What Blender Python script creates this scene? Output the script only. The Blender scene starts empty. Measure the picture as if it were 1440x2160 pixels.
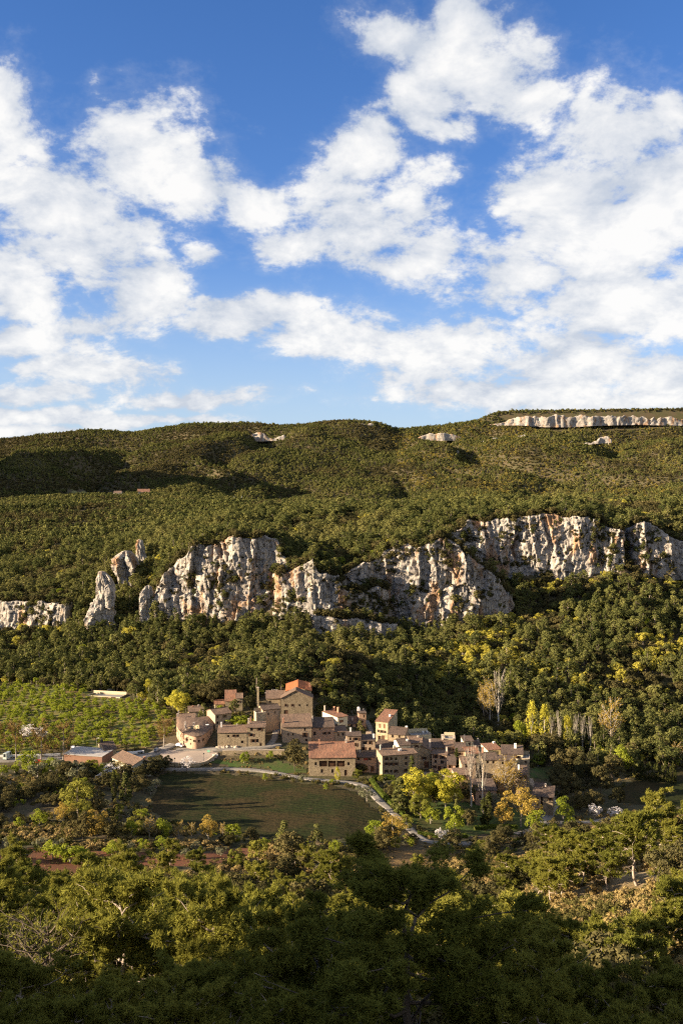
import bpy, math, random
import numpy as np
from mathutils import Vector

# ------------------------------------------------------------------ camera, sky, sun, exposure
SC = bpy.context.scene
COL = SC.collection
S = 1.3                      # metres per layout unit: the layout below is written in units of 1.3 m
CAMZ = 95.0                  # camera height above the valley floor, layout units
FPX = 2100.0                 # focal length in pixels of the 1440 x 2160 frame
HOR = 1040.0                 # row of the level horizon
PITCH = math.atan((HOR - 1080.0) / FPX)   # negative: looking slightly down

cam_data = bpy.data.cameras.new('camera')
cam = bpy.data.objects.new('camera', cam_data)
COL.objects.link(cam)
cam_data.sensor_fit = 'VERTICAL'
cam_data.sensor_height = 36.0
cam_data.sensor_width = 24.0
cam_data.lens = 36.0 * FPX / 2160.0
cam_data.clip_start = 0.5
cam_data.clip_end = 20000.0
cam.location = (0, 0, CAMZ * S)
cam.rotation_euler = (math.radians(90) + PITCH, 0, 0)
SC.camera = cam

SUN_EL = math.radians(16.5)
SUN_TH = math.radians(13.0)          # light travels along (cos, sin) in plan: from the left, a little from behind
sun_data = bpy.data.lights.new('sun', 'SUN')
sun_data.energy = 5.0
sun_data.angle = math.radians(0.53)
sun_data.color = (1.0, 0.80, 0.56)
sun = bpy.data.objects.new('sun', sun_data)
COL.objects.link(sun)
LDIR = Vector((math.cos(SUN_TH) * math.cos(SUN_EL), math.sin(SUN_TH) * math.cos(SUN_EL), -math.sin(SUN_EL)))
sun.rotation_euler = LDIR.to_track_quat('-Z', 'Y').to_euler()
sun.location = (-600, -150, 400)

SC.view_settings.view_transform = 'Standard'
SC.view_settings.look = 'None'
SC.view_settings.exposure = 1.9
SC.view_settings.gamma = 1.0
SC.view_settings.use_curve_mapping = False
SC.render.engine = 'CYCLES'
SC.cycles.max_bounces = 4
SC.cycles.diffuse_bounces = 2
SC.cycles.transmission_bounces = 2
SC.cycles.glossy_bounces = 1
SC.cycles.transparent_max_bounces = 4
SC.cycles.use_adaptive_sampling = True
SC.cycles.adaptive_threshold = 0.015
SC.cycles.use_denoising = False
SC.cycles.filter_width = 1.2


class NT:
    """small helper to write node trees"""
    def __init__(self, tree):
        self.t = tree
        self.n = tree.nodes
        self.l = tree.links

    def node(self, kind, **kw):
        nd = self.n.new(kind)
        for k, v in kw.items():
            setattr(nd, k, v)
        return nd

    def put(self, sock, v):
        if v is None:
            return
        if isinstance(v, bpy.types.NodeSocket):
            self.l.new(v, sock)
        else:
            sock.default_value = v

    def math(self, op, a, b=None, c=None, clamp=False):
        nd = self.node('ShaderNodeMath', operation=op, use_clamp=clamp)
        self.put(nd.inputs[0], a); self.put(nd.inputs[1], b); self.put(nd.inputs[2], c)
        return nd.outputs[0]

    def vec(self, op, a, b=None, c=None):
        nd = self.node('ShaderNodeVectorMath', operation=op)
        self.put(nd.inputs[0], a); self.put(nd.inputs[1], b); self.put(nd.inputs[2], c)
        return nd.outputs['Value'] if op in ('LENGTH', 'DOT_PRODUCT', 'DISTANCE') else nd.outputs[0]

    def xyz(self, x, y, z=0.0):
        nd = self.node('ShaderNodeCombineXYZ')
        for i, v in enumerate((x, y, z)):
            self.put(nd.inputs[i], v)
        return nd.outputs[0]

    def sep(self, v):
        nd = self.node('ShaderNodeSeparateXYZ')
        self.put(nd.inputs[0], v)
        return nd.outputs

    def noise(self, vec, scale, detail=4.0, rough=0.5, lac=2.0, dist=0.0, out=0):
        nd = self.node('ShaderNodeTexNoise')
        self.put(nd.inputs['Vector'], vec)
        nd.inputs['Scale'].default_value = scale
        nd.inputs['Detail'].default_value = detail
        nd.inputs['Roughness'].default_value = rough
        nd.inputs['Lacunarity'].default_value = lac
        nd.inputs['Distortion'].default_value = dist
        return nd.outputs[out]

    def ramp(self, v, a, b, c=0.0, d=1.0, smooth=True):
        nd = self.node('ShaderNodeMapRange', interpolation_type='SMOOTHSTEP' if smooth else 'LINEAR')
        for i, x in enumerate((v, a, b, c, d)):
            self.put(nd.inputs[i], x)
        return nd.outputs[0]

    def mix(self, f, a, b, blend='MIX'):
        nd = self.node('ShaderNodeMix', data_type='RGBA', blend_type=blend)
        def col(v):
            if isinstance(v, tuple) and len(v) == 3:
                return (*v, 1.0)
            return v
        self.put(nd.inputs[0], f); self.put(nd.inputs[6], col(a)); self.put(nd.inputs[7], col(b))
        return nd.outputs[2]

    def fmix(self, f, a, b):
        nd = self.node('ShaderNodeMix', data_type='FLOAT')
        self.put(nd.inputs[0], f); self.put(nd.inputs[2], a); self.put(nd.inputs[3], b)
        return nd.outputs[0]


def build_world():
    w = bpy.data.worlds.new('World')
    SC.world = w
    w.use_nodes = True
    w.node_tree.nodes.clear()
    g = NT(w.node_tree)
    sky = g.node('ShaderNodeTexSky', sky_type='NISHITA', sun_disc=False)
    sky.sun_elevation = SUN_EL
    # the sky's sun stands where the lamp's light comes from
    sky.sun_rotation = math.atan2(-LDIR.x, -LDIR.y)
    sky.altitude = 600.0
    sky.air_density = 1.0
    sky.dust_density = 0.3
    sky.ozone_density = 2.5
    hs = g.node('ShaderNodeHueSaturation')
    hs.inputs['Saturation'].default_value = 1.22
    hs.inputs['Value'].default_value = 1.25
    g.put(hs.inputs['Color'], sky.outputs[0])
    base = g.mix(1.0, hs.outputs[0], (0.72, 0.66, 0.83), 'MULTIPLY')
    D = g.node('ShaderNodeTexCoord').outputs['Generated']
    x, y, z = g.sep(D)
    az = g.math('ARCTAN2', x, y)
    hyp = g.math('SQRT', g.math('ADD', g.math('MULTIPLY', x, x), g.math('MULTIPLY', y, y)))
    el = g.math('ARCTAN2', z, hyp)
    P = g.xyz(az, el, 0.0)
    # semi-planar coordinates: clouds get smaller and flatter towards the horizon, all the way round
    zz = g.math('MAXIMUM', z, 0.0)
    q = g.vec('SCALE', D)
    q.node.inputs['Scale'].default_value = 1.0
    g.put(q.node.inputs['Scale'], g.math('DIVIDE', 1.0, g.math('ADD', zz, 0.55)))
    warp = g.noise(q, 5.0, 3.0, 0.5, out=1)
    Pw = g.vec('ADD', P, g.vec('MULTIPLY', g.vec('SUBTRACT', warp, (0.5, 0.5, 0.5)), (0.07, 0.05, 0.0)))
    # cloud masses, as directions: (column, row, half-width, half-height) of the 1440 x 2160 frame
    blobs = [
        (850, 95, 150, 75), (990, 60, 90, 95), (1010, 160, 170, 90), (900, 215, 110, 85), (1120, 205, 95, 50),
        (330, 320, 210, 105), (130, 420, 165, 130), (420, 380, 130, 90), (180, 530, 200, 110), (320, 620, 110, 85),
        (40, 610, 130, 100), (20, 250, 75, 110), (180, 690, 80, 45),
        (770, 320, 105, 85), (720, 440, 150, 115), (860, 440, 135, 110), (660, 520, 190, 70), (930, 530, 150, 85),
        (530, 445, 100, 60), (410, 545, 60, 38),
        (1300, 300, 190, 130), (1190, 420, 165, 100), (1390, 430, 150, 160), (1320, 540, 170, 90),
        (1080, 580, 190, 85), (1310, 660, 240, 110), (1420, 250, 90, 70),
        (720, 710, 180, 75), (480, 675, 130, 42), (590, 660, 130, 36), (930, 750, 250, 90), (1180, 770, 280, 95),
        (1400, 800, 220, 80), (1050, 820, 300, 46), (1330, 850, 330, 34),
        (60, 720, 170, 52), (190, 785, 190, 52), (370, 838, 170, 26), (60, 838, 150, 34), (150, 884, 330, 22), (40, 912, 220, 16),
    ]
    acc = None
    for (bx, by, rx, ry) in blobs:
        a0 = math.atan((bx - 720) / FPX)
        e0 = math.atan((HOR - by) / FPX * math.cos(a0))
        ra, re = rx / FPX * 0.90, ry / FPX * 0.86
        v = g.vec('MULTIPLY_ADD', Pw, (1 / ra, 1 / re, 0.0), (-a0 / ra, -e0 / re, 0.0))
        d = g.vec('LENGTH', v)
        acc = d if acc is None else g.math('SMOOTH_MIN', acc, d, 0.25)
    cov_in = g.math('SUBTRACT', 1.0, acc)                       # 1 in the middle of a mass, 0 at its rim, negative outside
    # beyond the frame the same kind of broken cloud goes on
    big = g.noise(q, 1.6, 2.0, 0.5)
    cov_out = g.math('MULTIPLY', g.math('SUBTRACT', big, 0.47), 5.0)
    ina = g.ramp(g.math('ABSOLUTE', az), 0.36, 0.52, 1.0, 0.0)
    ine = g.ramp(el, 0.46, 0.62, 1.0, 0.0)
    inside = g.math('MULTIPLY', ina, ine)
    cov = g.fmix(inside, cov_out, g.math('MAXIMUM', cov_in, -1.2))
    n1 = g.noise(q, 8.0, 8.0, 0.62, dist=0.2)
    n2 = g.noise(g.vec('ADD', q, (3.1, 1.7, 5.2)), 26.0, 5.0, 0.65)
    det = g.math('ADD', g.math('MULTIPLY', g.math('SUBTRACT', n1, 0.5), 2.9), g.math('MULTIPLY', g.math('SUBTRACT', n2, 0.5), 1.45))
    dens = g.math('ADD', g.math('SUBTRACT', cov, 0.02), det)
    alpha = g.ramp(dens, -0.20, 0.40)
    veil = g.math('MULTIPLY', g.ramp(dens, -0.55, 0.4), 0.22)
    alpha = g.math('MAXIMUM', alpha, veil)
    # soft grey modelling inside the clouds: thinner and lower parts a little darker and bluer
    n3 = g.noise(g.vec('ADD', q, (0.03, 0.015, -0.035)), 8.0, 4.0, 0.58, dist=0.2)
    lit = g.math('ADD', g.math('MULTIPLY', g.math('SUBTRACT', n1, n3), 2.6), g.ramp(dens, 0.0, 1.1, 0.35, 0.80))
    lit = g.math('ADD', lit, g.math('MULTIPLY', g.math('SUBTRACT', n2, 0.5), 0.18), clamp=True)
    ccol = g.mix(lit, (3.2, 3.5, 4.0), (5.4, 5.35, 5.25))
    haze = g.ramp(el, 0.0, 0.26, 0.75, 0.0)
    base = g.mix(haze, base, (2.7, 3.6, 4.5))
    col = g.mix(g.math('MULTIPLY', alpha, 0.97), base, ccol)
    bg = g.node('ShaderNodeBackground')
    bg.inputs['Strength'].default_value = 0.05
    g.put(bg.inputs['Color'], col)
    out = g.node('ShaderNodeOutputWorld')
    g.l.new(bg.outputs[0], out.inputs[0])
    w.cycles.sampling_method = 'MANUAL'
    w.cycles.sample_map_resolution = 512


build_world()

# ------------------------------------------------------------------ numeric helpers
RNG = np.random.default_rng(7)


def _hash(ix, iy, iz, seed):
    h = (ix.astype(np.int64) * 374761393 + iy.astype(np.int64) * 668265263 + iz.astype(np.int64) * 1274126177 + seed * 974634777) & 0xFFFFFFFF
    h = ((h ^ (h >> 13)) * 1274126177) & 0xFFFFFFFF
    h = (h ^ (h >> 16)) & 0xFFFFFF
    return h / float(0xFFFFFF)


def vnoise(x, y, z=None, seed=0):
    x = np.asarray(x, float); y = np.asarray(y, float)
    z = np.zeros_like(x) if z is None else np.asarray(z, float)
    x, y, z = np.broadcast_arrays(x, y, z)
    ix, iy, iz = np.floor(x), np.floor(y), np.floor(z)
    fx, fy, fz = x - ix, y - iy, z - iz
    fx = fx * fx * fx * (fx * (fx * 6 - 15) + 10); fy = fy * fy * fy * (fy * (fy * 6 - 15) + 10); fz = fz * fz * fz * (fz * (fz * 6 - 15) + 10)
    def c(a, b, d):
        return _hash(ix + a, iy + b, iz + d, seed)
    x00 = c(0, 0, 0) * (1 - fx) + c(1, 0, 0) * fx
    x10 = c(0, 1, 0) * (1 - fx) + c(1, 1, 0) * fx
    x01 = c(0, 0, 1) * (1 - fx) + c(1, 0, 1) * fx
    x11 = c(0, 1, 1) * (1 - fx) + c(1, 1, 1) * fx
    return (x00 * (1 - fy) + x10 * fy) * (1 - fz) + (x01 * (1 - fy) + x11 * fy) * fz


def fbm(x, y, z=None, octv=4, seed=0, gain=0.5):
    a, s, t = 1.0, 0.0, 0.0
    x = np.asarray(x, float); y = np.asarray(y, float)
    z = None if z is None else np.asarray(z, float)
    for o in range(octv):
        k = 2.0 ** o
        s = s + a * vnoise(x * k + 17.3 * o, y * k - 9.1 * o, None if z is None else z * k + 5.7 * o, seed + o)
        t += a; a *= gain
    return s / t           # 0..1, mean 0.5


def lerp_tab(px, tab):
    t = np.array(tab, float)
    return np.interp(px, t[:, 0], t[:, 1])


def pchip(xk, yk, x):
    """monotone cubic through (xk, yk), one column"""
    h = np.diff(xk); d = np.diff(yk) / h
    m = np.zeros_like(yk)
    for i in range(1, len(xk) - 1):
        if d[i - 1] * d[i] > 0:
            w1 = 2 * h[i] + h[i - 1]; w2 = h[i] + 2 * h[i - 1]
            m[i] = (w1 + w2) / (w1 / d[i - 1] + w2 / d[i])
    m[0], m[-1] = d[0], d[-1]
    x = np.clip(x, xk[0], xk[-1])
    k = np.clip(np.searchsorted(xk, x) - 1, 0, len(h) - 1)
    t = (x - xk[k]) / h[k]
    return (yk[k] * (1 + 2 * t) * (1 - t) ** 2 + h[k] * m[k] * t * (1 - t) ** 2 + yk[k + 1] * t * t * (3 - 2 * t) + h[k] * m[k + 1] * t * t * (t - 1))


_cp, _sp = math.cos(PITCH), math.sin(PITCH)


def ray(px, py):
    """direction of a picture point, scaled so that its depth (y) is 1"""
    xc = (np.asarray(px, float) - 720) / FPX; yc = (1080 - np.asarray(py, float)) / FPX
    dy = _cp - yc * _sp; dz = _sp + yc * _cp
    return xc / dy, dz / dy


def zat(px, py, Y):
    return CAMZ + ray(px, py)[1] * Y


def ux(px, Y):
    return (np.asarray(px, float) - 720) / FPX * Y


# ------------------------------------------------------------------ terrain: lofted through lines that follow the land
PXC = np.arange(-560, 2001, 40.0)          # columns
# (depth, [(column, height)...]) near the camera in heights; further off in picture rows
Z_LINES = [
    (-400, [(0, 175)]), (-200, [(0, 128)]), (-60, [(0, 103)]), (0, [(0, 92.6)]),
    (12, [(0, 83.5)]), (30, [(0, 74), (720, 73), (1440, 74)]), (60, [(0, 60), (720, 58), (1440, 60)]),
    (100, [(0, 46), (480, 44), (720, 42.5), (960, 41), (1200, 44), (1440, 48)]),
    (150, [(0, 29), (480, 27), (720, 25), (960, 24), (1100, 29), (1200, 33), (1440, 37)]),
    (200, [(0, 14), (480, 12), (720, 9), (960, 8), (1100, 14), (1200, 20), (1440, 25)]),
    (240, [(0, 7.5), (480, 5), (720, 3.5), (960, 1), (1100, 3), (1200, 8), (1440, 14)]),
    (265, [(0, 6.5), (240, 6.5), (480, 1.8), (720, 1), (900, -2), (960, -3), (1100, -2.5), (1200, 1.5), (1440, 8)]),
    (290, [(0, 6), (240, 5), (330, 1.5), (480, 0.6), (720, 0.3), (800, -1), (900, -3.8), (960, -4.4), (1100, -6), (1200, -4), (1440, -1)]),
    (312, [(0, 4.5), (240, 3.2), (330, 0.8), (480, 0.2), (720, 0), (800, -0.8), (960, -2.6), (1090, -6), (1150, -7.5), (1440, -9.5)]),
    (332, [(0, 3), (240, 2.5), (330, 0.6), (480, 0), (650, 0), (800, -0.6), (960, -1.6), (1100, -4.5), (1160, -8), (1200, -9), (1440, -10)]),
    (341, [(0, 3.4), (240, 2.8), (330, 2.6), (400, 2.6), (480, 1.2), (600, 1.0), (720, 0.8), (800, -0.2), (960, -1.2), (1100, -3.8), (1160, -8.4), (1440, -10)]),
    (350, [(0, 4), (240, 3.5), (330, 4), (400, 4.4), (480, 4.9), (600, 4.6), (680, 3.2), (720, 2.4), (800, 0.6), (960, -0.6), (1100, -3.4), (1160, -9), (1440, -10)]),
    (375, [(0, 5), (330, 5), (400, 6.2), (480, 9.4), (640, 9.6), (720, 8), (780, 5), (860, 0.5), (960, -3), (1060, -6), (1160, -10), (1440, -10)]),
    (400, [(0, 5.5), (400, 8), (480, 12), (640, 12.5), (720, 10), (780, 5), (860, -2), (960, -6), (1160, -10), (1440, -9)]),
    (430, [(0, 6.5), (330, 8), (400, 10), (560, 16), (680, 16), (760, 11), (860, 2), (960, -3), (1200, -4), (1440, -5)]),
    (460, [(0, 7.3), (240, 7.5), (400, 11), (560, 16), (720, 16), (860, 12), (960, 10), (1200, 11), (1440, 10)]),
]
CL_Y = [(-560, 590), (0, 558), (130, 550), (200, 540), (300, 533), (340, 527), (480, 526), (590, 520), (650, 510), (720, 512), (760, 528), (830, 534), (900, 532), (945, 572), (1000, 576), (1060, 577), (1110, 577), (1160, 576), (1240, 573), (1320, 572), (1440, 582), (2000, 620)]
CL_BASE = [(-560, 1330), (0, 1322), (130, 1318), (160, 1310), (200, 1312), (300, 1308), (340, 1312), (430, 1294), (580, 1288), (640, 1300), (660, 1332), (730, 1330), (765, 1306), (880, 1300), (905, 1295), (950, 1205), (1000, 1186), (1060, 1190), (1090, 1192), (1150, 1190), (1240, 1190), (1320, 1180), (1440, 1205), (2000, 1210)]
CL_TOP = [(-560, 1280), (0, 1274), (145, 1278), (170, 1296), (260, 1285), (325, 1275), (345, 1235), (370, 1200), (400, 1168), (470, 1142), (583, 1146), (600, 1195), (640, 1205), (720, 1235), (765, 1225), (800, 1185), (830, 1170), (900, 1165), (950, 1150), (985, 1122), (1010, 1112), (1080, 1103), (1220, 1103), (1260, 1112), (1310, 1135), (1360, 1160), (1440, 1175), (2000, 1180)]
R_LINES = [
    (620, [(0, 1245), (240, 1205), (330, 1170), (400, 1135), (480, 1122), (600, 1140), (720, 1140), (830, 1125), (960, 1105), (1080, 1090), (1200, 1086), (1300, 1100), (1440, 1112)]),
    (690, [(0, 1208), (240, 1175), (480, 1102), (720, 1100), (960, 1082), (1200, 1071), (1440, 1076)]),
    (800, [(0, 1168), (240, 1138), (480, 1086), (720, 1086), (960, 1073), (1200, 1067), (1440, 1070)]),
    (1000, [(0, 1112), (240, 1095), (480, 1074), (720, 1069), (960, 1072), (1440, 1078)]),
    (1200, [(0, 1066), (240, 1070), (480, 1063), (700, 1064), (820, 1074), (960, 1085), (1440, 1090)]),
    (1400, [(0, 1066), (240, 1052), (320, 1053), (480, 1068), (720, 1078), (960, 1088), (1440, 1092)]),
    (1560, [(0, 1054), (130, 1045), (330, 1045), (480, 1056), (720, 1066), (960, 1064), (1440, 1050)]),
    (1750, [(0, 1016), (240, 1014), (480, 1018), (720, 1036), (960, 1028), (1200, 1010), (1440, 998)]),
    (2050, [(0, 966), (240, 958), (480, 958), (720, 968), (960, 962), (1200, 956), (1440, 948)]),
    (2350, [(0, 934), (180, 914), (280, 918), (400, 903), (500, 900), (600, 906), (700, 902), (770, 903), (850, 912), (950, 908), (1000, 908), (1200, 912), (1440, 905)]),
    (2500, [(-200, 935), (0, 929), (190, 909), (280, 915), (400, 897), (520, 894), (620, 901), (700, 888), (790, 891), (830, 908), (930, 900), (1000, 893), (1060, 896), (1440, 896), (2000, 905)]),
    (2530, [(-200, 935), (0, 929), (190, 909), (280, 915), (400, 897), (520, 895), (620, 901), (700, 888), (790, 892), (830, 908), (930, 900), (1000, 890), (1030, 876), (1070, 869), (1440, 864), (2000, 870)]),
    (3200, [(0, 955), (720, 955), (1040, 915), (1440, 905)]),
    (5200, [(0, 1030), (720, 1030), (1440, 1010)]),
]
YK, ZK = [], []
for Y, tab in Z_LINES:
    YK.append(np.full_like(PXC, Y)); ZK.append(lerp_tab(PXC, tab))
_cy = lerp_tab(PXC, CL_Y)
YK.append(_cy - 3); ZK.append(zat(PXC, lerp_tab(PXC, CL_BASE), _cy - 3))
YK.append(_cy + 5); ZK.append(np.maximum(zat(PXC, lerp_tab(PXC, CL_TOP), _cy + 5) - 0.5, ZK[-1] + 1))
for Y, tab in R_LINES:
    YK.append(np.full_like(PXC, Y)); ZK.append(zat(PXC, lerp_tab(PXC, tab), Y))
YK = np.array(YK); ZK = np.array(ZK)
YTAB = np.concatenate([np.arange(-400, 0, 20), np.arange(0, 480, 2.0), np.arange(480, 640, 1.0), np.arange(640, 1000, 8), np.arange(1000, 2480, 20), np.arange(2480, 2560, 2), np.arange(2560, 5201, 80)]).astype(float)
ZTAB = np.stack([pchip(YK[:, c], ZK[:, c], YTAB) for c in range(len(PXC))], axis=1)


def sstep(a, b, x):
    t = np.clip((x - a) / (b - a), 0, 1)
    return t * t * (3 - 2 * t)


def height_lu(x, y):
    """ground height, layout units"""
    x = np.asarray(x, float); y = np.asarray(y, float)
    yy = np.clip(y, YTAB[0], YTAB[-1])
    c = (720 + x / np.maximum(yy, 45.0) * FPX - PXC[0]) / 40.0
    c = np.clip(c, 0.001, len(PXC) - 1.002)
    ci = np.floor(c).astype(int); cf = c - ci
    ri = np.clip(np.searchsorted(YTAB, yy, side='right') - 1, 0, len(YTAB) - 2)
    rf = (yy - YTAB[ri]) / (YTAB[ri + 1] - YTAB[ri])
    def row(r):
        p1 = ZTAB[r, ci]; p2 = ZTAB[r, ci + 1]
        p0 = ZTAB[r, np.maximum(ci - 1, 0)]; p3 = ZTAB[r, np.minimum(ci + 2, len(PXC) - 1)]
        return p1 + 0.5 * cf * (p2 - p0 + cf * (2 * p0 - 5 * p1 + 4 * p2 - p3 + cf * (3 * (p1 - p2) + p3 - p0)))
    z = row(ri) * (1 - rf) + row(ri + 1) * rf
    # unseen shoulder of the viewpoint's own hill, its heights shaped to shade the foreground
    tz = np.interp(y, [-300, -60, 0, 30, 63, 113, 163, 200, 250, 285, 312, 330], [165, 156, 134, 99, 72, 53, 37, 29, 25, 24, 8, -20])
    st = -np.clip(0.36 * y + 10, 32, 108)
    sh = np.clip((st - x) / np.maximum(st + 150, 20), 0, 1)
    sh = sh * sh * (3 - 2 * sh) * sstep(-460, -320, x) * sstep(-390, -250, y)
    z = z + sh * np.maximum(tz - z, 0)
    # wooded mound behind the church, added to shade the valley on its right
    z = z + 9.0 * np.exp(-(((x + 4) / 30) ** 2 + ((y - 428) / 22) ** 2))
    # unseen wooded knoll, added beyond the left edge to shade the strip behind the orchard
    z = z + SHADE_KNOLL_Z * np.exp(-(((x + 330) / 60) ** 2 + ((y - 425) / 42) ** 2))
    # unseen mountain spur, added beyond the left edge to shade the far slopes' foot
    z = z + 275.0 * np.exp(-(((x + 960) / 165) ** 2 + ((y - 1690) / 190) ** 2))
    # relief: gullies and spurs on the far slopes, gentle swell on the near ones
    far = sstep(1450, 1900, y) * sstep(2520, 2380, y)
    w = fbm(x / 420.0, y / 420.0, octv=2, seed=5)
    gul = np.abs(fbm(x / 330.0 + 1.5 * w + y / 1400.0, y / 700.0 + 0.8 * w, octv=4, seed=11) - 0.5) * 2
    z = z + far * ((gul - 0.60) * 80 + (fbm(x / 100.0, y / 130.0, octv=4, seed=3) - 0.5) * 34)
    ridge = sstep(2300, 2480, y) * sstep(2500, 2486, y)
    z = z + sstep(2600, 3000, y) * (fbm(x / 300.0, y / 300.0, octv=3, seed=8) - 0.5) * 60
    mid = sstep(620, 760, y) * sstep(1560, 1400, y)
    z = z + mid * ((fbm(x / 120.0, y / 90.0, octv=3, seed=21) - 0.5) * 9)
    wood = sstep(400, 470, y) * sstep(540, 480, y)
    z = z + wood * (fbm(x / 30.0, y / 30.0, octv=3, seed=31) - 0.5) * 4
    near = sstep(235, 190, y) * sstep(8, 40, np.hypot(x, y))
    z = z + near * (fbm(x / 22.0, y / 22.0, octv=3, seed=41) - 0.5) * 6
    return z


SHADE_KNOLL_Z = 44.0


def H(x, y):
    """ground height in metres at metres"""
    return height_lu(np.asarray(x, float) / S, np.asarray(y, float) / S) * S


def ground(px, py, ymin=120.0, ymax=2600.0):
    """world point (metres) where the picture ray meets the land"""
    dx, dz = ray(px, py)
    Y = np.concatenate([np.arange(ymin, 700, 0.5), np.arange(700, ymax, 4.0)])
    g = height_lu(dx * Y, Y)
    hit = np.nonzero(CAMZ + dz * Y <= g)[0]
    k = hit[0] if len(hit) else len(Y) - 1
    return np.array([dx * Y[k] * S, Y[k] * S, g[k] * S])


def at(px, Y):
    """ground point (metres) at picture column px and depth Y (layout units)"""
    x = ux(px, Y) / ray(720, 1080)[0] if False else ux(px, Y)
    return np.array([x * S, Y * S, float(height_lu(x, Y)) * S])


# ------------------------------------------------------------------ object helpers
def mesh_obj(name, verts, faces, mats=None, parent=None, mat_idx=None, smooth=False):
    me = bpy.data.meshes.new(name)
    v = np.asarray(verts, np.float32)
    if isinstance(faces, np.ndarray):
        k = faces.shape[1]
        me.vertices.add(len(v)); me.vertices.foreach_set('co', v.ravel())
        me.loops.add(faces.size); me.loops.foreach_set('vertex_index', faces.ravel().astype(np.int32))
        me.polygons.add(len(faces))
        me.polygons.foreach_set('loop_start', np.arange(0, faces.size, k, dtype=np.int32))
        me.polygons.foreach_set('loop_total', np.full(len(faces), k, np.int32))
        me.update(calc_edges=True)
    else:
        me.from_pydata([tuple(map(float, p)) for p in v], [], faces)
        me.update()
    for m in ([] if mats is None else (mats if isinstance(mats, (list, tuple)) else [mats])):
        me.materials.append(m)
    if mat_idx is not None:
        me.polygons.foreach_set('material_index', np.asarray(mat_idx, np.int32))
    if smooth:
        me.polygons.foreach_set('use_smooth', np.ones(len(me.polygons), bool))
    o = bpy.data.objects.new(name, me)
    COL.objects.link(o)
    if parent is not None:
        o.parent = parent
    return o


def empty(name, loc=(0, 0, 0), rz=0.0, parent=None):
    o = bpy.data.objects.new(name, None)
    o.empty_display_size = 0.5
    COL.objects.link(o)
    o.location = loc
    o.rotation_euler = (0, 0, rz)
    if parent is not None:
        o.parent = parent
    return o


def tag(o, label=None, cat=None, group=None, kind=None):
    if label: o['label'] = label
    if cat: o['category'] = cat
    if group: o['group'] = group
    if kind: o['kind'] = kind
    return o


class MB:
    """collects simple shapes into one mesh"""
    def __init__(self):
        self.v, self.f, self.m = [], [], []

    def add(self, v, f, m=0):
        b = len(self.v)
        self.v += [tuple(p) for p in v]
        self.f += [tuple(i + b for i in q) for q in f]
        self.m += [m] * len(f)

    def box(self, x0, x1, y0, y1, z0, z1, m=0):
        self.add([(x0, y0, z0), (x1, y0, z0), (x1, y1, z0), (x0, y1, z0), (x0, y0, z1), (x1, y0, z1), (x1, y1, z1), (x0, y1, z1)],
                 [(0, 3, 2, 1), (4, 5, 6, 7), (0, 1, 5, 4), (1, 2, 6, 5), (2, 3, 7, 6), (3, 0, 4, 7)], m)

    def tube(self, pts, rads, n=6, m=0, cap=True):
        pts = [Vector(p) for p in pts]
        b = len(self.v)
        for i, p in enumerate(pts):
            d = (pts[min(i + 1, len(pts) - 1)] - pts[max(i - 1, 0)]).normalized()
            a = d.orthogonal().normalized(); c = d.cross(a)
            for k in range(n):
                t = 2 * math.pi * k / n
                self.v.append(tuple(p + (a * math.cos(t) + c * math.sin(t)) * rads[i]))
        for i in range(len(pts) - 1):
            for k in range(n):
                k2 = (k + 1) % n
                self.f.append((b + i * n + k, b + i * n + k2, b + (i + 1) * n + k2, b + (i + 1) * n + k)); self.m.append(m)
        if cap:
            self.f.append(tuple(b + k for k in reversed(range(n)))); self.m.append(m)
            e = b + (len(pts) - 1) * n
            self.f.append(tuple(e + k for k in range(n))); self.m.append(m)

    def build(self, name, mats, parent=None, smooth=False):
        return mesh_obj(name, self.v, self.f, mats, parent, self.m, smooth)


# ------------------------------------------------------------------ materials
def new_mat(name):
    m = bpy.data.materials.new(name)
    m.use_nodes = True
    m.node_tree.nodes.clear()
    return m, NT(m.node_tree)


def finish(g, color, rough=0.85, bump=None, bump_str=0.3, bump_dist=0.1, metal=0.0, spec=0.25, normal=None):
    b = g.node('ShaderNodeBsdfPrincipled')
    if isinstance(color, tuple) and len(color) == 3:
        color = (*color, 1.0)
    g.put(b.inputs['Base Color'], color)
    g.put(b.inputs['Roughness'], rough)
    g.put(b.inputs['Metallic'], metal)
    b.inputs['Specular IOR Level'].default_value = spec
    if bump is not None:
        bp = g.node('ShaderNodeBump')
        bp.inputs['Strength'].default_value = bump_str
        bp.inputs['Distance'].default_value = bump_dist
        g.put(bp.inputs['Height'], bump)
        g.l.new(bp.outputs[0], b.inputs['Normal'])
    o = g.node('ShaderNodeOutputMaterial')
    g.l.new(b.outputs[0], o.inputs[0])


def pos(g):
    return g.node('ShaderNodeNewGeometry').outputs['Position']


def plain_mat(name, col, rough=0.7, metal=0.0, var=0.15, scale=1.5, spec=0.25):
    m, g = new_mat(name)
    n = g.noise(pos(g), scale, 4.0, 0.6)
    c = g.mix(n, tuple(x * (1 - var) for x in col), tuple(min(1, x * (1 + var)) for x in col))
    finish(g, c, rough, metal=metal, spec=spec, bump=n, bump_str=0.15, bump_dist=0.05)
    return m


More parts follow.
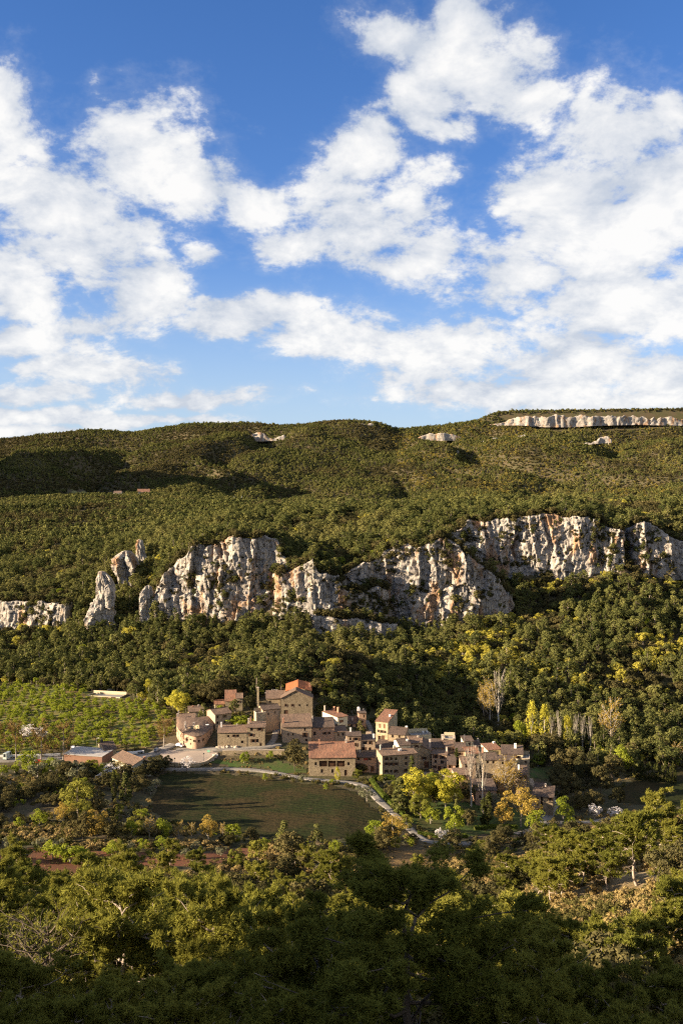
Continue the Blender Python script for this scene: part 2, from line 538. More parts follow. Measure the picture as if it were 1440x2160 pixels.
def stone_wall_mat(name, light, dark, mortar, cell=2.3, plaster=0.0, plaster_col=(0.4, 0.3, 0.25)):
    m, g = new_mat(name)
    p = g.vec('MULTIPLY', pos(g), (1.0, 1.0, 1.45))
    vo = g.node('ShaderNodeTexVoronoi', feature='F1')
    g.put(vo.inputs['Vector'], p); vo.inputs['Scale'].default_value = cell
    ve = g.node('ShaderNodeTexVoronoi', feature='DISTANCE_TO_EDGE')
    g.put(ve.inputs['Vector'], p); ve.inputs['Scale'].default_value = cell
    s = g.sep(vo.outputs['Color'])
    c = g.mix(g.math('MULTIPLY_ADD', s[0], 0.6, 0.2), dark, light)
    big = g.noise(pos(g), 0.28, 4.0, 0.6)
    c = g.mix(g.ramp(big, 0.3, 0.75, 0.0, 0.7), c, tuple(0.62 * a for a in dark))
    joint = g.ramp(ve.outputs['Distance'], 0.02, 0.10, 1.0, 0.0)
    c = g.mix(g.math('MULTIPLY', joint, 0.7), c, mortar)
    pat = g.noise(g.vec('ADD', pos(g), (13.0, 5.0, 2.0)), 1.1, 4.0, 0.72)
    c = g.mix(g.ramp(pat, 0.50, 0.68, 0.0, 0.65), c, tuple(0.5 * a for a in dark))
    c = g.mix(g.ramp(pat, 0.32, 0.46, 0.45, 0.0), c, tuple(min(1, 1.2 * a) for a in light))
    # streaks of damp under the eaves and rising from the ground are real stains with ragged shapes
    st = g.noise(g.vec('MULTIPLY', pos(g), (1.6, 1.6, 0.16)), 1.0, 5.0, 0.65)
    c = g.mix(g.ramp(st, 0.52, 0.75, 0.0, 0.45), c, tuple(0.5 * a for a in dark))
    if plaster > 0:
        pn = g.noise(g.vec('ADD', pos(g), (7.0, 3.0, 1.0)), 0.35, 4.0, 0.6)
        pc = g.mix(g.noise(pos(g), 1.3, 5.0, 0.6), tuple(0.75 * a for a in plaster_col), plaster_col)
        pm = g.ramp(pn, 0.62 - 0.5 * plaster, 0.70 - 0.5 * plaster)
        c = g.mix(pm, c, pc)
    h = g.math('ADD', g.math('MULTIPLY', g.ramp(ve.outputs['Distance'], 0.0, 0.12), 0.8), g.math('MULTIPLY', s[1], 0.5))
    finish(g, c, 0.92, bump=h, bump_str=0.45, bump_dist=0.06)
    return m


def tile_mat(name, a, b, c3, axis='x', moss=0.3):
    """barrel-tile roof: channels down the slope, courses across, patchy colour"""
    m, g = new_mat(name)
    tc = g.node('ShaderNodeTexCoord').outputs['Object']
    x, y, z = g.sep(tc)
    u, v = (x, y) if axis == 'x' else (y, x)
    wob = g.math('MULTIPLY', g.math('SUBTRACT', g.noise(tc, 0.9, 2.0, 0.5), 0.5), 0.5)
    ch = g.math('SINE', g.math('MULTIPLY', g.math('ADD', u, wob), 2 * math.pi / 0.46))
    co = g.math('FRACT', g.math('MULTIPLY', v, 1 / 0.42))
    cell = g.xyz(g.math('FLOOR', g.math('MULTIPLY', g.math('ADD', u, wob), 1 / 0.46)), g.math('FLOOR', g.math('MULTIPLY', v, 1 / 0.42)), 0.0)
    wn = g.node('ShaderNodeTexWhiteNoise', noise_dimensions='2D')
    g.put(wn.inputs['Vector'], cell)
    c = g.mix(wn.outputs['Value'], a, b)
    c = g.mix(g.ramp(g.noise(tc, 0.5, 4.0, 0.65), 0.35, 0.7), c, c3)
    c = g.mix(g.ramp(g.noise(g.vec('ADD', tc, (4.0, 9.0, 2.0)), 1.1, 5.0, 0.7), 0.5, 0.7, 0.0, moss), c, (0.10, 0.085, 0.055))
    run = g.noise(g.vec('MULTIPLY', tc, (2.2, 0.35, 0.35) if axis == 'x' else (0.35, 2.2, 0.35)), 1.0, 4.0, 0.7)
    c = g.mix(g.ramp(run, 0.50, 0.66, 0.0, 0.6), c, tuple(0.42 * t for t in b))
    c = g.mix(g.ramp(run, 0.30, 0.44, 0.5, 0.0), c, tuple(min(1, 1.45 * t) for t in a))
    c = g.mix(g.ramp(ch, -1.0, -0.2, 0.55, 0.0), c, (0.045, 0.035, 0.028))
    h = g.math('ADD', ch, g.math('MULTIPLY', co, 0.35))
    finish(g, c, 0.9, bump=h, bump_str=0.9, bump_dist=0.07)
    return m


def leaf_mat(name, c1, c2, trans=0.35, var=0.5, patch=0.0, pcol=(0.1, 0.1, 0.03)):
    """foliage: colour differs from plant to plant and a little from leaf to leaf"""
    m, g = new_mat(name)
    oi = g.node('ShaderNodeObjectInfo')
    r = oi.outputs['Random']
    n = g.noise(pos(g), 0.55, 3.0, 0.6)
    f = g.math('ADD', g.math('MULTIPLY', r, var), g.math('MULTIPLY', n, 1 - var), clamp=True)
    c = g.mix(f, c1, c2)
    if patch > 0:
        pn = g.noise(oi.outputs['Location'], 0.008, 3.0, 0.6)
        c = g.mix(g.ramp(pn, 0.5, 0.68, 0.0, patch), c, pcol)
    fine = g.noise(pos(g), 3.5, 2.0, 0.5)
    c = g.mix(g.ramp(fine, 0.3, 0.7, 0.0, 0.35), c, tuple(0.55 * x for x in c1))
    d = g.node('ShaderNodeBsdfDiffuse')
    t = g.node('ShaderNodeBsdfTranslucent')
    g.put(d.inputs['Color'], c)
    g.put(t.inputs['Color'], g.mix(0.5, c, c2))
    ms = g.node('ShaderNodeMixShader')
    ms.inputs[0].default_value = trans
    g.l.new(d.outputs[0], ms.inputs[1]); g.l.new(t.outputs[0], ms.inputs[2])
    o = g.node('ShaderNodeOutputMaterial')
    g.l.new(ms.outputs[0], o.inputs[0])
    return m


def bark_mat(name, c1, c2):
    m, g = new_mat(name)
    n = g.noise(g.vec('MULTIPLY', pos(g), (6.0, 6.0, 1.5)), 1.0, 4.0, 0.6)
    finish(g, g.mix(n, c1, c2), 0.95, bump=n, bump_str=0.6, bump_dist=0.03)
    return m


def ground_mat(name, cols, scale=0.25, fine=2.0, bump=0.6, dist=0.15):
    """cols: three colours blended by noise of two sizes"""
    m, g = new_mat(name)
    p = pos(g)
    a = g.noise(p, scale, 5.0, 0.62)
    b = g.noise(g.vec('ADD', p, (31.0, 11.0, 0.0)), fine, 5.0, 0.65)
    c = g.mix(g.ramp(a, 0.36, 0.64), cols[0], cols[1])
    c = g.mix(g.ramp(b, 0.45, 0.7), c, cols[2])
    finish(g, c, 0.95, bump=b, bump_str=bump, bump_dist=dist, spec=0.1)
    return m


def rock_material(name='limestone'):
    m, g = new_mat(name)
    p = pos(g)
    streak = g.noise(g.vec('MULTIPLY', p, (1.0, 1.0, 0.10)), 0.55, 6.0, 0.65)
    streak2 = g.noise(g.vec('MULTIPLY', p, (1.0, 1.0, 0.07)), 1.7, 4.0, 0.7)
    blot = g.noise(p, 0.16, 6.0, 0.62)
    fine = g.noise(p, 1.6, 6.0, 0.68)
    c = g.mix(g.ramp(blot, 0.35, 0.68), (0.46, 0.41, 0.345), (0.29, 0.27, 0.25))
    c = g.mix(g.ramp(streak, 0.50, 0.70, 0.0, 0.7), c, (0.085, 0.08, 0.078))
    c = g.mix(g.ramp(streak2, 0.48, 0.66, 0.0, 0.65), c, (0.075, 0.07, 0.066))
    c = g.mix(g.ramp(streak2, 0.30, 0.44, 0.4, 0.0), c, (0.42, 0.37, 0.30))
    orange = g.noise(g.vec('MULTIPLY', g.vec('ADD', p, (50.0, 7.0, 3.0)), (1.0, 1.0, 0.4)), 0.085, 4.0, 0.6)
    c = g.mix(g.ramp(orange, 0.52, 0.64, 0.0, 0.8), c, (0.34, 0.185, 0.085))
    c = g.mix(g.ramp(fine, 0.52, 0.75, 0.0, 0.35), c, (0.17, 0.155, 0.14))
    # upright joints and fractures, darkened by stain
    vw = g.vec('ADD', g.vec('MULTIPLY', p, (1.0, 1.0, 0.24)), g.vec('SCALE', g.noise(p, 0.25, 3.0, 0.6, out=1)))
    vw.node.inputs[1].links[0].from_node.inputs['Scale'].default_value = 1.6
    jn = []
    for sc_, wd_, st_ in ((0.30, 0.030, 0.65), (0.85, 0.045, 0.4)):
        ve = g.node('ShaderNodeTexVoronoi', feature='DISTANCE_TO_EDGE')
        g.put(ve.inputs['Vector'], vw); ve.inputs['Scale'].default_value = sc_
        j_ = g.ramp(ve.outputs['Distance'], 0.0, wd_, st_, 0.0)
        jn.append(j_)
        c = g.mix(j_, c, (0.06, 0.055, 0.05))
    h = g.math('ADD', g.math('ADD', fine, g.math('MULTIPLY', streak, 1.2)), streak2)
    h = g.math('SUBTRACT', h, g.math('MULTIPLY', jn[0], 1.5))
    finish(g, c, 0.95, bump=h, bump_str=0.8, bump_dist=0.4, spec=0.15)
    return m


def terrain_material():
    m, g = new_mat('hill_soil')
    geo = g.node('ShaderNodeNewGeometry')
    p = geo.outputs['Position']
    a = g.noise(p, 0.05, 5.0, 0.6); b = g.noise(p, 0.9, 5.0, 0.65)
    c = g.mix(g.ramp(a, 0.38, 0.62), (0.075, 0.058, 0.034), (0.055, 0.055, 0.024))
    c = g.mix(g.ramp(b, 0.45, 0.7), c, (0.12, 0.095, 0.055))
    # bare rock where the land is too steep for soil
    nz = g.sep(geo.outputs['True Normal'])[2]
    st = g.noise(g.vec('MULTIPLY', p, (1.0, 1.0, 0.15)), 0.4, 5.0, 0.6)
    rk = g.mix(g.ramp(st, 0.35, 0.65), (0.40, 0.37, 0.33), (0.17, 0.16, 0.15))
    c = g.mix(g.ramp(nz, 0.30, 0.42, 1.0, 0.0), c, rk)
    finish(g, c, 0.95, bump=b, bump_str=0.6, bump_dist=0.3, spec=0.1)
    return m


M = {}
M['terrain'] = terrain_material()
M['rock'] = rock_material()
def meadow_mat():
    m, g = new_mat('meadow_grass')
    p = pos(g)
    a = g.noise(p, 0.05, 5.0, 0.65); b = g.noise(g.vec('ADD', p, (31.0, 11.0, 0.0)), 0.6, 5.0, 0.7); d = g.noise(p, 0.17, 4.0, 0.6)
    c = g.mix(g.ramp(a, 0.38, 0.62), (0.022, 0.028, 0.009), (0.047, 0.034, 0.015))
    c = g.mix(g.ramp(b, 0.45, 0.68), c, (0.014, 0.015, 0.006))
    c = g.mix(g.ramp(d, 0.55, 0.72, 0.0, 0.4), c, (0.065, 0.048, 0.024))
    x, y, z = g.sep(p)
    st = g.math('SINE', g.math('ADD', g.math('MULTIPLY', g.math('ADD', g.math('MULTIPLY', x, 0.35), y), 2.1), g.math('MULTIPLY', a, 9.0)))
    c = g.mix(g.ramp(st, 0.2, 1.0, 0.0, 0.16), c, (0.060, 0.058, 0.024))
    finish(g, c, 0.95, bump=g.math('ADD', b, g.math('MULTIPLY', st, 0.12)), bump_str=0.9, bump_dist=0.35, spec=0.05)
    return m


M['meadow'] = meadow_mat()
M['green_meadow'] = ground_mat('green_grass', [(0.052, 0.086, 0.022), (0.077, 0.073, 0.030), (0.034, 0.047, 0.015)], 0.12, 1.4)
M['dry_grass'] = ground_mat('dry_grass', [(0.258, 0.163, 0.065), (0.172, 0.107, 0.047), (0.095, 0.065, 0.030)], 0.14, 1.1, 0.9, 0.3)
M['red_soil'] = ground_mat('red_soil', [(0.172, 0.065, 0.034), (0.129, 0.056, 0.033), (0.086, 0.065, 0.030)], 0.20, 1.2)
M['orchard'] = ground_mat('orchard_soil', [(0.138, 0.082, 0.043), (0.138, 0.155, 0.039), (0.103, 0.120, 0.030)], 0.15, 0.9)
M['road'] = ground_mat('pale_gravel', [(0.249, 0.228, 0.202), (0.198, 0.181, 0.159), (0.120, 0.110, 0.095)], 0.18, 1.5, 0.3, 0.05)
M['plaza'] = ground_mat('plaza_paving', [(0.361, 0.292, 0.232), (0.310, 0.249, 0.198), (0.258, 0.215, 0.181)], 0.12, 1.5, 0.2, 0.03)
M['asphalt'] = ground_mat('worn_asphalt', [(0.138, 0.129, 0.120), (0.112, 0.107, 0.103), (0.086, 0.082, 0.077)], 0.2, 2.0, 0.2, 0.03)
M['scrub'] = ground_mat('stony_dry_earth', [(0.258, 0.194, 0.112), (0.172, 0.125, 0.065), (0.103, 0.082, 0.039)], 0.10, 0.8, 0.9, 0.4)

# ------------------------------------------------------------------ the land
def nonuni(*segs):
    out = []
    for a, b, st in segs:
        out.append(np.arange(a, b, st))
    return np.concatenate(out)


def build_terrain():
    ys = nonuni((-400, -40, 12), (-40, 240, 3), (240, 420, 1.6), (420, 500, 2.5), (500, 620, 1.5), (620, 1000, 6), (1000, 1500, 12), (1500, 2480, 9), (2480, 2560, 4), (2560, 3300, 40), (3300, 9001, 300))
    xs = np.concatenate([-np.flip(nonuni((150, 400, 6), (400, 1300, 12), (1300, 5001, 120))), nonuni((-150, 150, 1.8)), nonuni((150, 400, 6), (400, 1300, 12), (1300, 5001, 120))])
    X, Y = np.meshgrid(xs, ys)
    Z = height_lu(X, Y)
    # beyond the ridge the land falls away to the horizon
    Z = np.where(Y > 3200, Z * np.clip(1 - (Y - 3200) / 5000, 0.05, 1), Z)
    # closer to the viewer's feet: small roughness
    nx, ny = len(xs), len(ys)
    idx = np.arange(nx * ny).reshape(ny, nx)
    f = np.stack([idx[:-1, :-1], idx[:-1, 1:], idx[1:, 1:], idx[1:, :-1]], axis=-1).reshape(-1, 4)
    v = np.stack([X, Y, Z], axis=-1).reshape(-1, 3) * S
    o = mesh_obj('terrain', v, f, M['terrain'], smooth=True)
    tag(o, kind='structure', label='rolling wooded hillsides and valley floor of brown soil')
    return o


build_terrain()


def poly_sheet(name, pts, mat, lift=0.12, step=1.6, label=None, from_px=True):
    """a piece of ground that follows the land inside an outline; pts are picture points on the ground"""
    P = np.array([ground(*p)[:2] for p in pts]) if from_px else np.array(pts, float)
    # smooth the outline a little
    n = len(P); Q = []
    for i in range(n):
        p0, p1, p2, p3 = P[i - 1], P[i], P[(i + 1) % n], P[(i + 2) % n]
        for t in (0, 0.25, 0.5, 0.75):
            Q.append(p1 + 0.5 * t * (p2 - p0 + t * (2 * p0 - 5 * p1 + 4 * p2 - p3 + t * (3 * (p1 - p2) + p3 - p0))) if True else p1)
    Q = np.array(Q)
    x0, y0 = Q.min(0); x1, y1 = Q.max(0)
    xs = np.arange(x0 - step, x1 + 2 * step, step); ys = np.arange(y0 - step, y1 + 2 * step, step)
    X, Y = np.meshgrid(xs, ys)
    X = X + (fbm(X / 6, Y / 6, seed=77, octv=2) - 0.5) * 0; Y = Y + 0
    jx = X + (fbm(X / 5.0, Y / 5.0, seed=78, octv=3) - 0.5) * 5; jy = Y + (fbm(X / 5.0, Y / 5.0, seed=79, octv=3) - 0.5) * 5
    ins = np.zeros(X.shape, bool)
    j = len(Q) - 1
    for i in range(len(Q)):
        c = ((Q[i, 1] > jy) != (Q[j, 1] > jy)) & (jx < (Q[j, 0] - Q[i, 0]) * (jy - Q[i, 1]) / (Q[j, 1] - Q[i, 1] + 1e-9) + Q[i, 0])
        ins ^= c
        j = i
    keep = ins[:-1, :-1] & ins[1:, 1:]
    idx = np.arange(X.size).reshape(X.shape)
    f = np.stack([idx[:-1, :-1], idx[:-1, 1:], idx[1:, 1:], idx[1:, :-1]], axis=-1)[keep]
    v = np.stack([X, Y, H(X, Y) + lift], axis=-1).reshape(-1, 3)
    used = np.unique(f); rm = np.zeros(len(v), int); rm[used] = np.arange(len(used))
    o = mesh_obj(name, v[used], rm[f], mat, smooth=True)
    tag(o, kind='structure', label=label)
    return o, Q


def inside_poly(Q, x, y):
    x = np.asarray(x, float); y = np.asarray(y, float)
    ins = np.zeros(x.shape, bool)
    j = len(Q) - 1
    for i in range(len(Q)):
        ins ^= ((Q[i, 1] > y) != (Q[j, 1] > y)) & (x < (Q[j, 0] - Q[i, 0]) * (y - Q[i, 1]) / (Q[j, 1] - Q[i, 1] + 1e-9) + Q[i, 0])
        j = i
    return ins


def spline(P, n):
    P = np.asarray(P, float)
    out = []
    for i in range(len(P) - 1):
        p0, p1, p2, p3 = P[max(i - 1, 0)], P[i], P[i + 1], P[min(i + 2, len(P) - 1)]
        for t in np.linspace(0, 1, n, endpoint=False):
            out.append(p1 + 0.5 * t * (p2 - p0 + t * (2 * p0 - 5 * p1 + 4 * p2 - p3 + t * (3 * (p1 - p2) + p3 - p0))))
    out.append(P[-1])
    return np.array(out)


ROADS = []


def road(name, pts, width, mat, lift=0.3, label=None, verge=True):
    """a strip along picture points on the ground, level across"""
    C = spline([ground(*p)[:2] for p in pts], 10)
    # resample
    d = np.concatenate([[0], np.cumsum(np.hypot(*np.diff(C, axis=0).T))])
    s = np.arange(0, d[-1], 1.5)
    C = np.stack([np.interp(s, d, C[:, 0]), np.interp(s, d, C[:, 1])], 1)
    T = np.gradient(C, axis=0); T /= np.linalg.norm(T, axis=1)[:, None] + 1e-9
    Nn = np.stack([-T[:, 1], T[:, 0]], 1)
    zc = H(C[:, 0], C[:, 1])
    k = np.ones(7) / 7
    zc = np.convolve(np.pad(zc, 3, mode='edge'), k, mode='valid') + lift
    offs = [-0.5, -0.48, -0.25, 0, 0.25, 0.48, 0.5]; dz = [-1.2, 0.0, 0.04, 0.06, 0.04, 0.0, -1.2]
    wob = 1 + (fbm(s / 6.0, s * 0, octv=3, seed=len(pts)) - 0.5) * 0.25
    V = []
    for o_, z_ in zip(offs, dz):
        w = width * wob
        V.append(np.column_stack([C + Nn * (o_ * w)[:, None], zc + z_]))
    V = np.stack(V, 1)                                     # n, 7, 3
    n, m = V.shape[:2]
    idx = np.arange(n * m).reshape(n, m)
    f = np.stack([idx[:-1, :-1], idx[1:, :-1], idx[1:, 1:], idx[:-1, 1:]], axis=-1).reshape(-1, 4)[:, ::-1]
    o = mesh_obj(name, V.reshape(-1, 3), f.copy(), mat, smooth=True)
    tag(o, kind='structure', label=label)
    ROADS.append((C, width))
    return o


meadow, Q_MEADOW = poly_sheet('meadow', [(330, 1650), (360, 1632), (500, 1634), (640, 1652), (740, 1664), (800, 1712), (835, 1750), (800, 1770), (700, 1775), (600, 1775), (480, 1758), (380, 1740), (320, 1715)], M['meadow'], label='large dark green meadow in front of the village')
bank, Q_BANK = poly_sheet('grass_bank', [(440, 1606), (470, 1602), (600, 1605), (640, 1620), (648, 1634), (560, 1625), (470, 1616), (430, 1614)], M['green_meadow'], label='grass bank between the lane and the retaining wall')
field, Q_RED = poly_sheet('red_field', [(-60, 1800), (100, 1790), (240, 1797), (400, 1800), (520, 1790), (560, 1796), (480, 1822), (380, 1830), (200, 1845), (-60, 1850)], M['red_soil'], label='ploughed strip of red soil')
orch, Q_ORCH = poly_sheet('orchard_ground', [(-80, 1592), (60, 1586), (200, 1578), (300, 1580), (345, 1560), (372, 1520), (330, 1490), (240, 1472), (100, 1448), (-80, 1446)], M['orchard'], label='reddish green ground under the orchard', step=2.0)
dry, Q_DRY = poly_sheet('dry_slope', [(1130, 1770), (1180, 1752), (1290, 1725), (1420, 1712), (1520, 1715), (1520, 1745), (1380, 1762), (1240, 1790), (1150, 1795)], M['dry_grass'], label='bank of dry golden grass')
dry2, Q_DRY2 = poly_sheet('dry_verge', [(760, 1830), (800, 1800), (880, 1792), (960, 1800), (960, 1815), (900, 1835), (800, 1845)], M['dry_grass'], label='patch of brown dry grass beside the lane bend')
gm, Q_GM = poly_sheet('garden_lawn', [(850, 1715), (880, 1690), (960, 1690), (1060, 1700), (1120, 1720), (1120, 1752), (1040, 1765), (930, 1765), (880, 1745)], M['green_meadow'], label='shaded lawn under the garden trees')
vm, Q_VM = poly_sheet('valley_meadow', [(1300, 1690), (1330, 1650), (1380, 1628), (1500, 1622), (1500, 1690), (1400, 1704)], M['meadow'], label='green clearing in the valley')
vm2, Q_VM2 = poly_sheet('back_garden', [(1115, 1640), (1120, 1622), (1160, 1616), (1170, 1632), (1150, 1645)], M['green_meadow'], label='small lawn behind the last houses')
fm, Q_FM = poly_sheet('farm_field', [(140, 1041), (180, 1037), (250, 1038), (300, 1042), (250, 1045), (160, 1045)], ground_mat('farm_grass', [(0.20, 0.19, 0.06), (0.16, 0.15, 0.05), (0.13, 0.12, 0.05)], 0.05, 0.5), lift=0.6, step=8.0, label='pale pasture beside the far farm')
scr, Q_SCR = poly_sheet('scrub_slope', [(1150, 1830), (1250, 1805), (1360, 1800), (1500, 1800), (1520, 1900), (1440, 1960), (1320, 1990), (1200, 1960), (1120, 1900)], M['scrub'], lift=0.1, step=2.4, label='stony dry slope with pale earth')
plz, Q_PLZ = poly_sheet('plaza', [(335, 1606), (345, 1590), (385, 1582), (440, 1583), (456, 1592), (448, 1606), (420, 1612), (360, 1612)], M['plaza'], lift=0.45, step=1.0, label='beige paved square in front of the curved house')

road('village_lane', [(330, 1622), (400, 1624), (500, 1623), (580, 1631), (650, 1644), (740, 1652), (775, 1664), (800, 1690), (840, 1726), (868, 1755), (900, 1775), (950, 1781), (1010, 1779), (1070, 1768)], 3.6, M['road'], label='pale gravel lane bending past the meadow')
road('main_road', [(-90, 1607), (0, 1605), (130, 1601), (215, 1600), (270, 1598), (320, 1592), (350, 1578), (372, 1569)], 6.0, M['road'], label='pale road entering the village')
road('street', [(372, 1583), (440, 1581), (500, 1579), (560, 1575), (596, 1570)], 4.6, M['road'], lift=0.4, label='pale street before the long stone house')
road('alley', [(566, 1575), (578, 1560), (582, 1545), (588, 1532)], 3.2, M['road'], lift=0.35, label='steep dirt alley climbing between houses')
road('back_path', [(765, 1576), (775, 1560), (782, 1545), (778, 1532), (772, 1520)], 2.6, M['road'], lift=0.35, label='stepped path behind the pink house')
road('lower_road', [(1090, 1762), (1130, 1750), (1150, 1728), (1160, 1708), (1175, 1690)], 5.0, M['road'], label='road curving round the lowest houses')
road('valley_track', [(1150, 1738), (1190, 1736), (1240, 1736), (1290, 1727)], 4.0, M['road'], label='pale track leaving along the valley')
road('lower_street', [(860, 1640), (900, 1632), (950, 1638), (975, 1648)], 3.5, M['road'], label='paved street before the double house')


# ------------------------------------------------------------------ cliffs
def facets(u, v, cu, cv, seed, amp, tu, tv):
    """planar facets: nearest of jittered cell points, each a tilted plane"""
    gu, gv = u / cu, v / cv
    iu, iv = np.floor(gu), np.floor(gv)
    best = np.full(u.shape, 1e9); val = np.zeros(u.shape)
    for a in (-1, 0, 1):
        for b in (-1, 0, 1):
            ju, jv = iu + a, iv + b
            z0 = ju * 0
            pu = ju + _hash(ju, jv, z0, seed); pv = jv + _hash(ju, jv, z0, seed + 1)
            d = (gu - pu) ** 2 + (gv - pv) ** 2
            w = amp * (_hash(ju, jv, z0, seed + 2) - 0.5) + (_hash(ju, jv, z0, seed + 3) - 0.5) * 2 * tu * (gu - pu) * cu + (_hash(ju, jv, z0, seed + 4) - 0.5) * 2 * tv * (gv - pv) * cv
            m = d < best
            best = np.where(m, d, best); val = np.where(m, w, val)
    return val


def cliff(name, rows, label, seed=0, res=0.6, amp=1.0, bulge=None, thick=9.0, kind='structure', cat=None, rag=1.0):
    """rock face: rows of (column, depth, row of the top, row of the foot); relief is real displacement"""
    R = np.array(rows, float)
    n = 400
    px = np.linspace(R[0, 0], R[-1, 0], n)
    Y = np.interp(px, R[:, 0], R[:, 1])
    tp = np.interp(px, R[:, 0], R[:, 2]); bt = np.interp(px, R[:, 0], R[:, 3])
    x = ux(px, Y) * S; y = Y * S
    zt = zat(px, tp, Y) * S; zb = zat(px, bt, Y) * S - 14.0
    d = np.concatenate([[0], np.cumsum(np.hypot(np.diff(x), np.diff(y)))])
    ns = max(8, int(d[-1] / res))
    s = np.linspace(0, d[-1], ns)
    x, y, zt, zb = (np.interp(s, d, a) for a in (x, y, zt, zb))
    zt = zt + (fbm(s / 5.0, s * 0 + seed, octv=4, seed=seed + 1) - 0.5) * 3.0 * amp + (fbm(s / 11.0, s * 0 + 7.7, octv=2, seed=seed + 31) - 0.5) * 5.0 * amp
    if res > 2:          # far bands: broken into separate crags by the wood
        zt = zt - np.clip(fbm(s / 45.0, s * 0 + 3.3, octv=4, seed=seed + 2) - 0.42, 0, 1) * 75.0 * rag
    if res > 2:
        tap = np.clip(np.minimum(s, d[-1] - s) / (0.22 * d[-1]), 0, 1) ** 0.6
        zt = zb + (zt - zb) * (0.35 + 0.65 * tap)
    hgt = np.maximum(zt - zb, 2.0)
    nv = max(6, int(hgt.max() / res))
    t = np.linspace(0, 1, nv)
    Sg, Tg = np.meshgrid(s, t)
    Zg = zb[None] + hgt[None] * Tg
    # buttresses and chimneys: sharp-edged ribs, stretched along the fall line
    zoom = 0.28 if res > 2 else 1.0        # far bands: only their larger forms can be seen
    Zr = Zg
    Sg = Sg * zoom; Zg = Zg * zoom
    wob = (fbm(Sg / 14.0, Zg / 26.0, octv=2, seed=seed + 2) - 0.5) * 9
    rib = np.abs(fbm((Sg + 1.6 * wob) / 31.0, Zg / 120.0, octv=2, seed=seed + 3) - 0.5) * 2
    rib2 = np.abs(fbm((Sg + wob) / 9.5, Zg / 38.0, octv=2, seed=seed + 4) - 0.5) * 2
    blk = fbm(Sg / 3.2, Zg / 6.5, octv=4, seed=seed + 5) - 0.5
    # flat-faced blocks of three sizes, each with its own tilt, split by sharp joints
    fac = facets(Sg + 0.6 * wob, Zg, 16.0, 60.0, seed + 6, 4.2, 0.34, 0.03) + facets(Sg + 0.4 * wob, Zg, 6.0, 16.0, seed + 16, 2.2, 0.42, 0.10) + facets(Sg, Zg, 2.2, 3.4, seed + 26, 1.2, 0.45, 0.22)
    lw = Zg + (fbm(Sg / 16.0, Zg / 40.0, octv=2, seed=seed + 7) - 0.5) * 16
    led = np.floor(lw / 14.0)
    ledo = _hash(led, led * 0, led * 0, seed + 8) - 0.5
    crack = np.clip(1 - rib2 / 0.05, 0, 1) * 2.0
    bed = (lw * 0.5 + Zg * 0.5) / 4.3 + fbm(Sg / 30.0, Zg / 30.0, octv=2, seed=seed + 12) * 3
    bed = (bed - np.floor(bed)) * 0.35
    out = amp * (4.5 * (0.36 - rib) + 1.2 * (0.4 - rib2) + 0.6 * blk + fac + 2.0 * ledo - crack - bed) - Tg * 2.0 * amp
    Zg = Zr
    # the face's plan normal (towards the viewer)
    tx = np.gradient(x); ty = np.gradient(y); L = np.hypot(tx, ty) + 1e-9
    nx_, ny_ = ty / L, -tx / L
    Xg = x[None] + nx_[None] * out + tx[None] / L * (fbm(Sg / 4.0, Zg / 7.0, octv=2, seed=seed + 9) - 0.5) * 1.5
    Yg = y[None] + ny_[None] * out
    # the ends wrap back, and a cap runs back from the brow into the hill
    endw = np.clip(np.minimum(s, d[-1] - s) / 2.5, 0, 1)
    Yg = Yg + (1 - np.sqrt(endw))[None] * thick
    V = [np.stack([Xg, Yg, Zg], -1)]
    for k, (back, dz) in enumerate(((2.0, 0.8), (5.0, 0.3), (thick, -2.5), (thick + 4, -9.0))):
        V.append(np.stack([Xg[-1] * 1.0, Yg[-1] + back, Zg[-1] + dz + (fbm(s / 3.0, s * 0 + k, octv=3, seed=seed + 20 + k) - 0.5) * 2.0], -1)[None])
    V = np.concatenate(V, 0)
    nr, nc = V.shape[:2]
    idx = np.arange(nr * nc).reshape(nr, nc)
    f = np.stack([idx[:-1, :-1], idx[:-1, 1:], idx[1:, 1:], idx[1:, :-1]], axis=-1).reshape(-1, 4)
    o = mesh_obj(name, V.reshape(-1, 3), f, M['rock'])
    tag(o, label, cat, kind=kind)
    CLIFFS.append((np.column_stack([x, y]), zb, zt))
    return V


CLIFFS = []
VC = {}
VC['A'] = cliff('cliff', [(322, 529, 1250, 1314), (334, 527, 1232, 1316), (350, 525, 1200, 1316), (372, 523, 1183, 1314), (395, 521, 1166, 1312), (402, 521, 1154, 1310), (450, 521, 1150, 1294), (468, 519, 1137, 1294), (490, 518, 1131, 1294), (530, 518, 1140, 1294), (556, 518, 1134, 1292), (582, 519, 1140, 1290), (592, 518, 1176, 1288), (640, 517, 1196, 1290)], 'tall pale limestone cliff with orange streaks', seed=100)
VC['B'] = cliff('cliff', [(572, 514, 1222, 1292), (586, 513, 1210, 1290), (620, 511, 1204, 1288), (642, 508, 1192, 1294), (656, 506, 1181, 1300), (668, 506, 1206, 1306), (690, 506, 1214, 1306), (718, 506, 1220, 1308), (732, 508, 1248, 1308), (768, 510, 1246, 1306), (800, 514, 1240, 1304), (830, 518, 1250, 1302)], 'pale cliff with one pointed pinnacle', seed=200)
VC['L'] = cliff('cliff', [(652, 501, 1302, 1338), (700, 500, 1308, 1344), (745, 500, 1310, 1344), (800, 503, 1316, 1336), (842, 506, 1322, 1334)], 'low band of white rock under the main cliffs', seed=300, amp=0.6)
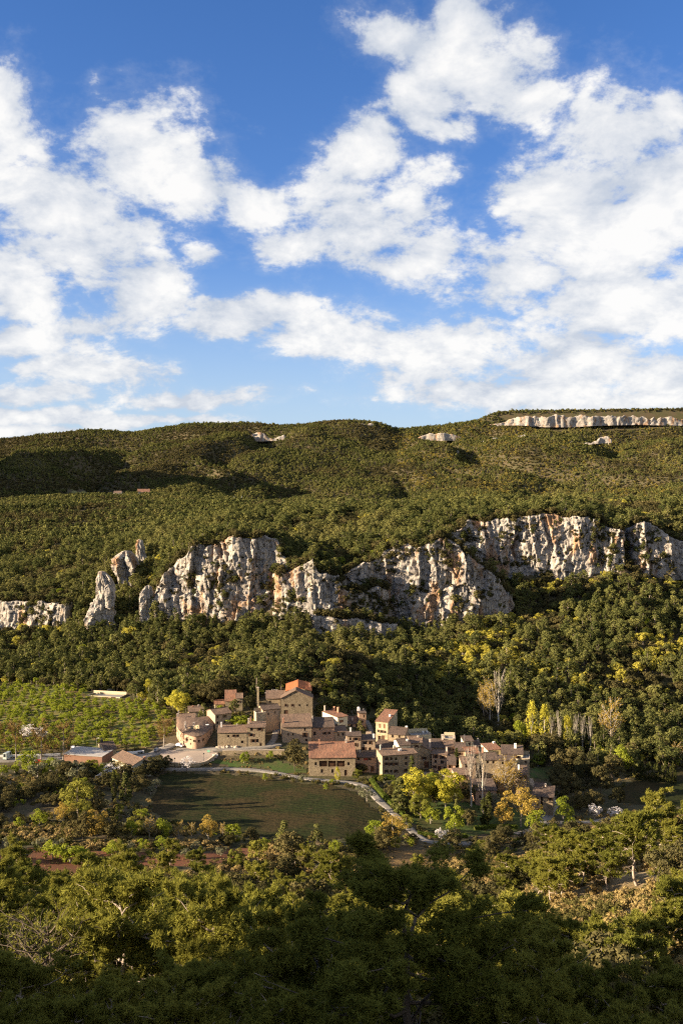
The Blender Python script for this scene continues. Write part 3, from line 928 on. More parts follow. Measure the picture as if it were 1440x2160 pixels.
VC['C'] = cliff('cliff', [(715, 522, 1222, 1300), (740, 523, 1205, 1298), (764, 523, 1190, 1298), (790, 523, 1188, 1298), (812, 523, 1158, 1300), (835, 522, 1148, 1300), (860, 521, 1146, 1302), (880, 520, 1158, 1302), (905, 519, 1150, 1302), (930, 518, 1142, 1294), (960, 518, 1148, 1286), (985, 518, 1170, 1282), (1030, 520, 1206, 1280), (1062, 525, 1238, 1280), (1085, 530, 1256, 1280)], 'broken grey cliff with ledges of scrub', seed=400)
VC['D'] = cliff('cliff', [(905, 562, 1150, 1205), (928, 562, 1140, 1205), (960, 564, 1124, 1205), (985, 566, 1109, 1202), (1010, 567, 1100, 1200), (1080, 567, 1092, 1194), (1160, 565, 1089, 1192), (1210, 563, 1091, 1196), (1245, 561, 1096, 1206), (1275, 561, 1106, 1194), (1322, 562, 1126, 1182)], 'long upper cliff below the plateau wood', seed=500)
VC['E'] = cliff('cliff', [(-80, 560, 1280, 1330), (0, 551, 1274, 1326), (50, 548, 1270, 1328), (100, 545, 1274, 1322), (146, 543, 1272, 1306)], 'low grey cliff at the foot of the wooded slope', seed=600, amp=0.7)
VC['F'] = cliff('cliff', [(1330, 566, 1120, 1176), (1350, 564, 1104, 1182), (1375, 562, 1104, 1186), (1400, 563, 1122, 1186), (1440, 566, 1142, 1184), (1500, 570, 1156, 1184)], 'grey outcrop among the trees of the far slope', seed=700, amp=0.8)
VC['F2'] = cliff('cliff', [(1360, 560, 1226, 1262), (1375, 560, 1222, 1262), (1400, 562, 1238, 1260)], 'small pale outcrop low on the wooded slope', seed=720, amp=0.5, res=0.6)


def spire(name, rows, Y, label, seed, depth=9.0):
    """free-standing rock tower: rows of (row, left column, right column) from the top down"""
    R = np.array(rows, float)
    nz, na = 90, 72
    t = np.linspace(0, 1, nz)
    py = R[-1, 0] + (R[0, 0] - R[-1, 0]) * t
    l = np.interp(py, R[:, 0], R[:, 1]); r = np.interp(py, R[:, 0], R[:, 2])
    cx = ux((l + r) / 2, Y) * S; rx = ux(720 + (r - l) / 2, Y) * S
    z = zat(720, py, Y) * S
    z[0] -= 5
    a = np.linspace(0, 2 * np.pi, na, endpoint=False)
    A, Zg = np.meshgrid(a, z)
    rr = 1 + 0.9 * (0.35 - np.abs(fbm(np.cos(A) * 1.9 + 5, np.sin(A) * 1.9 + 5, Zg / 40.0, octv=2, seed=seed) - 0.5) * 2) + 0.5 * (fbm(np.cos(A) * 4 + 9, np.sin(A) * 4 + 9, Zg / 5.0, octv=3, seed=seed + 1) - 0.5) \
        + 0.5 * (np.floor(fbm(np.cos(A) * 2.2 + 3, np.sin(A) * 2.2 + 3, Zg / 9.0, octv=2, seed=seed + 2) * 7) / 7 - 0.5)
    rr = rr * 0.55 + 0.45 + facets(A * 9.0 + 40, Zg, 7.0, 12.0, seed + 5, 0.5, 0.05, 0.012) + facets(A * 9.0 + 40, Zg, 2.8, 4.5, seed + 7, 0.16, 0.05, 0.03)
    sq = (np.abs(np.cos(A)) ** 3 + np.abs(np.sin(A)) ** 3) ** (-1 / 3.0)
    X = cx[:, None] + rx[:, None] * np.cos(A) * sq * rr
    Yg = Y * S + np.minimum(depth, rx * 1.2)[:, None] * np.sin(A) * sq * rr
    Zg = Zg + (fbm(np.cos(A) * 3, np.sin(A) * 3, Zg / 6, octv=2, seed=seed + 3) - 0.5) * 2.5
    V = np.concatenate([np.stack([X, Yg, Zg], -1).reshape(-1, 3), [[cx[-1], Y * S, z[-1] + 1.0]]])
    idx = np.arange(nz * na).reshape(nz, na)
    f = [tuple(q) for q in np.stack([idx[:-1], np.roll(idx, -1, 1)[:-1], np.roll(idx, -1, 1)[1:], idx[1:]], -1).reshape(-1, 4)]
    top = idx[-1]
    f += [(top[k], top[(k + 1) % na], nz * na) for k in range(na)]
    o = mesh_obj(name, V, f, M['rock'])
    tag(o, label, 'rock')
    return o


spire('rock_spire', [(1207, 208, 222), (1222, 205, 234), (1250, 206, 240), (1280, 200, 241), (1300, 192, 242), (1316, 186, 244)], 531, 'tallest free-standing rock tower, at the foot of the wooded slope', 31)
spire('rock_spire', [(1237, 308, 318), (1250, 300, 321), (1280, 298, 322), (1308, 297, 323)], 527, 'narrow rock pillar beside the main cliff', 41, 6)
spire('rock_spire', [(1164, 258, 274), (1178, 240, 284), (1195, 246, 288), (1220, 252, 282)], 572, 'squat pale rock tower capped by pines higher on the slope', 51)
spire('rock_spire', [(1140, 290, 300), (1150, 286, 302), (1185, 288, 312)], 590, 'small grey rock fin behind the squat tower', 61, 5)

# far cliffs
cliff('cliff', [(1030, 2490, 885.8, 892), (1060, 2490, 878.9, 889), (1090, 2480, 874.7, 888), (1150, 2470, 874.1, 892), (1200, 2470, 875.6, 892), (1260, 2476, 878.1, 889), (1340, 2482, 876.9, 887), (1450, 2490, 879.6, 889), (1600, 2500, 880.6, 890)], 'long pale cliff under the flat mountain top', seed=800, res=4.0, amp=2.0, thick=40, rag=0.42)
cliff('cliff', [(512, 2380, 917.5, 921), (540, 2370, 912.1, 922), (580, 2365, 910.1, 920), (640, 2370, 909.6, 916), (690, 2380, 910.5, 914)], 'band of pale rock below the rounded summit', seed=820, res=4.0, amp=1.4, thick=25)
cliff('cliff', [(738, 2470, 897.2, 903), (760, 2465, 894.6, 905), (785, 2465, 894.8, 907), (800, 2470, 898.5, 906)], 'pale crag on the summit skyline', seed=840, res=3.5, amp=1.2, thick=25)
cliff('cliff', [(1190, 2250, 920.4, 932), (1205, 2250, 917.8, 934), (1225, 2255, 921.3, 930), (1255, 2255, 919.0, 926), (1292, 2255, 914.7, 924)], 'pale outcrops below the flat mountain', seed=860, res=3.5, amp=1.2, thick=25)
cliff('cliff', [(880, 2380, 917.1, 920), (900, 2380, 914.8, 920), (925, 2372, 913.0, 920), (955, 2375, 915.9, 920), (975, 2378, 918.1, 921)], 'pale rock on the saddle slope', seed=880, res=3.5, amp=1.0, thick=20)
cliff('cliff', [(1015, 2300, 917.9, 922), (1035, 2300, 917.0, 924), (1070, 2310, 919.0, 926), (1090, 2310, 918.7, 928), (1130, 2310, 918.4, 930), (1140, 2310, 922.2, 928)], 'scattered pale crags in the mountain gully', seed=890, res=3.5, amp=1.2, thick=20)
cliff('cliff', [(920, 2250, 946.5, 950), (950, 2240, 942.7, 952), (970, 2240, 945.0, 952)], 'dark grey crag low on the mountain side', seed=895, res=3.5, amp=1.0, thick=20)

# ------------------------------------------------------------------ building materials
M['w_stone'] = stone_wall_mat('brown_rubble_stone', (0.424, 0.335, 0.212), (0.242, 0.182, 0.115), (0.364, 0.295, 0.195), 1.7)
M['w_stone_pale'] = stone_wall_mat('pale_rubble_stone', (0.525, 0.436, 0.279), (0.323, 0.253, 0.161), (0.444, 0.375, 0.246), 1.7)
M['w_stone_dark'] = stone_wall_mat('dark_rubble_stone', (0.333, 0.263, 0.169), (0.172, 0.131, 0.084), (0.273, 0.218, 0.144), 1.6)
M['w_mixed'] = stone_wall_mat('stone_with_old_render', (0.404, 0.314, 0.204), (0.232, 0.173, 0.110), (0.343, 0.275, 0.186), 1.7, 0.6, (0.424, 0.314, 0.212))
M['w_pink'] = stone_wall_mat('weathered_pink_render', (0.364, 0.253, 0.169), (0.222, 0.162, 0.110), (0.343, 0.253, 0.178), 1.7, 1.0, (0.434, 0.283, 0.193))
M['w_cream'] = stone_wall_mat('cream_render', (0.505, 0.426, 0.279), (0.364, 0.295, 0.195), (0.465, 0.396, 0.262), 1.7, 1.1, (0.606, 0.528, 0.348))
M['w_white'] = stone_wall_mat('white_render', (0.606, 0.537, 0.372), (0.444, 0.375, 0.254), (0.565, 0.497, 0.348), 1.7, 1.2, (0.707, 0.639, 0.448))
M['w_grey'] = stone_wall_mat('grey_render', (0.404, 0.375, 0.288), (0.273, 0.253, 0.195), (0.374, 0.346, 0.262), 1.7, 0.9, (0.424, 0.396, 0.305))
M['w_brick'] = plain_mat('red_brick_wall', (0.21, 0.115, 0.075), 0.9, var=0.3, scale=0.8)
for ax in 'xy':
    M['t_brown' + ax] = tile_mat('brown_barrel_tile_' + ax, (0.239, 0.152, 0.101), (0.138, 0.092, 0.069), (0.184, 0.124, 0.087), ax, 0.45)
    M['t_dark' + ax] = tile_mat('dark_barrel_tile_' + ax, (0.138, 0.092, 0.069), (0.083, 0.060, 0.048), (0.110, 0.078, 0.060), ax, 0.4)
    M['t_red' + ax] = tile_mat('reddish_barrel_tile_' + ax, (0.313, 0.138, 0.078), (0.184, 0.101, 0.069), (0.248, 0.133, 0.083), ax, 0.25)
    M['t_orange' + ax] = tile_mat('new_orange_tile_' + ax, (0.570, 0.184, 0.060), (0.460, 0.138, 0.046), (0.515, 0.175, 0.064), ax, 0.05)
M['wood'] = plain_mat('brown_timber', (0.09, 0.045, 0.025), 0.7, var=0.3, scale=4)
M['wood_mid'] = plain_mat('weathered_timber', (0.20, 0.10, 0.055), 0.75, var=0.3, scale=4)
M['wood_green'] = plain_mat('green_painted_timber', (0.03, 0.22, 0.09), 0.6)
M['wood_red'] = plain_mat('red_painted_timber', (0.22, 0.04, 0.03), 0.6)
M['chimney'] = plain_mat('chimney_render', (0.52, 0.44, 0.36), 0.9, var=0.25)
M['chimney_clay'] = plain_mat('clay_chimney', (0.42, 0.22, 0.14), 0.9, var=0.25)
M['white'] = plain_mat('white_paint', (0.78, 0.76, 0.72), 0.6, var=0.06)
M['stone_trim'] = plain_mat('dressed_stone', (0.44, 0.36, 0.28), 0.9, var=0.2)
M['metal'] = plain_mat('grey_metal', (0.35, 0.36, 0.37), 0.5, metal=0.6)
M['metal_sheet'] = plain_mat('corrugated_metal_sheet', (0.33, 0.31, 0.285), 0.7, metal=0.0, var=0.2, scale=0.4)
M['dark_metal'] = plain_mat('dark_iron', (0.05, 0.05, 0.055), 0.6, metal=0.5)
M['slate'] = plain_mat('grey_slab', (0.20, 0.19, 0.18), 0.85, var=0.25)
_m, _g = new_mat('window_glass'); finish(_g, (0.018, 0.020, 0.024), 0.18, spec=0.5); M['glass'] = _m


# ------------------------------------------------------------------ houses
def cut_wall(mb, P0, U, N, width, top, holes, reveal=0.28, m=0, m_rev=0):
    """vertical wall from P0 along U up to `top`, with rectangular openings (u0, u1, z0, z1); N is the outward normal"""
    us = sorted({0.0, width} | {h[0] for h in holes} | {h[1] for h in holes})
    zs = sorted({P0[2], top} | {h[2] for h in holes} | {h[3] for h in holes})
    def pt(u, z, back=0.0):
        return (P0[0] + U[0] * u - N[0] * back, P0[1] + U[1] * u - N[1] * back, z)
    for i in range(len(us) - 1):
        for j in range(len(zs) - 1):
            uc, zc = (us[i] + us[i + 1]) / 2, (zs[j] + zs[j + 1]) / 2
            if any(h[0] < uc < h[1] and h[2] < zc < h[3] for h in holes):
                continue
            mb.add([pt(us[i], zs[j]), pt(us[i + 1], zs[j]), pt(us[i + 1], zs[j + 1]), pt(us[i], zs[j + 1])], [(0, 1, 2, 3)], m)
    for (a, b, c, d) in holes:
        for q in (((a, c), (b, c)), ((b, c), (b, d)), ((b, d), (a, d)), ((a, d), (a, c))):
            (u0, z0), (u1, z1) = q
            mb.add([pt(u0, z0), pt(u1, z1), pt(u1, z1, reveal), pt(u0, z0, reveal)], [(3, 2, 1, 0)], m_rev)


def roof_grid(corners, nu, nv, thick, rough, seed):
    """one slope: uneven tiled surface with thickness; corners eave0, eave1, ridge1, ridge0"""
    e0, e1, r1, r0 = (np.array(c, float) for c in corners)
    nu, nv = max(2, nu), max(2, nv)
    U, Vv = np.meshgrid(np.linspace(0, 1, nu + 1), np.linspace(0, 1, nv + 1))
    P = (e0 * (1 - U[..., None]) + e1 * U[..., None]) * (1 - Vv[..., None]) + (r0 * (1 - U[..., None]) + r1 * U[..., None]) * Vv[..., None]
    rz = (fbm(P[..., 0] / 2.2 + seed, P[..., 1] / 2.2, octv=3, seed=seed) - 0.5) * rough
    # rows of ridge and eave sag a little
    P[..., 2] += rz - np.sin(U * np.pi) * rough * 0.35
    n = P.shape[0] * P.shape[1]
    idx = np.arange(n).reshape(P.shape[:2])
    top = P.reshape(-1, 3); bot = top - np.array([0, 0, thick])
    f = [tuple(q) for q in np.stack([idx[:-1, :-1], idx[:-1, 1:], idx[1:, 1:], idx[1:, :-1]], -1).reshape(-1, 4)]
    f += [tuple(int(i) + n for i in reversed(q)) for q in f]
    ring = list(idx[0, :]) + list(idx[1:, -1]) + list(idx[-1, :-1][::-1]) + list(idx[1:-1, 0][::-1])
    for k in range(len(ring)):
        a, b = ring[k], ring[(k + 1) % len(ring)]
        f.append((a, a + n, b + n, b))
    return np.concatenate([top, bot]), f


SHR = random.Random(11)


def window_part(parent, face, u, z, w, h, style='window', mat=None):
    """frame and pane set back in the wall; face = (P0, U, N)"""
    P0, U, N = face
    ang = math.atan2(U[1], U[0])
    o_loc = (P0[0] + U[0] * u - N[0] * 0.2, P0[1] + U[1] * u - N[1] * 0.2, z)
    mb = MB()
    t = 0.09
    if style == 'door':
        k = 5
        for i in range(k):
            mb.box(-w / 2 + i * w / k + 0.01, -w / 2 + (i + 1) * w / k - 0.01, -0.02 - 0.02 * (i % 2), 0.06, 0, h)
        mb.box(-w / 2, w / 2, -0.06, 0.0, h * 0.7, h * 0.7 + 0.1)
        mb.box(-w / 2, w / 2, -0.06, 0.0, h * 0.2, h * 0.2 + 0.1)
        o = mb.build('door', mat or M['wood'], parent)
    elif style == 'shutter':
        mb.box(-w / 2, -0.01, -0.05, 0.05, 0, h)
        mb.box(0.01, w / 2, -0.05, 0.05, 0, h)
        for i in range(5):
            zz = h * (i + 0.5) / 5
            mb.box(-w / 2 + 0.08, -0.08, -0.08, -0.045, zz - 0.06, zz + 0.06)
            mb.box(0.08, w / 2 - 0.08, -0.08, -0.045, zz - 0.06, zz + 0.06)
        o = mb.build('shutter', mat or M['wood_mid'], parent)
    else:
        mb.box(-w / 2, -w / 2 + t, -0.04, 0.06, 0, h); mb.box(w / 2 - t, w / 2, -0.04, 0.06, 0, h)
        mb.box(-w / 2 + t, w / 2 - t, -0.04, 0.06, 0, t); mb.box(-w / 2 + t, w / 2 - t, -0.04, 0.06, h - t, h)
        mb.box(-0.035, 0.035, -0.04, 0.06, t, h - t)
        if h > 0.9:
            mb.box(-w / 2 + t, -0.035, -0.03, 0.05, h * 0.55, h * 0.55 + 0.06); mb.box(0.035, w / 2 - t, -0.03, 0.05, h * 0.55, h * 0.55 + 0.06)
        if SHR.random() < 0.4:      # a pair of plank shutters folded back against the wall
            for sg in (-1, 1):
                mb.box(sg * (w / 2 + 0.02) if sg > 0 else -w / 2 - 0.02 - w * 0.48, (w / 2 + 0.02 + w * 0.48) if sg > 0 else -w / 2 - 0.02, -0.28, -0.215, 0.0, h)
        # stone sill, standing a little proud of the wall
        mb.box(-w / 2 - 0.1, w / 2 + 0.1, -0.30, -0.05, -0.13, -0.01, 1)
        o = mb.build('window', [mat or M['wood'], M['stone_trim']], parent)
        pn = MB()
        pn.box(-w / 2 + t * 0.5, w / 2 - t * 0.5, 0.02, 0.035, t * 0.5, h - t * 0.5)
        pn.build('pane', M['glass'], o)
    o.location = o_loc
    o.rotation_euler = (0, 0, ang)
    return o


def chimney_part(parent, x, y, z0, z1, w=0.7, mat=None, style=0):
    mb = MB()
    mb.box(-w / 2, w / 2, -w / 2, w / 2, z0 - z1, -0.30)
    mb.box(-w / 2 - 0.08, w / 2 + 0.08, -w / 2 - 0.08, w / 2 + 0.08, -0.30, -0.18)
    if style == 1:      # round pot
        n = 10
        mb.tube([(0, 0, -0.18), (0, 0, 0.15), (0, 0, 0.16), (0, 0, 0.45)], [w * 0.35, w * 0.35, w * 0.55, w * 0.3], n)
    else:
        for sx in (-1, 1):
            mb.box(sx * w * 0.32 - 0.08, sx * w * 0.32 + 0.08, -w / 2, w / 2, -0.18, 0.05)
        mb.box(-w / 2 - 0.06, w / 2 + 0.06, -w / 2 - 0.06, w / 2 + 0.06, 0.05, 0.17)
    o = mb.build('chimney', mat or M['chimney'], parent)
    o.location = (x, y, z1)
    return o


HOUSES = []
_hs = [0]


def house(name, label, pxL, pxR, Y, a, D, eave, ridge=None, rise=None, rf=1.0, kind='x', back_drop=None, wall='w_stone', roof='t_brown',
          wins=(), left=(), right=(), chims=(), base=None, over=0.35, cat='house', flat=False, group=None, zbase=None):
    """one house. pxL, pxR: columns of the front corners; Y: depth of the front-left corner (layout units); a: turn in degrees;
    D: depth of the plan; eave/ridge: picture rows; rf: place of the ridge along the span; wins: (column, row, w, h[, style[, mat]]) in picture px"""
    _hs[0] += 1
    sd = _hs[0]
    an = math.radians(a)
    if base is not None:
        g_ = ground((pxL + pxR) / 2, base)
        Y = g_[1] / S - (pxR - pxL) / 2 / FPX * g_[1] / S * math.tan(an)
    ca, sa = math.cos(an), math.sin(an)
    fx, fy = ux(pxL, Y), float(Y)
    uR = (pxR - 720) / FPX
    W = (uR * fy - fx) / (ca - uR * sa)
    cor = [(fx, fy), (fx + W * ca, fy + W * sa), (fx + W * ca - D * sa, fy + W * sa + D * ca), (fx - D * sa, fy + D * ca)]
    zg = min(float(height_lu(*c)) for c in cor) - 1.2
    if zbase is not None:
        zg = zbase
    root = empty(name, (fx * S, fy * S, zg * S), an)
    tag(root, label, cat, group)
    W_, D_ = W * S, D * S
    ze = (float(zat(pxL, eave, Y)) - zg) * S
    if rise is None:
        Yr = Y + (rf * D * ca if kind == 'x' else 0)
        zr = (float(zat(pxL, ridge, Yr)) - zg) * S if ridge is not None else ze + 1.5
        if kind == 'y':
            zr = (float(zat(pxL, ridge, Y)) - zg) * S
    else:
        zr = ze + rise
    zb = zr - (back_drop if back_drop is not None else (1 - rf) * (zr - ze) / max(rf, 0.2))
    faces = {'front': ((0, 0, 0), (1, 0), (0, -1), W_), 'right': ((W_, 0, 0), (0, 1), (1, 0), D_),
             'back': ((W_, D_, 0), (-1, 0), (0, 1), W_), 'left': ((0, D_, 0), (0, -1), (-1, 0), D_)}
    holes = {k: [] for k in faces}
    specs = []
    def clampz(c, h, top):
        return max(0.4, min(c - h / 2, top - h - 0.12))
    # openings on the front, given in picture pixels
    for wn in wins:
        px, py, w, h = wn[:4]
        dx, dz = ray(px, py)
        # meet the front plane
        nx, ny = sa, -ca
        t = (fx * nx + fy * ny) / (dx * nx + ny)
        u = ((dx * t - fx) * ca + (t - fy) * sa) * S
        z = (CAMZ + dz * t - zg) * S
        k = t / FPX * S
        w_, h_ = max(0.6, 1.2 * w * k), max(0.7, 1.15 * h * k)
        if u - w_ / 2 < 0.15 or u + w_ / 2 > W_ - 0.15:
            u = min(max(u, w_ / 2 + 0.2), W_ - w_ / 2 - 0.2)
        z0 = clampz(z, h_, ze if kind == 'x' else ze + 0.0)
        hl = (u - w_ / 2, u + w_ / 2, z0, z0 + h_)
        if any(hl[0] < o[1] + 0.05 and hl[1] > o[0] - 0.05 and hl[2] < o[3] + 0.05 and hl[3] > o[2] - 0.05 for o in holes['front']):
            continue
        holes['front'].append(hl)
        specs.append(('front', u, z0, w_, h_, wn[4] if len(wn) > 4 else 'window', wn[5] if len(wn) > 5 else None))
    for fc, lst in (('left', left), ('right', right)):
        L = D_
        for wn in lst:      # fraction along the wall seen from outside, height above eave base fraction, metres
            fu, fz, w_, h_ = wn[:4]
            u = fu * L
            lo = min(ze, zb)
            z0 = clampz(fz * lo, h_, lo)
            holes[fc].append((u - w_ / 2, u + w_ / 2, z0, z0 + h_))
            specs.append((fc, u, z0, w_, h_, wn[4] if len(wn) > 4 else 'window', wn[5] if len(wn) > 5 else None))
    mb = MB()
    tops = {'front': ze, 'back': zb if kind == 'x' else ze, 'left': min(ze, zb) if kind == 'x' else ze, 'right': min(ze, zb) if kind == 'x' else ze}
    for k, (P0, U, N, L) in faces.items():
        cut_wall(mb, P0, U, N, L, tops[k], holes[k])
    if flat:
        pass
    elif kind == 'x':
        lo = min(ze, zb)
        for xx, flip in ((0.0, True), (W_, False)):
            prof = [(xx, 0, lo)]
            if ze > lo + 1e-6: prof.append((xx, 0, ze))
            prof.append((xx, rf * D_, zr))
            if rf < 0.999: prof.append((xx, D_, zb))
            elif zb > lo + 1e-6 and abs(zb - zr) > 1e-6: prof.append((xx, D_, zb))
            prof.append((xx, D_, lo))
            uniq = [p for i, p in enumerate(prof) if p not in prof[:i]]
            if not flip: uniq = uniq[::-1]
            if len(uniq) >= 3:
                mb.add(uniq, [tuple(range(len(uniq)))])
    else:
        for yy, flip in ((0.0, False), (D_, True)):
            prof = [(0, yy, ze), (W_, yy, ze), (rf * W_, yy, zr)]
            if rf > 0.999: prof = [(0, yy, ze), (W_, yy, ze), (W_, yy, zr)]
            if flip: prof = prof[::-1]
            mb.add(prof, [(0, 1, 2)])
        if rf > 0.999:
            mb.add([(W_, 0, ze), (W_, D_, ze), (W_, D_, zr), (W_, 0, zr)], [(0, 1, 2, 3)])
    mb.build('wall', M[wall], root)
    # dark rooms behind the openings so that one cannot look through
    for fc, u, z0, w_, h_, st, mt in specs:
        P0, U, N, L = faces[fc]
        if st == 'open':
            ng = MB(); t_ = 0.12
            ng.box(-w_ / 2, w_ / 2, -0.02, 0.10, -0.01, 0.14)
            for i in range(int(w_ / 0.35) + 1):
                ng.box(-w_ / 2 + i * 0.35, -w_ / 2 + i * 0.35 + 0.05, -0.02, 0.02, 0.14, h_ * 0.42)
            ng.box(-w_ / 2, w_ / 2, -0.03, 0.04, h_ * 0.42, h_ * 0.42 + 0.09)
            ng.box(-w_ / 2, w_ / 2, 0.6, 0.7, 0, h_)
            oo = ng.build('loggia_opening', M['wood'], root)
            oo.location = (P0[0] + U[0] * u - N[0] * 0.2, P0[1] + U[1] * u - N[1] * 0.2, z0)
            oo.rotation_euler = (0, 0, math.atan2(U[1], U[0]))
            continue
        window_part(root, (P0, U, N), u, z0, w_, h_, st, mt)
    # roof
    if flat:
        rm = MB(); rm.box(0.25, W_ - 0.25, 0.25, D_ - 0.25, ze - 0.55, ze - 0.4)
        ro = rm.build('roof', M['slate'], root)
        cp = MB()
        for q in ((-0.06, W_ + 0.06, -0.06, 0.25), (-0.06, W_ + 0.06, D_ - 0.25, D_ + 0.06)):
            cp.box(q[0], q[1], q[2], q[3], ze, ze + 0.12)
        cp.box(-0.06, 0.25, 0.25, D_ - 0.25, ze, ze + 0.12); cp.box(W_ - 0.25, W_ + 0.06, 0.25, D_ - 0.25, ze, ze + 0.12)
        cp.build('parapet_coping', M['stone_trim'], root)
    else:
        o = over; th = 0.22; up = 0.06
        V, F = [], []
        def addg(c, nu, nv, k):
            v, f = roof_grid(c, nu, nv, th, 0.16, sd * 7 + k)
            b = sum(len(x) for x in V)
            V.append(v); F.extend([tuple(i + b for i in q) for q in f])
        if kind == 'x':
            s1 = (zr - ze) / (rf * D_)
            addg([(-o, -o, ze - s1 * o + th + up), (W_ + o, -o, ze - s1 * o + th + up), (W_ + o, rf * D_, zr + th + up), (-o, rf * D_, zr + th + up)], int(W_ / 0.9), int(D_ / 0.9), 0)
            if rf < 0.999:
                s2 = (zr - zb) / ((1 - rf) * D_)
                addg([(W_ + o, D_ + o, zb - s2 * o + th + up - 0.004), (-o, D_ + o, zb - s2 * o + th + up - 0.004), (-o, rf * D_ + 0.003, zr + th + up - 0.004), (W_ + o, rf * D_ + 0.003, zr + th + up - 0.004)], int(W_ / 0.9), int(D_ / 0.9), 1)
        else:
            s1 = (zr - ze) / (rf * W_)
            addg([(-o, D_ + o, ze - s1 * o + th + up), (-o, -o, ze - s1 * o + th + up), (rf * W_, -o, zr + th + up), (rf * W_, D_ + o, zr + th + up)], int(D_ / 0.9), int(W_ / 0.9), 0)
            if rf < 0.999:
                s2 = (zr - ze) / ((1 - rf) * W_)
                addg([(W_ + o, -o, ze - s2 * o + th + up), (W_ + o, D_ + o, ze - s2 * o + th + up), (rf * W_ + 0.003, D_ + o, zr + th + up - 0.004), (rf * W_ + 0.003, -o, zr + th + up - 0.004)], int(D_ / 0.9), int(W_ / 0.9), 1)
        # rounded ridge tiles
        ro = mesh_obj('roof', np.concatenate(V), F, M[roof + kind], root)
        if rf < 0.97:
            rd = MB()
            if kind == 'x':
                rd.tube([(-o, rf * D_, zr + th + up + 0.0), (W_ + o, rf * D_, zr + th + up + 0.0)], [0.16, 0.16], 6)
            else:
                rd.tube([(rf * W_, -o, zr + th + up), (rf * W_, D_ + o, zr + th + up)], [0.16, 0.16], 6)
            rd.build('ridge_tiles', M[roof + kind], ro)
    def roof_z(x, y):
        if flat: return ze - 0.4
        if kind == 'x':
            return ze + (zr - ze) * y / (rf * D_) if y <= rf * D_ else zr - (zr - zb) * (y - rf * D_) / ((1 - rf) * D_ + 1e-6)
        return ze + (zr - ze) * x / (rf * W_) if x <= rf * W_ else zr - (zr - ze) * (x - rf * W_) / ((1 - rf) * W_ + 1e-6)
    for ch in chims:        # (column, row of its top, depth fraction[, width m[, material[, style]]])
        px, py, fd = ch[:3]
        dx, dz = ray(px, py)
        gx, gy = fx - fd * D * sa, fy + fd * D * ca
        nx, ny = sa, -ca
        t = (gx * nx + gy * ny) / (dx * nx + ny)
        u = ((dx * t - gx) * ca + (t - gy) * sa) * S
        zt = (CAMZ + dz * t - zg) * S
        u = min(max(u, 0.5), W_ - 0.5)
        zr0 = roof_z(u, fd * D_)
        zt = max(zt, zr0 + 0.8)
        chimney_part(ro, u, fd * D_, zr0 - 0.3, zt, ch[3] if len(ch) > 3 else 0.75, M[ch[4]] if len(ch) > 4 else None, ch[5] if len(ch) > 5 else 0)
    HOUSES.append(np.array(cor) * S)
    return root


W4, W5 = (4, 5), (4.5, 6)
# --- the big front barn house and the row above the street
house('barn_house', 'wide stone barn house with three timber loggia openings beside the lane', 652, 749, 329, 3, 9.5, 1599, ridge=1566, rf=0.92, base=1638, wall='w_stone', roof='t_red',
      wins=[(666, 1611, 4, 6), (681.7, 1611, 14, 11, 'open'), (700.2, 1611, 14, 11, 'open'), (718.5, 1611, 14, 11, 'open'), (735, 1611, 4, 6), (678.8, 1626.5, 4, 7), (701, 1626.5, 4, 7), (729, 1630, 5, 11, 'door')],
      left=[(0.4, 0.75, 0.8, 1.0)], chims=[(673, 1560, 0.75, 0.6, 'chimney_clay'), (729.7, 1560, 0.85)])
house('long_house', 'long low stone house with a bulging front wall on the street', 458, 520, 351, 3, 7.0, 1546, ridge=1530, rf=1.0, base=1578, wall='w_stone', roof='t_brown',
      wins=[(482, 1553, 3.5, 4.5), (494, 1552, 4, 4.5), (502, 1552, 4, 5), (511, 1565, 4.5, 5)], chims=[(467, 1524, 0.7, 0.6, 'white'), (500, 1528, 0.9, 0.5)])
house('stone_house', 'stone house with six windows joined to the right end of the long low house', 520.5, 558, 351.5, 3, 7.5, 1535, ridge=1522, rf=1.0, base=1577, wall='w_stone', roof='t_brown',
      wins=[(531, 1539, 5, 5), (547.8, 1538.5, 5, 5), (530.5, 1550.5, 5, 5), (534.6, 1562.6, 5, 6), (542.6, 1562.3, 5, 6), (550, 1571, 3.5, 6, 'door')], chims=[(521.5, 1516, 0.6, 0.8), (529, 1513, 0.85, 0.6, 'chimney_clay')])
house('square_house', 'square stone house with pale gable end and black drainpipe', 453, 487, 366, 32, 7.4, 1508, rise=1.6, rf=0.55, wall='w_mixed', roof='t_brown',
      wins=[(459, 1513, 3.5, 5), (474, 1511, 3.5, 5), (459, 1525, 3.5, 5), (474, 1523, 3.5, 5)], left=[(0.5, 0.35, 0.6, 0.8), (0.8, 0.3, 0.6, 0.7)])
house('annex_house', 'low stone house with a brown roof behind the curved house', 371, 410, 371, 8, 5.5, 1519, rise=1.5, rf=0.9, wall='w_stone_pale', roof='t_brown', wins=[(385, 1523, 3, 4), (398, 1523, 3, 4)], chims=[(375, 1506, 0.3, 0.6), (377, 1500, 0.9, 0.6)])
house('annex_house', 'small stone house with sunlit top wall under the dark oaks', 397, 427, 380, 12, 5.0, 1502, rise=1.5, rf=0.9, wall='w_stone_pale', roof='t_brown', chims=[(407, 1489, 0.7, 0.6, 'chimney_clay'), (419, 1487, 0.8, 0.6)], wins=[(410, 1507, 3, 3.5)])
house('ruined_house', 'upper stone house with a steep mottled roof and one dark door', 474, 497, 384, 6, 6.0, 1479, ridge=1456, rf=1.0, wall='w_stone', roof='t_red', wins=[(485, 1496, 4, 8, 'door'), (490, 1484, 2.5, 3)])
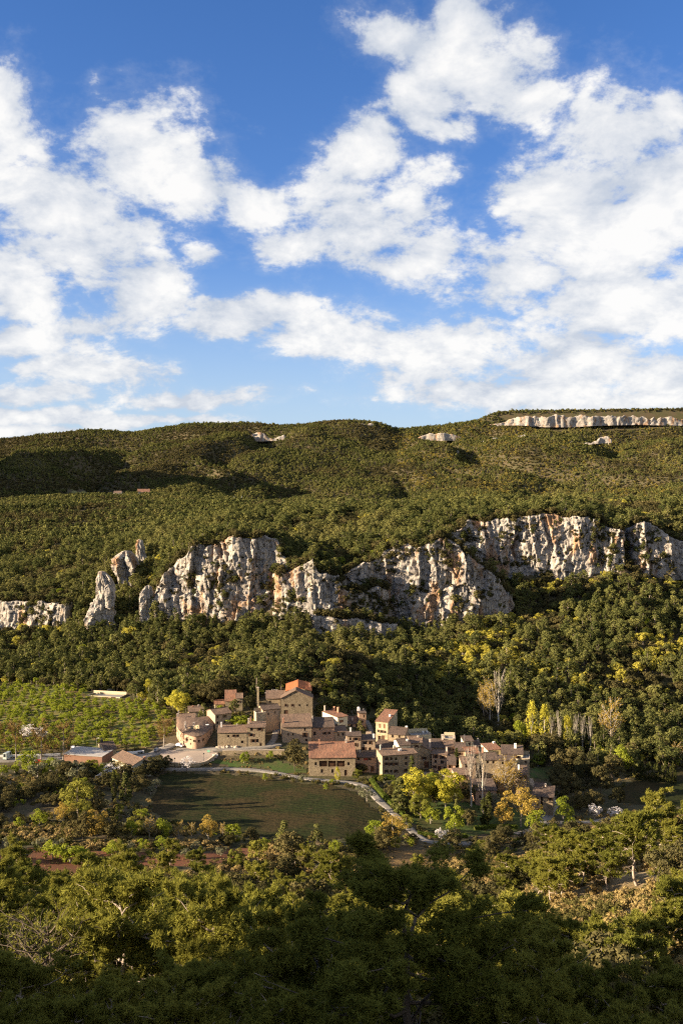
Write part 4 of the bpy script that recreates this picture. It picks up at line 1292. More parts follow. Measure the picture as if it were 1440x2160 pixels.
house('ruined_house', 'small hipped stone wing on the right of the upper house', 497.6, 511, 383.5, 6, 5.0, 1473, rise=1.6, rf=0.6, wall='w_stone_pale', roof='t_brown', wins=[(504, 1480, 3, 4)])
# --- the church on the mound
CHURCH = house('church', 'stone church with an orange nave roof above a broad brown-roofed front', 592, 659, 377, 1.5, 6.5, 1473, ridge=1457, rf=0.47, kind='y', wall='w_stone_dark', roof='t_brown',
      wins=[(603, 1488, 2.6, 4.5), (617, 1488, 2.6, 4.5), (631.7, 1488, 2.6, 4.5), (648, 1488, 2.6, 4.5), (603, 1503, 7, 9, 'door')], cat='church')
NAVE = house('nave', 'church nave under a bright orange tiled roof', 603, 656, 384.5, 2.5, 16.0, 1458, ridge=1451, rf=0.47, kind='y', wall='w_stone_pale', roof='t_orange', cat='church', chims=[(653, 1442, 0.4, 0.7, 'chimney_clay')])
house('church_annex', 'low annex with stepped brown roofs left of the church', 561, 601, 383, 4, 9.0, 1474, ridge=1457, rf=1.0, wall='w_stone', roof='t_brown', wins=[(570, 1480, 3, 4)])
house('parsonage', 'house with a white gable and green door below the church annex', 554, 590, 362, 24, 5.0, 1498, rise=1.4, rf=0.6, wall='w_mixed', roof='t_dark', wins=[(566, 1506, 3, 3.5), (580, 1503, 3, 4)], left=[(0.35, 0.75, 1.0, 1.9, 'door', M['wood_green'])])
house('terrace_house', 'low flat stone block under the green door', 540, 560, 360, 20, 3.4, 1504, flat=True, wall='w_stone_pale')
bpy.context.view_layer.update()
for ch in list(NAVE.children):
    mw = NAVE.matrix_world.copy()
    ch.parent = CHURCH
    ch.matrix_parent_inverse = CHURCH.matrix_world.inverted() @ mw
    ch.name = 'nave_' + ch.name.split('.')[0]
bpy.data.objects.remove(NAVE)
# --- the row above the barn
house('row_house', 'long stone house with mossy roof and sunlit gable above the barn house', 595, 657, 359, 7, 8.0, 1534, ridge=1507, rf=1.0, base=1567, wall='w_mixed', roof='t_brown',
      wins=[(608, 1549, 2.5, 4.5), (618, 1549, 2.5, 4.5), (643, 1538.5, 3.5, 6), (643, 1550, 4.5, 8), (618, 1561, 4, 6), (646, 1561, 4, 5)], chims=[(598, 1515, 0.3, 0.7, 'chimney_clay')])
house('row_house', 'stone house with a dark roof joined to the right of the mossy one', 657.6, 705, 362, 7, 7.0, 1535, ridge=1514, rf=1.0, base=1566, wall='w_pink', roof='t_dark', wins=[(663.5, 1547, 4.5, 6.5), (675, 1538, 3, 3), (684.6, 1547, 3.5, 4.5), (694, 1546, 2.5, 4.5)], chims=[(659, 1511, 0.5, 0.5)])
house('white_house', 'white-sided house with a roof terrace and clay chimneys', 712, 733, 370, 38, 9.5, 1514, rise=0.9, rf=1.0, wall='w_white', roof='t_red', wins=[(720, 1521.5, 9, 5, 'shutter'), (717, 1535, 4, 6), (727, 1537, 4, 7, 'door')],
      left=[(0.62, 0.72, 1.6, 2.0, 'shutter'), (0.9, 0.45, 0.8, 1.0)], chims=[(715, 1492, 0.55, 0.9, 'chimney_clay'), (711, 1490, 0.8, 0.7, 'chimney_clay'), (685, 1489, 0.95, 0.5)])
house('pink_house', 'dark-roofed pink house in the corner behind the white one', 733, 756, 374, 4, 5.5, 1527, ridge=1511, rf=1.0, wall='w_pink', roof='t_dark', wins=[(741, 1532, 4, 6), (752, 1531, 4, 6), (741, 1542, 3.5, 6), (752, 1541, 4, 6)], chims=[(743, 1515, 0.4, 0.6)])
house('pink_house', 'tall pink house with a fat white chimney pot at the back path', 756.6, 772, 375, 4, 8.0, 1505, ridge=1498, rf=1.0, wall='w_pink', roof='t_dark', wins=[(763, 1522.5, 4, 4.5), (763, 1534, 4, 4.5), (767.5, 1511, 2.5, 5)], chims=[(756, 1493, 0.7, 1.3, 'white', 1), (767.5, 1500, 0.8, 0.5)])
# --- middle block
house('village_house', 'narrow pink-grey house with a balcony window and white chimney', 731, 761, 345, 2, 5.5, 1553, ridge=1543, rf=1.0, wall='w_mixed', roof='t_dark', wins=[(739, 1558.5, 3.5, 5), (751, 1559, 6.5, 5.5), (749, 1571, 4.5, 6), (739.5, 1571, 3, 5), (748, 1583, 4.5, 7)], chims=[(739, 1536, 0.85, 0.7, 'white')])
house('village_house', 'pink-grey house with four windows and a tall white chimney at its corner', 761.6, 791, 345.5, 0, 5.5, 1562, ridge=1550, rf=1.0, wall='w_mixed', roof='t_dark', wins=[(769.7, 1567, 8, 5.5), (780.5, 1567, 3.5, 5.5), (766.7, 1579.5, 4.5, 6), (780, 1580, 4.5, 6)], chims=[(787.5, 1549, 0.3, 0.8, 'white')])
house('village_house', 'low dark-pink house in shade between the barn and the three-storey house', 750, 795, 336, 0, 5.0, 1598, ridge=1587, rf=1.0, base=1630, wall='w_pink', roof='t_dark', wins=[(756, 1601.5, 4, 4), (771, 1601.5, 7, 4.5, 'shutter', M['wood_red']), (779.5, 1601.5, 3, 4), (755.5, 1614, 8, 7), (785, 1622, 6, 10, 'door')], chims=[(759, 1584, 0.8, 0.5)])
house('village_house', 'roofed shed with a broad plain roof below the tower house', 790, 828, 350, -14, 7.0, 1581, ridge=1560, rf=1.0, wall='w_pink', roof='t_dark')
house('three_storey_house', 'three-storey stone house with nine small windows and a sunlit side', 806.5, 880, 323, 16, 6.5, 1595, ridge=1581, rf=0.85, base=1640, wall='w_stone', roof='t_brown',
      wins=[(x, y, 4.2, 5.6) for y in (1600.5, 1611.5, 1626.8) for x in (814.5, 824.5, 834.7)] + [(856, 1599, 4.2, 5.6), (856, 1610.5, 4.2, 5.6), (856, 1625, 4.2, 5.6)], left=[(0.3, 0.35, 0.8, 1.0), (0.65, 0.65, 0.8, 1.0)],
      chims=[(802.5, 1572, 0.7, 0.7), (831, 1573, 0.8, 0.8), (843, 1583, 0.45, 1.3, 'white')])
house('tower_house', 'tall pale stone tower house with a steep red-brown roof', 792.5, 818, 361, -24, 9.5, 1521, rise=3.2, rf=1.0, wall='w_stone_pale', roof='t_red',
      wins=[(801, 1531, 3.5, 8, 'shutter'), (810.5, 1532, 3.5, 8, 'shutter'), (798, 1542, 3.5, 5), (805, 1543, 3.8, 5), (812, 1544, 3.8, 5), (808, 1556.5, 6, 9, 'door'), (800, 1556, 3, 7)], right=[(0.4, 0.65, 0.8, 1.6)], chims=[(822, 1508, 0.45, 0.8, 'white')])
house('village_house', 'low house with a dark roof leaning on the tower house', 819, 854, 355, -16, 6.0, 1548, rise=2.0, rf=0.7, wall='w_stone', roof='t_dark', wins=[(828, 1552, 4, 6), (842, 1554, 3.5, 4.5)], chims=[(866, 1534, 0.75, 0.9, 'white')])
house('village_house', 'small house with a dark diamond roof and white end wall', 843, 866, 339, 16, 6.0, 1573, rise=1.7, rf=0.6, wall='w_white', roof='t_dark', chims=[(860, 1564, 0.35, 0.8, 'white')])
house('terrace_house', 'flat-roofed pale block with three chimneys at the back edge', 868, 910, 362, 12, 5.0, 1551, flat=True, wall='w_cream', chims=[(892, 1545, 0.7, 0.7, 'white'), (900, 1546, 0.7, 0.7, 'white'), (907, 1548, 0.3, 0.8)])
house('double_house', 'stone house with a sunlit left roof slope and a wide dark doorway', 871, 909, 338, -6, 12.0, 1582, ridge=1573, rf=0.5, kind='y', base=1622, wall='w_stone', roof='t_brown', wins=[(899, 1613, 9, 12, 'door'), (894, 1599, 4.5, 5), (882, 1600, 4, 5)], chims=[(913, 1560, 0.25, 0.8)])
house('village_house', 'stone house with seven windows and a plank door facing the lower street', 910.5, 943, 334, -11, 6.5, 1591, ridge=1579, rf=0.9, base=1628, wall='w_mixed', roof='t_brown',
      wins=[(918, 1596, 4.4, 5.5), (932.5, 1597.5, 4.4, 5.5), (918, 1606, 4.4, 5.5), (932, 1607.5, 5.5, 6), (916, 1617.5, 4, 5.5), (926.5, 1621, 6, 10, 'door'), (937, 1620, 3, 5)], chims=[(949, 1577, 0.5, 0.7)])
house('village_house', 'small lean-to with one window right of the seven-window house', 944, 961, 336, -6, 6.0, 1613, rise=2.4, rf=1.0, wall='w_pink', roof='t_dark', wins=[(948.5, 1617.5, 4, 5)])
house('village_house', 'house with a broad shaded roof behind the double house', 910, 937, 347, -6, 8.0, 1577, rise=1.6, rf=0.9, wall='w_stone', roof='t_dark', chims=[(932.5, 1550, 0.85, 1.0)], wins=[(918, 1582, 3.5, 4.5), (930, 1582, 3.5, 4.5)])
house('terrace_house', 'pale parapet block with a corner chimney behind the shaded roof', 938, 961, 355, -4, 5.0, 1558, flat=True, wall='w_cream', chims=[(956, 1553, 0.4, 0.8)], wins=[(945, 1566, 4, 4)])
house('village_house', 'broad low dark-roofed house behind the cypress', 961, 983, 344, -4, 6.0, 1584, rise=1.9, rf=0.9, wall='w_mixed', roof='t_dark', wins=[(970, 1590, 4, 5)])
house('dovecote_house', 'small cream tower house with one window and a mast', 979, 999, 350, 8, 4.2, 1564, ridge=1553, rf=1.0, wall='w_cream', roof='t_dark', wins=[(991, 1569, 3.5, 4)])
house('village_house', 'small cream house with a dark roof right of the little tower', 999.6, 1016, 350, 6, 4.5, 1576, ridge=1562, rf=1.0, wall='w_cream', roof='t_dark', wins=[(1004, 1580, 3.5, 4)], chims=[(1008, 1558, 0.8, 0.5)])
house('red_roof_house', 'cream house with a reddish roof and one wide bluish window', 1030, 1058, 340, 15, 6.0, 1583, ridge=1569, rf=1.0, wall='w_cream', roof='t_red', wins=[(1044, 1588, 12, 6)], chims=[(1053, 1566, 0.9, 0.9, 'white')])
house('terrace_end_house', 'wide cream house with a dark roof, white chimney and side balcony', 1059, 1104, 338, -8, 7.0, 1590, rise=1.8, rf=0.9, wall='w_cream', roof='t_dark', wins=[(1077, 1595, 10, 6), (1066, 1596, 4, 5), (1092, 1597, 4, 5)], chims=[(1086, 1569, 0.6, 1.0, 'white')])
house('terrace_house', 'flat stone block with the dark balcony at the village edge', 1101, 1118, 335, -10, 6.0, 1600, flat=True, wall='w_stone_pale', wins=[(1108, 1608, 3.5, 5)])
house('village_house', 'stone house with dark roof in front of the wide bluish window', 1020, 1050, 330, 0, 4.5, 1603, rise=1.6, rf=0.95, wall='w_stone', roof='t_dark', wins=[(1028, 1608, 4, 5), (1040, 1608, 4, 5)], chims=[(1017, 1577, 0.9, 0.7, 'chimney_clay')])
house('village_house', 'brown stone house with shed roof below the wide cream house', 1051, 1088, 329, -4, 4.5, 1604, rise=0.8, rf=1.0, wall='w_stone_dark', roof='t_dark', wins=[(1060, 1610, 4, 5), (1076, 1611, 4, 5)])
house('village_house', 'house with dark roof above the stone stairs', 1089, 1112, 324, -10, 6.0, 1634, rise=2.0, rf=0.9, wall='w_mixed', roof='t_dark', wins=[(1108, 1640, 3, 6), (1098, 1640, 3, 5)], chims=[(1093, 1614, 0.5, 0.7, 'white')])
house('roadside_house', 'two-storey pinkish house with a red door beside the lower road', 1123, 1142, 305, -20, 9.0, 1679, rise=2.6, rf=0.95, base=1715, wall='w_mixed', roof='t_dark', wins=[(1133, 1686, 3.2, 6), (1133, 1697, 3.2, 6), (1136, 1709, 4, 8, 'door', M['wood_red'])])
house('roadside_house', 'low house with a dark slate-brown roof at the far end of the village', 1146, 1168, 315, -16, 8.0, 1681, rise=2.0, rf=0.9, wall='w_stone_dark', roof='t_dark', wins=[(1160, 1686, 4, 5)], chims=[(1142, 1653, 0.8, 0.6)])
house('garden_house', 'pink garden house with an orange shutter behind the bare poplars', 962, 992, 322, 6, 6.0, 1635, rise=0.7, rf=1.0, wall='w_pink', roof='t_brown', wins=[(980, 1641, 11, 9, 'shutter', M['w_brick']), (968, 1641, 4, 5)])
house('garden_house', 'long mauve-walled house half hidden behind the cypresses', 1004, 1048, 313, 3, 7.0, 1668, rise=2.2, rf=1.0, wall='w_pink', roof='t_dark', wins=[(1012, 1680, 4, 6), (1034, 1680, 4, 6)])
house('village_house', 'small brown-roofed house squeezed between the long house and the parsonage', 560, 588, 366, 14, 5.0, 1524, rise=1.4, rf=0.8, wall='w_stone', roof='t_brown', wins=[(568, 1530, 3.5, 4.5), (578, 1529, 3.5, 4.5)])
house('village_house', 'low house with a patched roof left of the upper stone house', 452, 472, 388, 10, 5.0, 1486, rise=1.3, rf=0.7, wall='w_stone_pale', roof='t_red', wins=[(460, 1491, 3, 4)])
house('village_house', 'plain stone house in front of the white-sided house', 706, 731, 358, 10, 5.0, 1544, rise=1.3, rf=0.9, wall='w_mixed', roof='t_brown', wins=[(713, 1550, 3.5, 5), (723, 1549, 3.5, 5)])
house('village_house', 'brown-roofed house right of the diamond-roofed one', 868, 890, 343, 10, 6.0, 1568, rise=1.5, rf=0.8, wall='w_stone_pale', roof='t_brown', wins=[(878, 1574, 3.5, 4.5)], chims=[(884, 1560, 0.6, 0.6)])
house('village_house', 'stone house below the parapet block', 940, 962, 347, 6, 5.0, 1575, rise=1.4, rf=0.8, wall='w_mixed', roof='t_brown', wins=[(947, 1581, 3.5, 4.5), (955, 1581, 3.5, 4.5)])
house('village_house', 'small red-roofed house below the little cream tower', 985, 1012, 341, 8, 5.0, 1590, rise=1.5, rf=0.8, wall='w_stone_pale', roof='t_red', wins=[(993, 1596, 3.5, 5), (1003, 1596, 3.5, 5)], chims=[(1005, 1580, 0.7, 0.6)])
house('village_house', 'stone house with a brown roof behind the bare poplars', 975, 1004, 331, 4, 5.0, 1611, rise=1.5, rf=0.8, wall='w_mixed', roof='t_brown', wins=[(984, 1617, 3.5, 5), (995, 1617, 3.5, 5)])
# --- left group by the road
house('warehouse', 'red brick warehouse with a pale metal roof by the road', 133, 213, 339, -14, 9.0, 1591, rise=0.5, rf=1.0, wall='w_brick', roof='t_brown', over=0.3, wins=[(160, 1606, 6, 5), (185, 1612, 6, 5)], cat='warehouse')
house('roadside_stone_house', 'stone house with a dark roof beside the metal-roofed warehouse', 219, 244, 342, 30, 8.0, 1583, rise=2.2, rf=0.6, wall='w_stone_pale', roof='t_dark', wins=[(226, 1592, 3.5, 5)], chims=[(214, 1559, 0.6, 0.6, 'dark_metal')])
house('farm_house', 'brown-roofed house with a grey gable wall and tall white chimney', 277, 317, 325, 40, 14.0, 1616, ridge=1606, rf=0.55, kind='y', wall='w_grey', roof='t_brown', wins=[(287, 1624, 3, 5), (294.6, 1621, 3, 4), (289, 1632.5, 3, 4), (295, 1632, 3, 4), (302, 1631, 4.5, 4.5)], chims=[(305, 1597, 0.25, 0.8, 'chimney_clay')])
house('farm_shed', 'long white farm shed with a flat grey roof among the orchard trees', 182, 252, 428, -14, 6.0, 1467, flat=True, wall='w_cream', wins=[(200, 1474, 8, 5), (222, 1478, 6, 5), (240, 1481, 9, 6, 'door')], cat='shed')
house('farm_shed', 'small dark-roofed lean-to in front of the white farm shed', 236, 256, 420, -10, 5.0, 1484, rise=0.8, rf=1.0, wall='w_cream', roof='t_dark', cat='shed')
# --- the far farm on the plateau
house('far_farm', 'far farmhouse with pale walls on the plateau edge', 290, 316, 1500, 10, 16.0, 1038, rise=6, rf=0.6, wall='w_cream', roof='t_red', wins=[(296, 1040, 2, 2), (304, 1040, 2, 2)])
house('far_farm', 'small white far barn beside the bare poplars', 240, 256, 1500, 5, 12.0, 1040, rise=4, rf=0.6, wall='w_white', roof='t_brown')
house('far_chapel', 'small pale building almost hidden in the woods behind the church', 700, 716, 455, 5, 5.0, 1421, rise=1.2, rf=0.6, wall='w_cream', roof='t_brown')

# the warehouse has a sheet-metal roof
for o in bpy.data.objects:
    if o.name.startswith('roof') and o.parent and o.parent.name == 'warehouse':
        o.data.materials[0] = M['metal_sheet']


# ------------------------------------------------------------------ the house with the curved front
def curved_house():
    # plan of the outer wall (column, depth), from its left end round to its right end
    plan = [(371, 366), (376, 360), (383, 355.5), (392, 352), (402, 349.8), (412, 349), (422, 350), (431, 353), (439, 358), (445, 362), (450, 367)]
    back = [(449, 372), (408, 368.5), (373, 370.5)]
    P = spline([(ux(p, y), y) for p, y in plan], 4)
    B = np.array([(ux(p, y), y) for p, y in back])
    x0, y0 = P.mean(0)
    zg = float(height_lu(x0, y0 - 5)) - 2.5
    root = empty('curved_house', (x0 * S, y0 * S, zg * S))
    tag(root, 'pink rendered house with a curved front and shallow fan roof on the square', 'house')
    ze = float(zat(412, 1553, 349)) - zg
    L = (P - [x0, y0]) * S; Bl = (B - [x0, y0]) * S
    ze *= S
    # openings: (segment, sill height, w, h, style)
    ops = {}
    nseg = len(L) - 1
    for k, lst in {3: [(0.62, 1.3, 1.5, 'shutter'), (0.25, 0.9, 2.2, 'door')], 6: [(0.62, 1.0, 1.4, 'shutter')], 9: [(0.62, 1.0, 1.4, 'shutter'), (0.22, 1.0, 2.2, 'door')], 12: [(0.62, 0.9, 1.3, 'window')],
                   22: [(0.62, 0.9, 1.2, 'window')], 26: [(0.62, 0.9, 1.2, 'window')], 15: [(0.72, 0.6, 0.6, 'window'), (0.40, 0.8, 1.0, 'window')], 18: [(0.65, 0.8, 1.0, 'window')], 30: [(0.64, 0.9, 1.2, 'window'), (0.22, 1.1, 2.2, 'door')], 34: [(0.68, 0.9, 1.2, 'window'), (0.35, 0.9, 1.2, 'window')], 37: [(0.7, 0.9, 1.2, 'window'), (0.35, 0.9, 1.2, 'window')]}.items():
        ops[k] = lst
    ring = [tuple(p) for p in L] + [tuple(p) for p in Bl]
    mb = MB()
    zwall = 2.5 * S          # street level above the root
    n = len(ring)
    i = 0
    while i < n:
        p = np.array(ring[i]); q = np.array(ring[(i + 1) % n])
        U = q - p; Ln = float(np.hypot(*U)); U = U / Ln; N = (U[1], -U[0])
        hs = []
        if i in ops:
            for fz, w, h, st in ops[i]:
                w = min(w, Ln - 0.12)
                z0 = zwall + fz * (ze - zwall) - h / 2
                z0 = max(zwall + 0.05, min(z0, ze - h - 0.15))
                hs.append((Ln / 2 - w / 2, Ln / 2 + w / 2, z0, z0 + h))
                window_part(root, ((p[0], p[1], 0), U, N), Ln / 2, z0, w, h, st)
        top = ze if i < nseg else ze + 1.0
        cut_wall(mb, (p[0], p[1], 0), U, N, Ln, top, hs)
        i += 1
    mb.build('wall', M['w_pink'], root)
    # fan roof from the curved eave up to a ridge at the back
    cen = L.mean(0)
    E = L + (L - cen) / np.linalg.norm(L - cen, axis=1)[:, None] * 0.45
    R = np.stack([np.interp(np.linspace(0, 1, len(L)), [0, 0.5, 1], [Bl[2][0], Bl[1][0], Bl[0][0]]), np.interp(np.linspace(0, 1, len(L)), [0, 0.5, 1], [Bl[2][1], Bl[1][1], Bl[0][1]])], 1)
    rows = 10
    V = []
    for k in range(rows + 1):
        t = k / rows
        pz = ze - 0.1 + t * 2.7
        row = E * (1 - t) + R * t
        rz = (fbm(row[:, 0] / 2.0, row[:, 1] / 2.0, octv=3, seed=9) - 0.5) * 0.25
        V.append(np.column_stack([row, pz + rz + 0.25]))
    V = np.array(V)
    nr, nc = V.shape[:2]
    idx = np.arange(nr * nc).reshape(nr, nc)
    f = [tuple(q) for q in np.stack([idx[:-1, :-1], idx[:-1, 1:], idx[1:, 1:], idx[1:, :-1]], -1).reshape(-1, 4)]
    N0 = nr * nc
    top = V.reshape(-1, 3); bot = top - [0, 0, 0.24]
    f2 = [tuple(i + N0 for i in reversed(q)) for q in f]
    edge = [(int(idx[0, k]), int(idx[0, k]) + N0, int(idx[0, k + 1]) + N0, int(idx[0, k + 1])) for k in range(nc - 1)]
    ro = mesh_obj('roof', np.concatenate([top, bot]), f + f2 + edge, M['t_browny'], root)
    # a second, lower slope breaks the roof on the left, with its party wall
    pw = MB()
    pw.box(-0.2, 0.2, -4.2, 3.6, -1.2, 0.55)
    w_ = pw.build('party_wall', M['w_stone_pale'], ro)
    w_.location = (cen[0] - 1.5, cen[1] + 1.0, ze + 1.6); w_.rotation_euler = (math.radians(-20), 0, math.radians(58))
    for (dx, dy, w, mt) in ((-4.6, 0.2, 0.7, 'chimney'), (-5.4, 3.4, 0.8, 'chimney'), (-1.2, 3.0, 0.8, 'chimney')):
        zz = ze + 1.9 + dy * 0.2
        chimney_part(ro, cen[0] + dx, cen[1] + dy, zz - 1.5, zz + 1.0, w, M[mt])
    sk = MB(); sk.box(-0.7, 0.7, -0.4, 0.4, 0, 0.12)
    so = sk.build('skylight', M['white'], ro); so.location = (cen[0] + 5.0, cen[1] + 3.5, ze + 2.35); so.rotation_euler = (math.radians(18), 0, math.radians(20))
    HOUSES.append(np.concatenate([P, B]) * S)


curved_house()


# ------------------------------------------------------------------ small masonry and street things
def wall_along(name, label, pts, h, thick, mat, cat='wall', cap=None, from_px=True, drop=1.5, ztop=None):
    C = spline([ground(*p)[:2] for p in pts], 8) if from_px else np.array(pts, float)
    d = np.concatenate([[0], np.cumsum(np.hypot(*np.diff(C, axis=0).T))])
    s = np.arange(0, d[-1] + 0.9, 0.9)
    C = np.stack([np.interp(s, d, C[:, 0]), np.interp(s, d, C[:, 1])], 1)
    T = np.gradient(C, axis=0); T /= np.linalg.norm(T, axis=1)[:, None] + 1e-9
    Nn = np.stack([-T[:, 1], T[:, 0]], 1) * thick / 2
    zb = H(C[:, 0], C[:, 1])
    zt = (zb + h if ztop is None else np.full(len(zb), ztop)) + (fbm(s / 2.0, s * 0, octv=3, seed=5) - 0.5) * 0.2
    n = len(C)
    V = np.concatenate([np.column_stack([C - Nn, zb - drop]), np.column_stack([C - Nn, zt]), np.column_stack([C + Nn, zt]), np.column_stack([C + Nn, zb - drop])])
    f = []
    for i in range(n - 1):
        for k in range(3):
            f.append((k * n + i, k * n + i + 1, (k + 1) * n + i + 1, (k + 1) * n + i))
    f += [(0, n, 2 * n, 3 * n), (n - 1, 4 * n - 1, 3 * n - 1, 2 * n - 1)]
    root = empty(name, (0, 0, 0)); tag(root, label, cat)
    mesh_obj('masonry', V, f, mat, root)
    if cap is not None:
        Cn = Nn * 1.25
        V = np.concatenate([np.column_stack([C - Cn, zt]), np.column_stack([C - Cn, zt + 0.14]), np.column_stack([C + Cn, zt + 0.14]), np.column_stack([C + Cn, zt])]) + [0, 0, 0.004]
        f2 = []
        for i in range(n - 1):
            for k in range(4):
                f2.append((k * n + i, k * n + i + 1, ((k + 1) % 4) * n + i + 1, ((k + 1) % 4) * n + i))
        mesh_obj('coping', V, f2, cap, root)
    return root


zs = float(H(*ground(520, 1579)[:2]))
wall_along('retaining_wall', 'long stone retaining wall under the village street', [(470, 1592), (500, 1593.5), (550, 1593), (600, 1592)], 2.6, 0.7, M['w_stone'], ztop=zs + 0.25, cap=M['stone_trim'])
wall_along('plaza_wall', 'low stone wall round the front of the paved square', [(358, 1615), (400, 1617), (428, 1615), (446, 1606), (456, 1596)], 1.3, 0.5, M['w_stone_pale'], cap=M['stone_trim'])
wall_along('road_wall', 'long white roadside wall left of the red warehouse', [(-90, 1600), (0, 1598), (60, 1597), (128, 1595)], 1.0, 0.4, M['white'])
wall_along('garden_wall', 'low stone wall curving beside the lowest house', [(1142, 1712), (1158, 1706), (1168, 1694), (1172, 1684)], 1.0, 0.4, M['w_stone_dark'])
wall_along('bridge_parapet', 'white slotted parapet between the square and the stone roadside house', [(247, 1592), (275, 1591), (304, 1588)], 1.1, 0.5, M['white'])
for i in range(8):          # solid dark blocks stand in for the shade inside the parapet's slots
    p = ground(256 + i * 6.2, 1591.6 - i * 0.35)
    mb = MB(); mb.box(-0.45, 0.45, -0.30, 0.30, 0.2, 0.75)
    o = mb.build('slot_shade_block', M['dark_metal'], bpy.data.objects['bridge_parapet']); o.location = (p[0], p[1] - 0.02, p[2])


def stairs(label, px, py, a, n=9, w=2.2):
    p = ground(px, py)
    root = empty('stone_stairs', tuple(p), math.radians(a)); tag(root, label, 'stairs')
    for k in range(n):
        mb = MB(); mb.box(-w / 2, w / 2, k * 0.45, k * 0.45 + 0.5, -1.0, 0.2 + k * 0.28)
        mb.build('step', M['stone_trim'], root)
    return root


stairs('grey stone stairs climbing beside the house with the dark roof', 1124, 1660, 8)
stairs('pale stepped path with broad slabs behind the tall pink house', 779, 1556, 5, 8, 2.4)

# bell pillar left of the church
p = at(543.5, 381)
root = empty('stone_pillar', (p[0], p[1], p[2] - 1)); tag(root, 'slender square stone pillar rising above the parsonage roofs', 'pillar')
zt = float(zat(543, 1449, 381)) * S - p[2] + 1
mb = MB(); mb.box(-0.45, 0.45, -0.45, 0.45, 0, zt - 0.5); mb.build('shaft', M['w_stone_pale'], root)
mb = MB(); mb.box(-0.6, 0.6, -0.6, 0.6, zt - 0.5, zt - 0.25); mb.box(-0.35, 0.35, -0.35, 0.35, zt - 0.25, zt); mb.build('capital', M['stone_trim'], root)


def lamp_post(label, px, py, h, mat, arm=0.0, head='globe', group=None):
    p = ground(px, py)
    root = empty('street_lamp', tuple(p)); tag(root, label, 'lamp', group)
    mb = MB(); mb.tube([(0, 0, -0.3), (0, 0, h * 0.15), (0, 0, h * 0.16), (0, 0, h)], [0.11, 0.11, 0.07, 0.05], 7); mb.build('pole', mat, root)
    mb = MB()
    if arm:
        mb.tube([(0, 0, h - 0.1), (arm * 0.5, 0, h + 0.15), (arm, 0, h + 0.15)], [0.05, 0.05, 0.05], 5)
        mb.box(arm - 0.35, arm + 0.35, -0.14, 0.14, h + 0.03, h + 0.16)
    else:
        mb.tube([(0, 0, h), (0, 0, h + 0.1), (0, 0, h + 0.5), (0, 0, h + 0.65)], [0.1, 0.24, 0.3, 0.06], 8)
    mb.build('lamp_head', M['white'] if arm else mat, root)


lamp_post('tall grey street lamp by the road beside the parked truck', 43, 1601, 6.5, M['metal'], 1.0)
lamp_post('grey street lamp behind the stone roadside house', 204, 1588, 6.5, M['metal'], 1.0)
lamp_post('thin dark lamp post in the paved square', 430, 1611, 4.2, M['dark_metal'])
lamp_post('short dark lamp post at the front corner of the square', 369, 1617, 3.2, M['dark_metal'])


def board(name, label, px, py, w, h, leg, mat, a=0, cat='sign'):
    p = ground(px, py)
    root = empty(name, tuple(p), math.radians(a)); tag(root, label, cat)
    for s_ in (-1, 1):
        mb = MB(); mb.box(s_ * w * 0.4 - 0.05, s_ * w * 0.4 + 0.05, -0.05, 0.05, -0.3, leg + h); mb.build('post', M['dark_metal'], root)
    mb = MB(); mb.box(-w / 2, w / 2, -0.13, -0.055, leg, leg + h); mb.build('panel', mat, root)


board('information_board', 'small green and white information board at the edge of the square', 440, 1590, 1.3, 0.95, 0.6, plain_mat('green_print', (0.25, 0.55, 0.38), 0.5))
board('banner_sign', 'long white panel on the low wall of the square', 454, 1599, 2.6, 0.8, 0.5, M['white'])


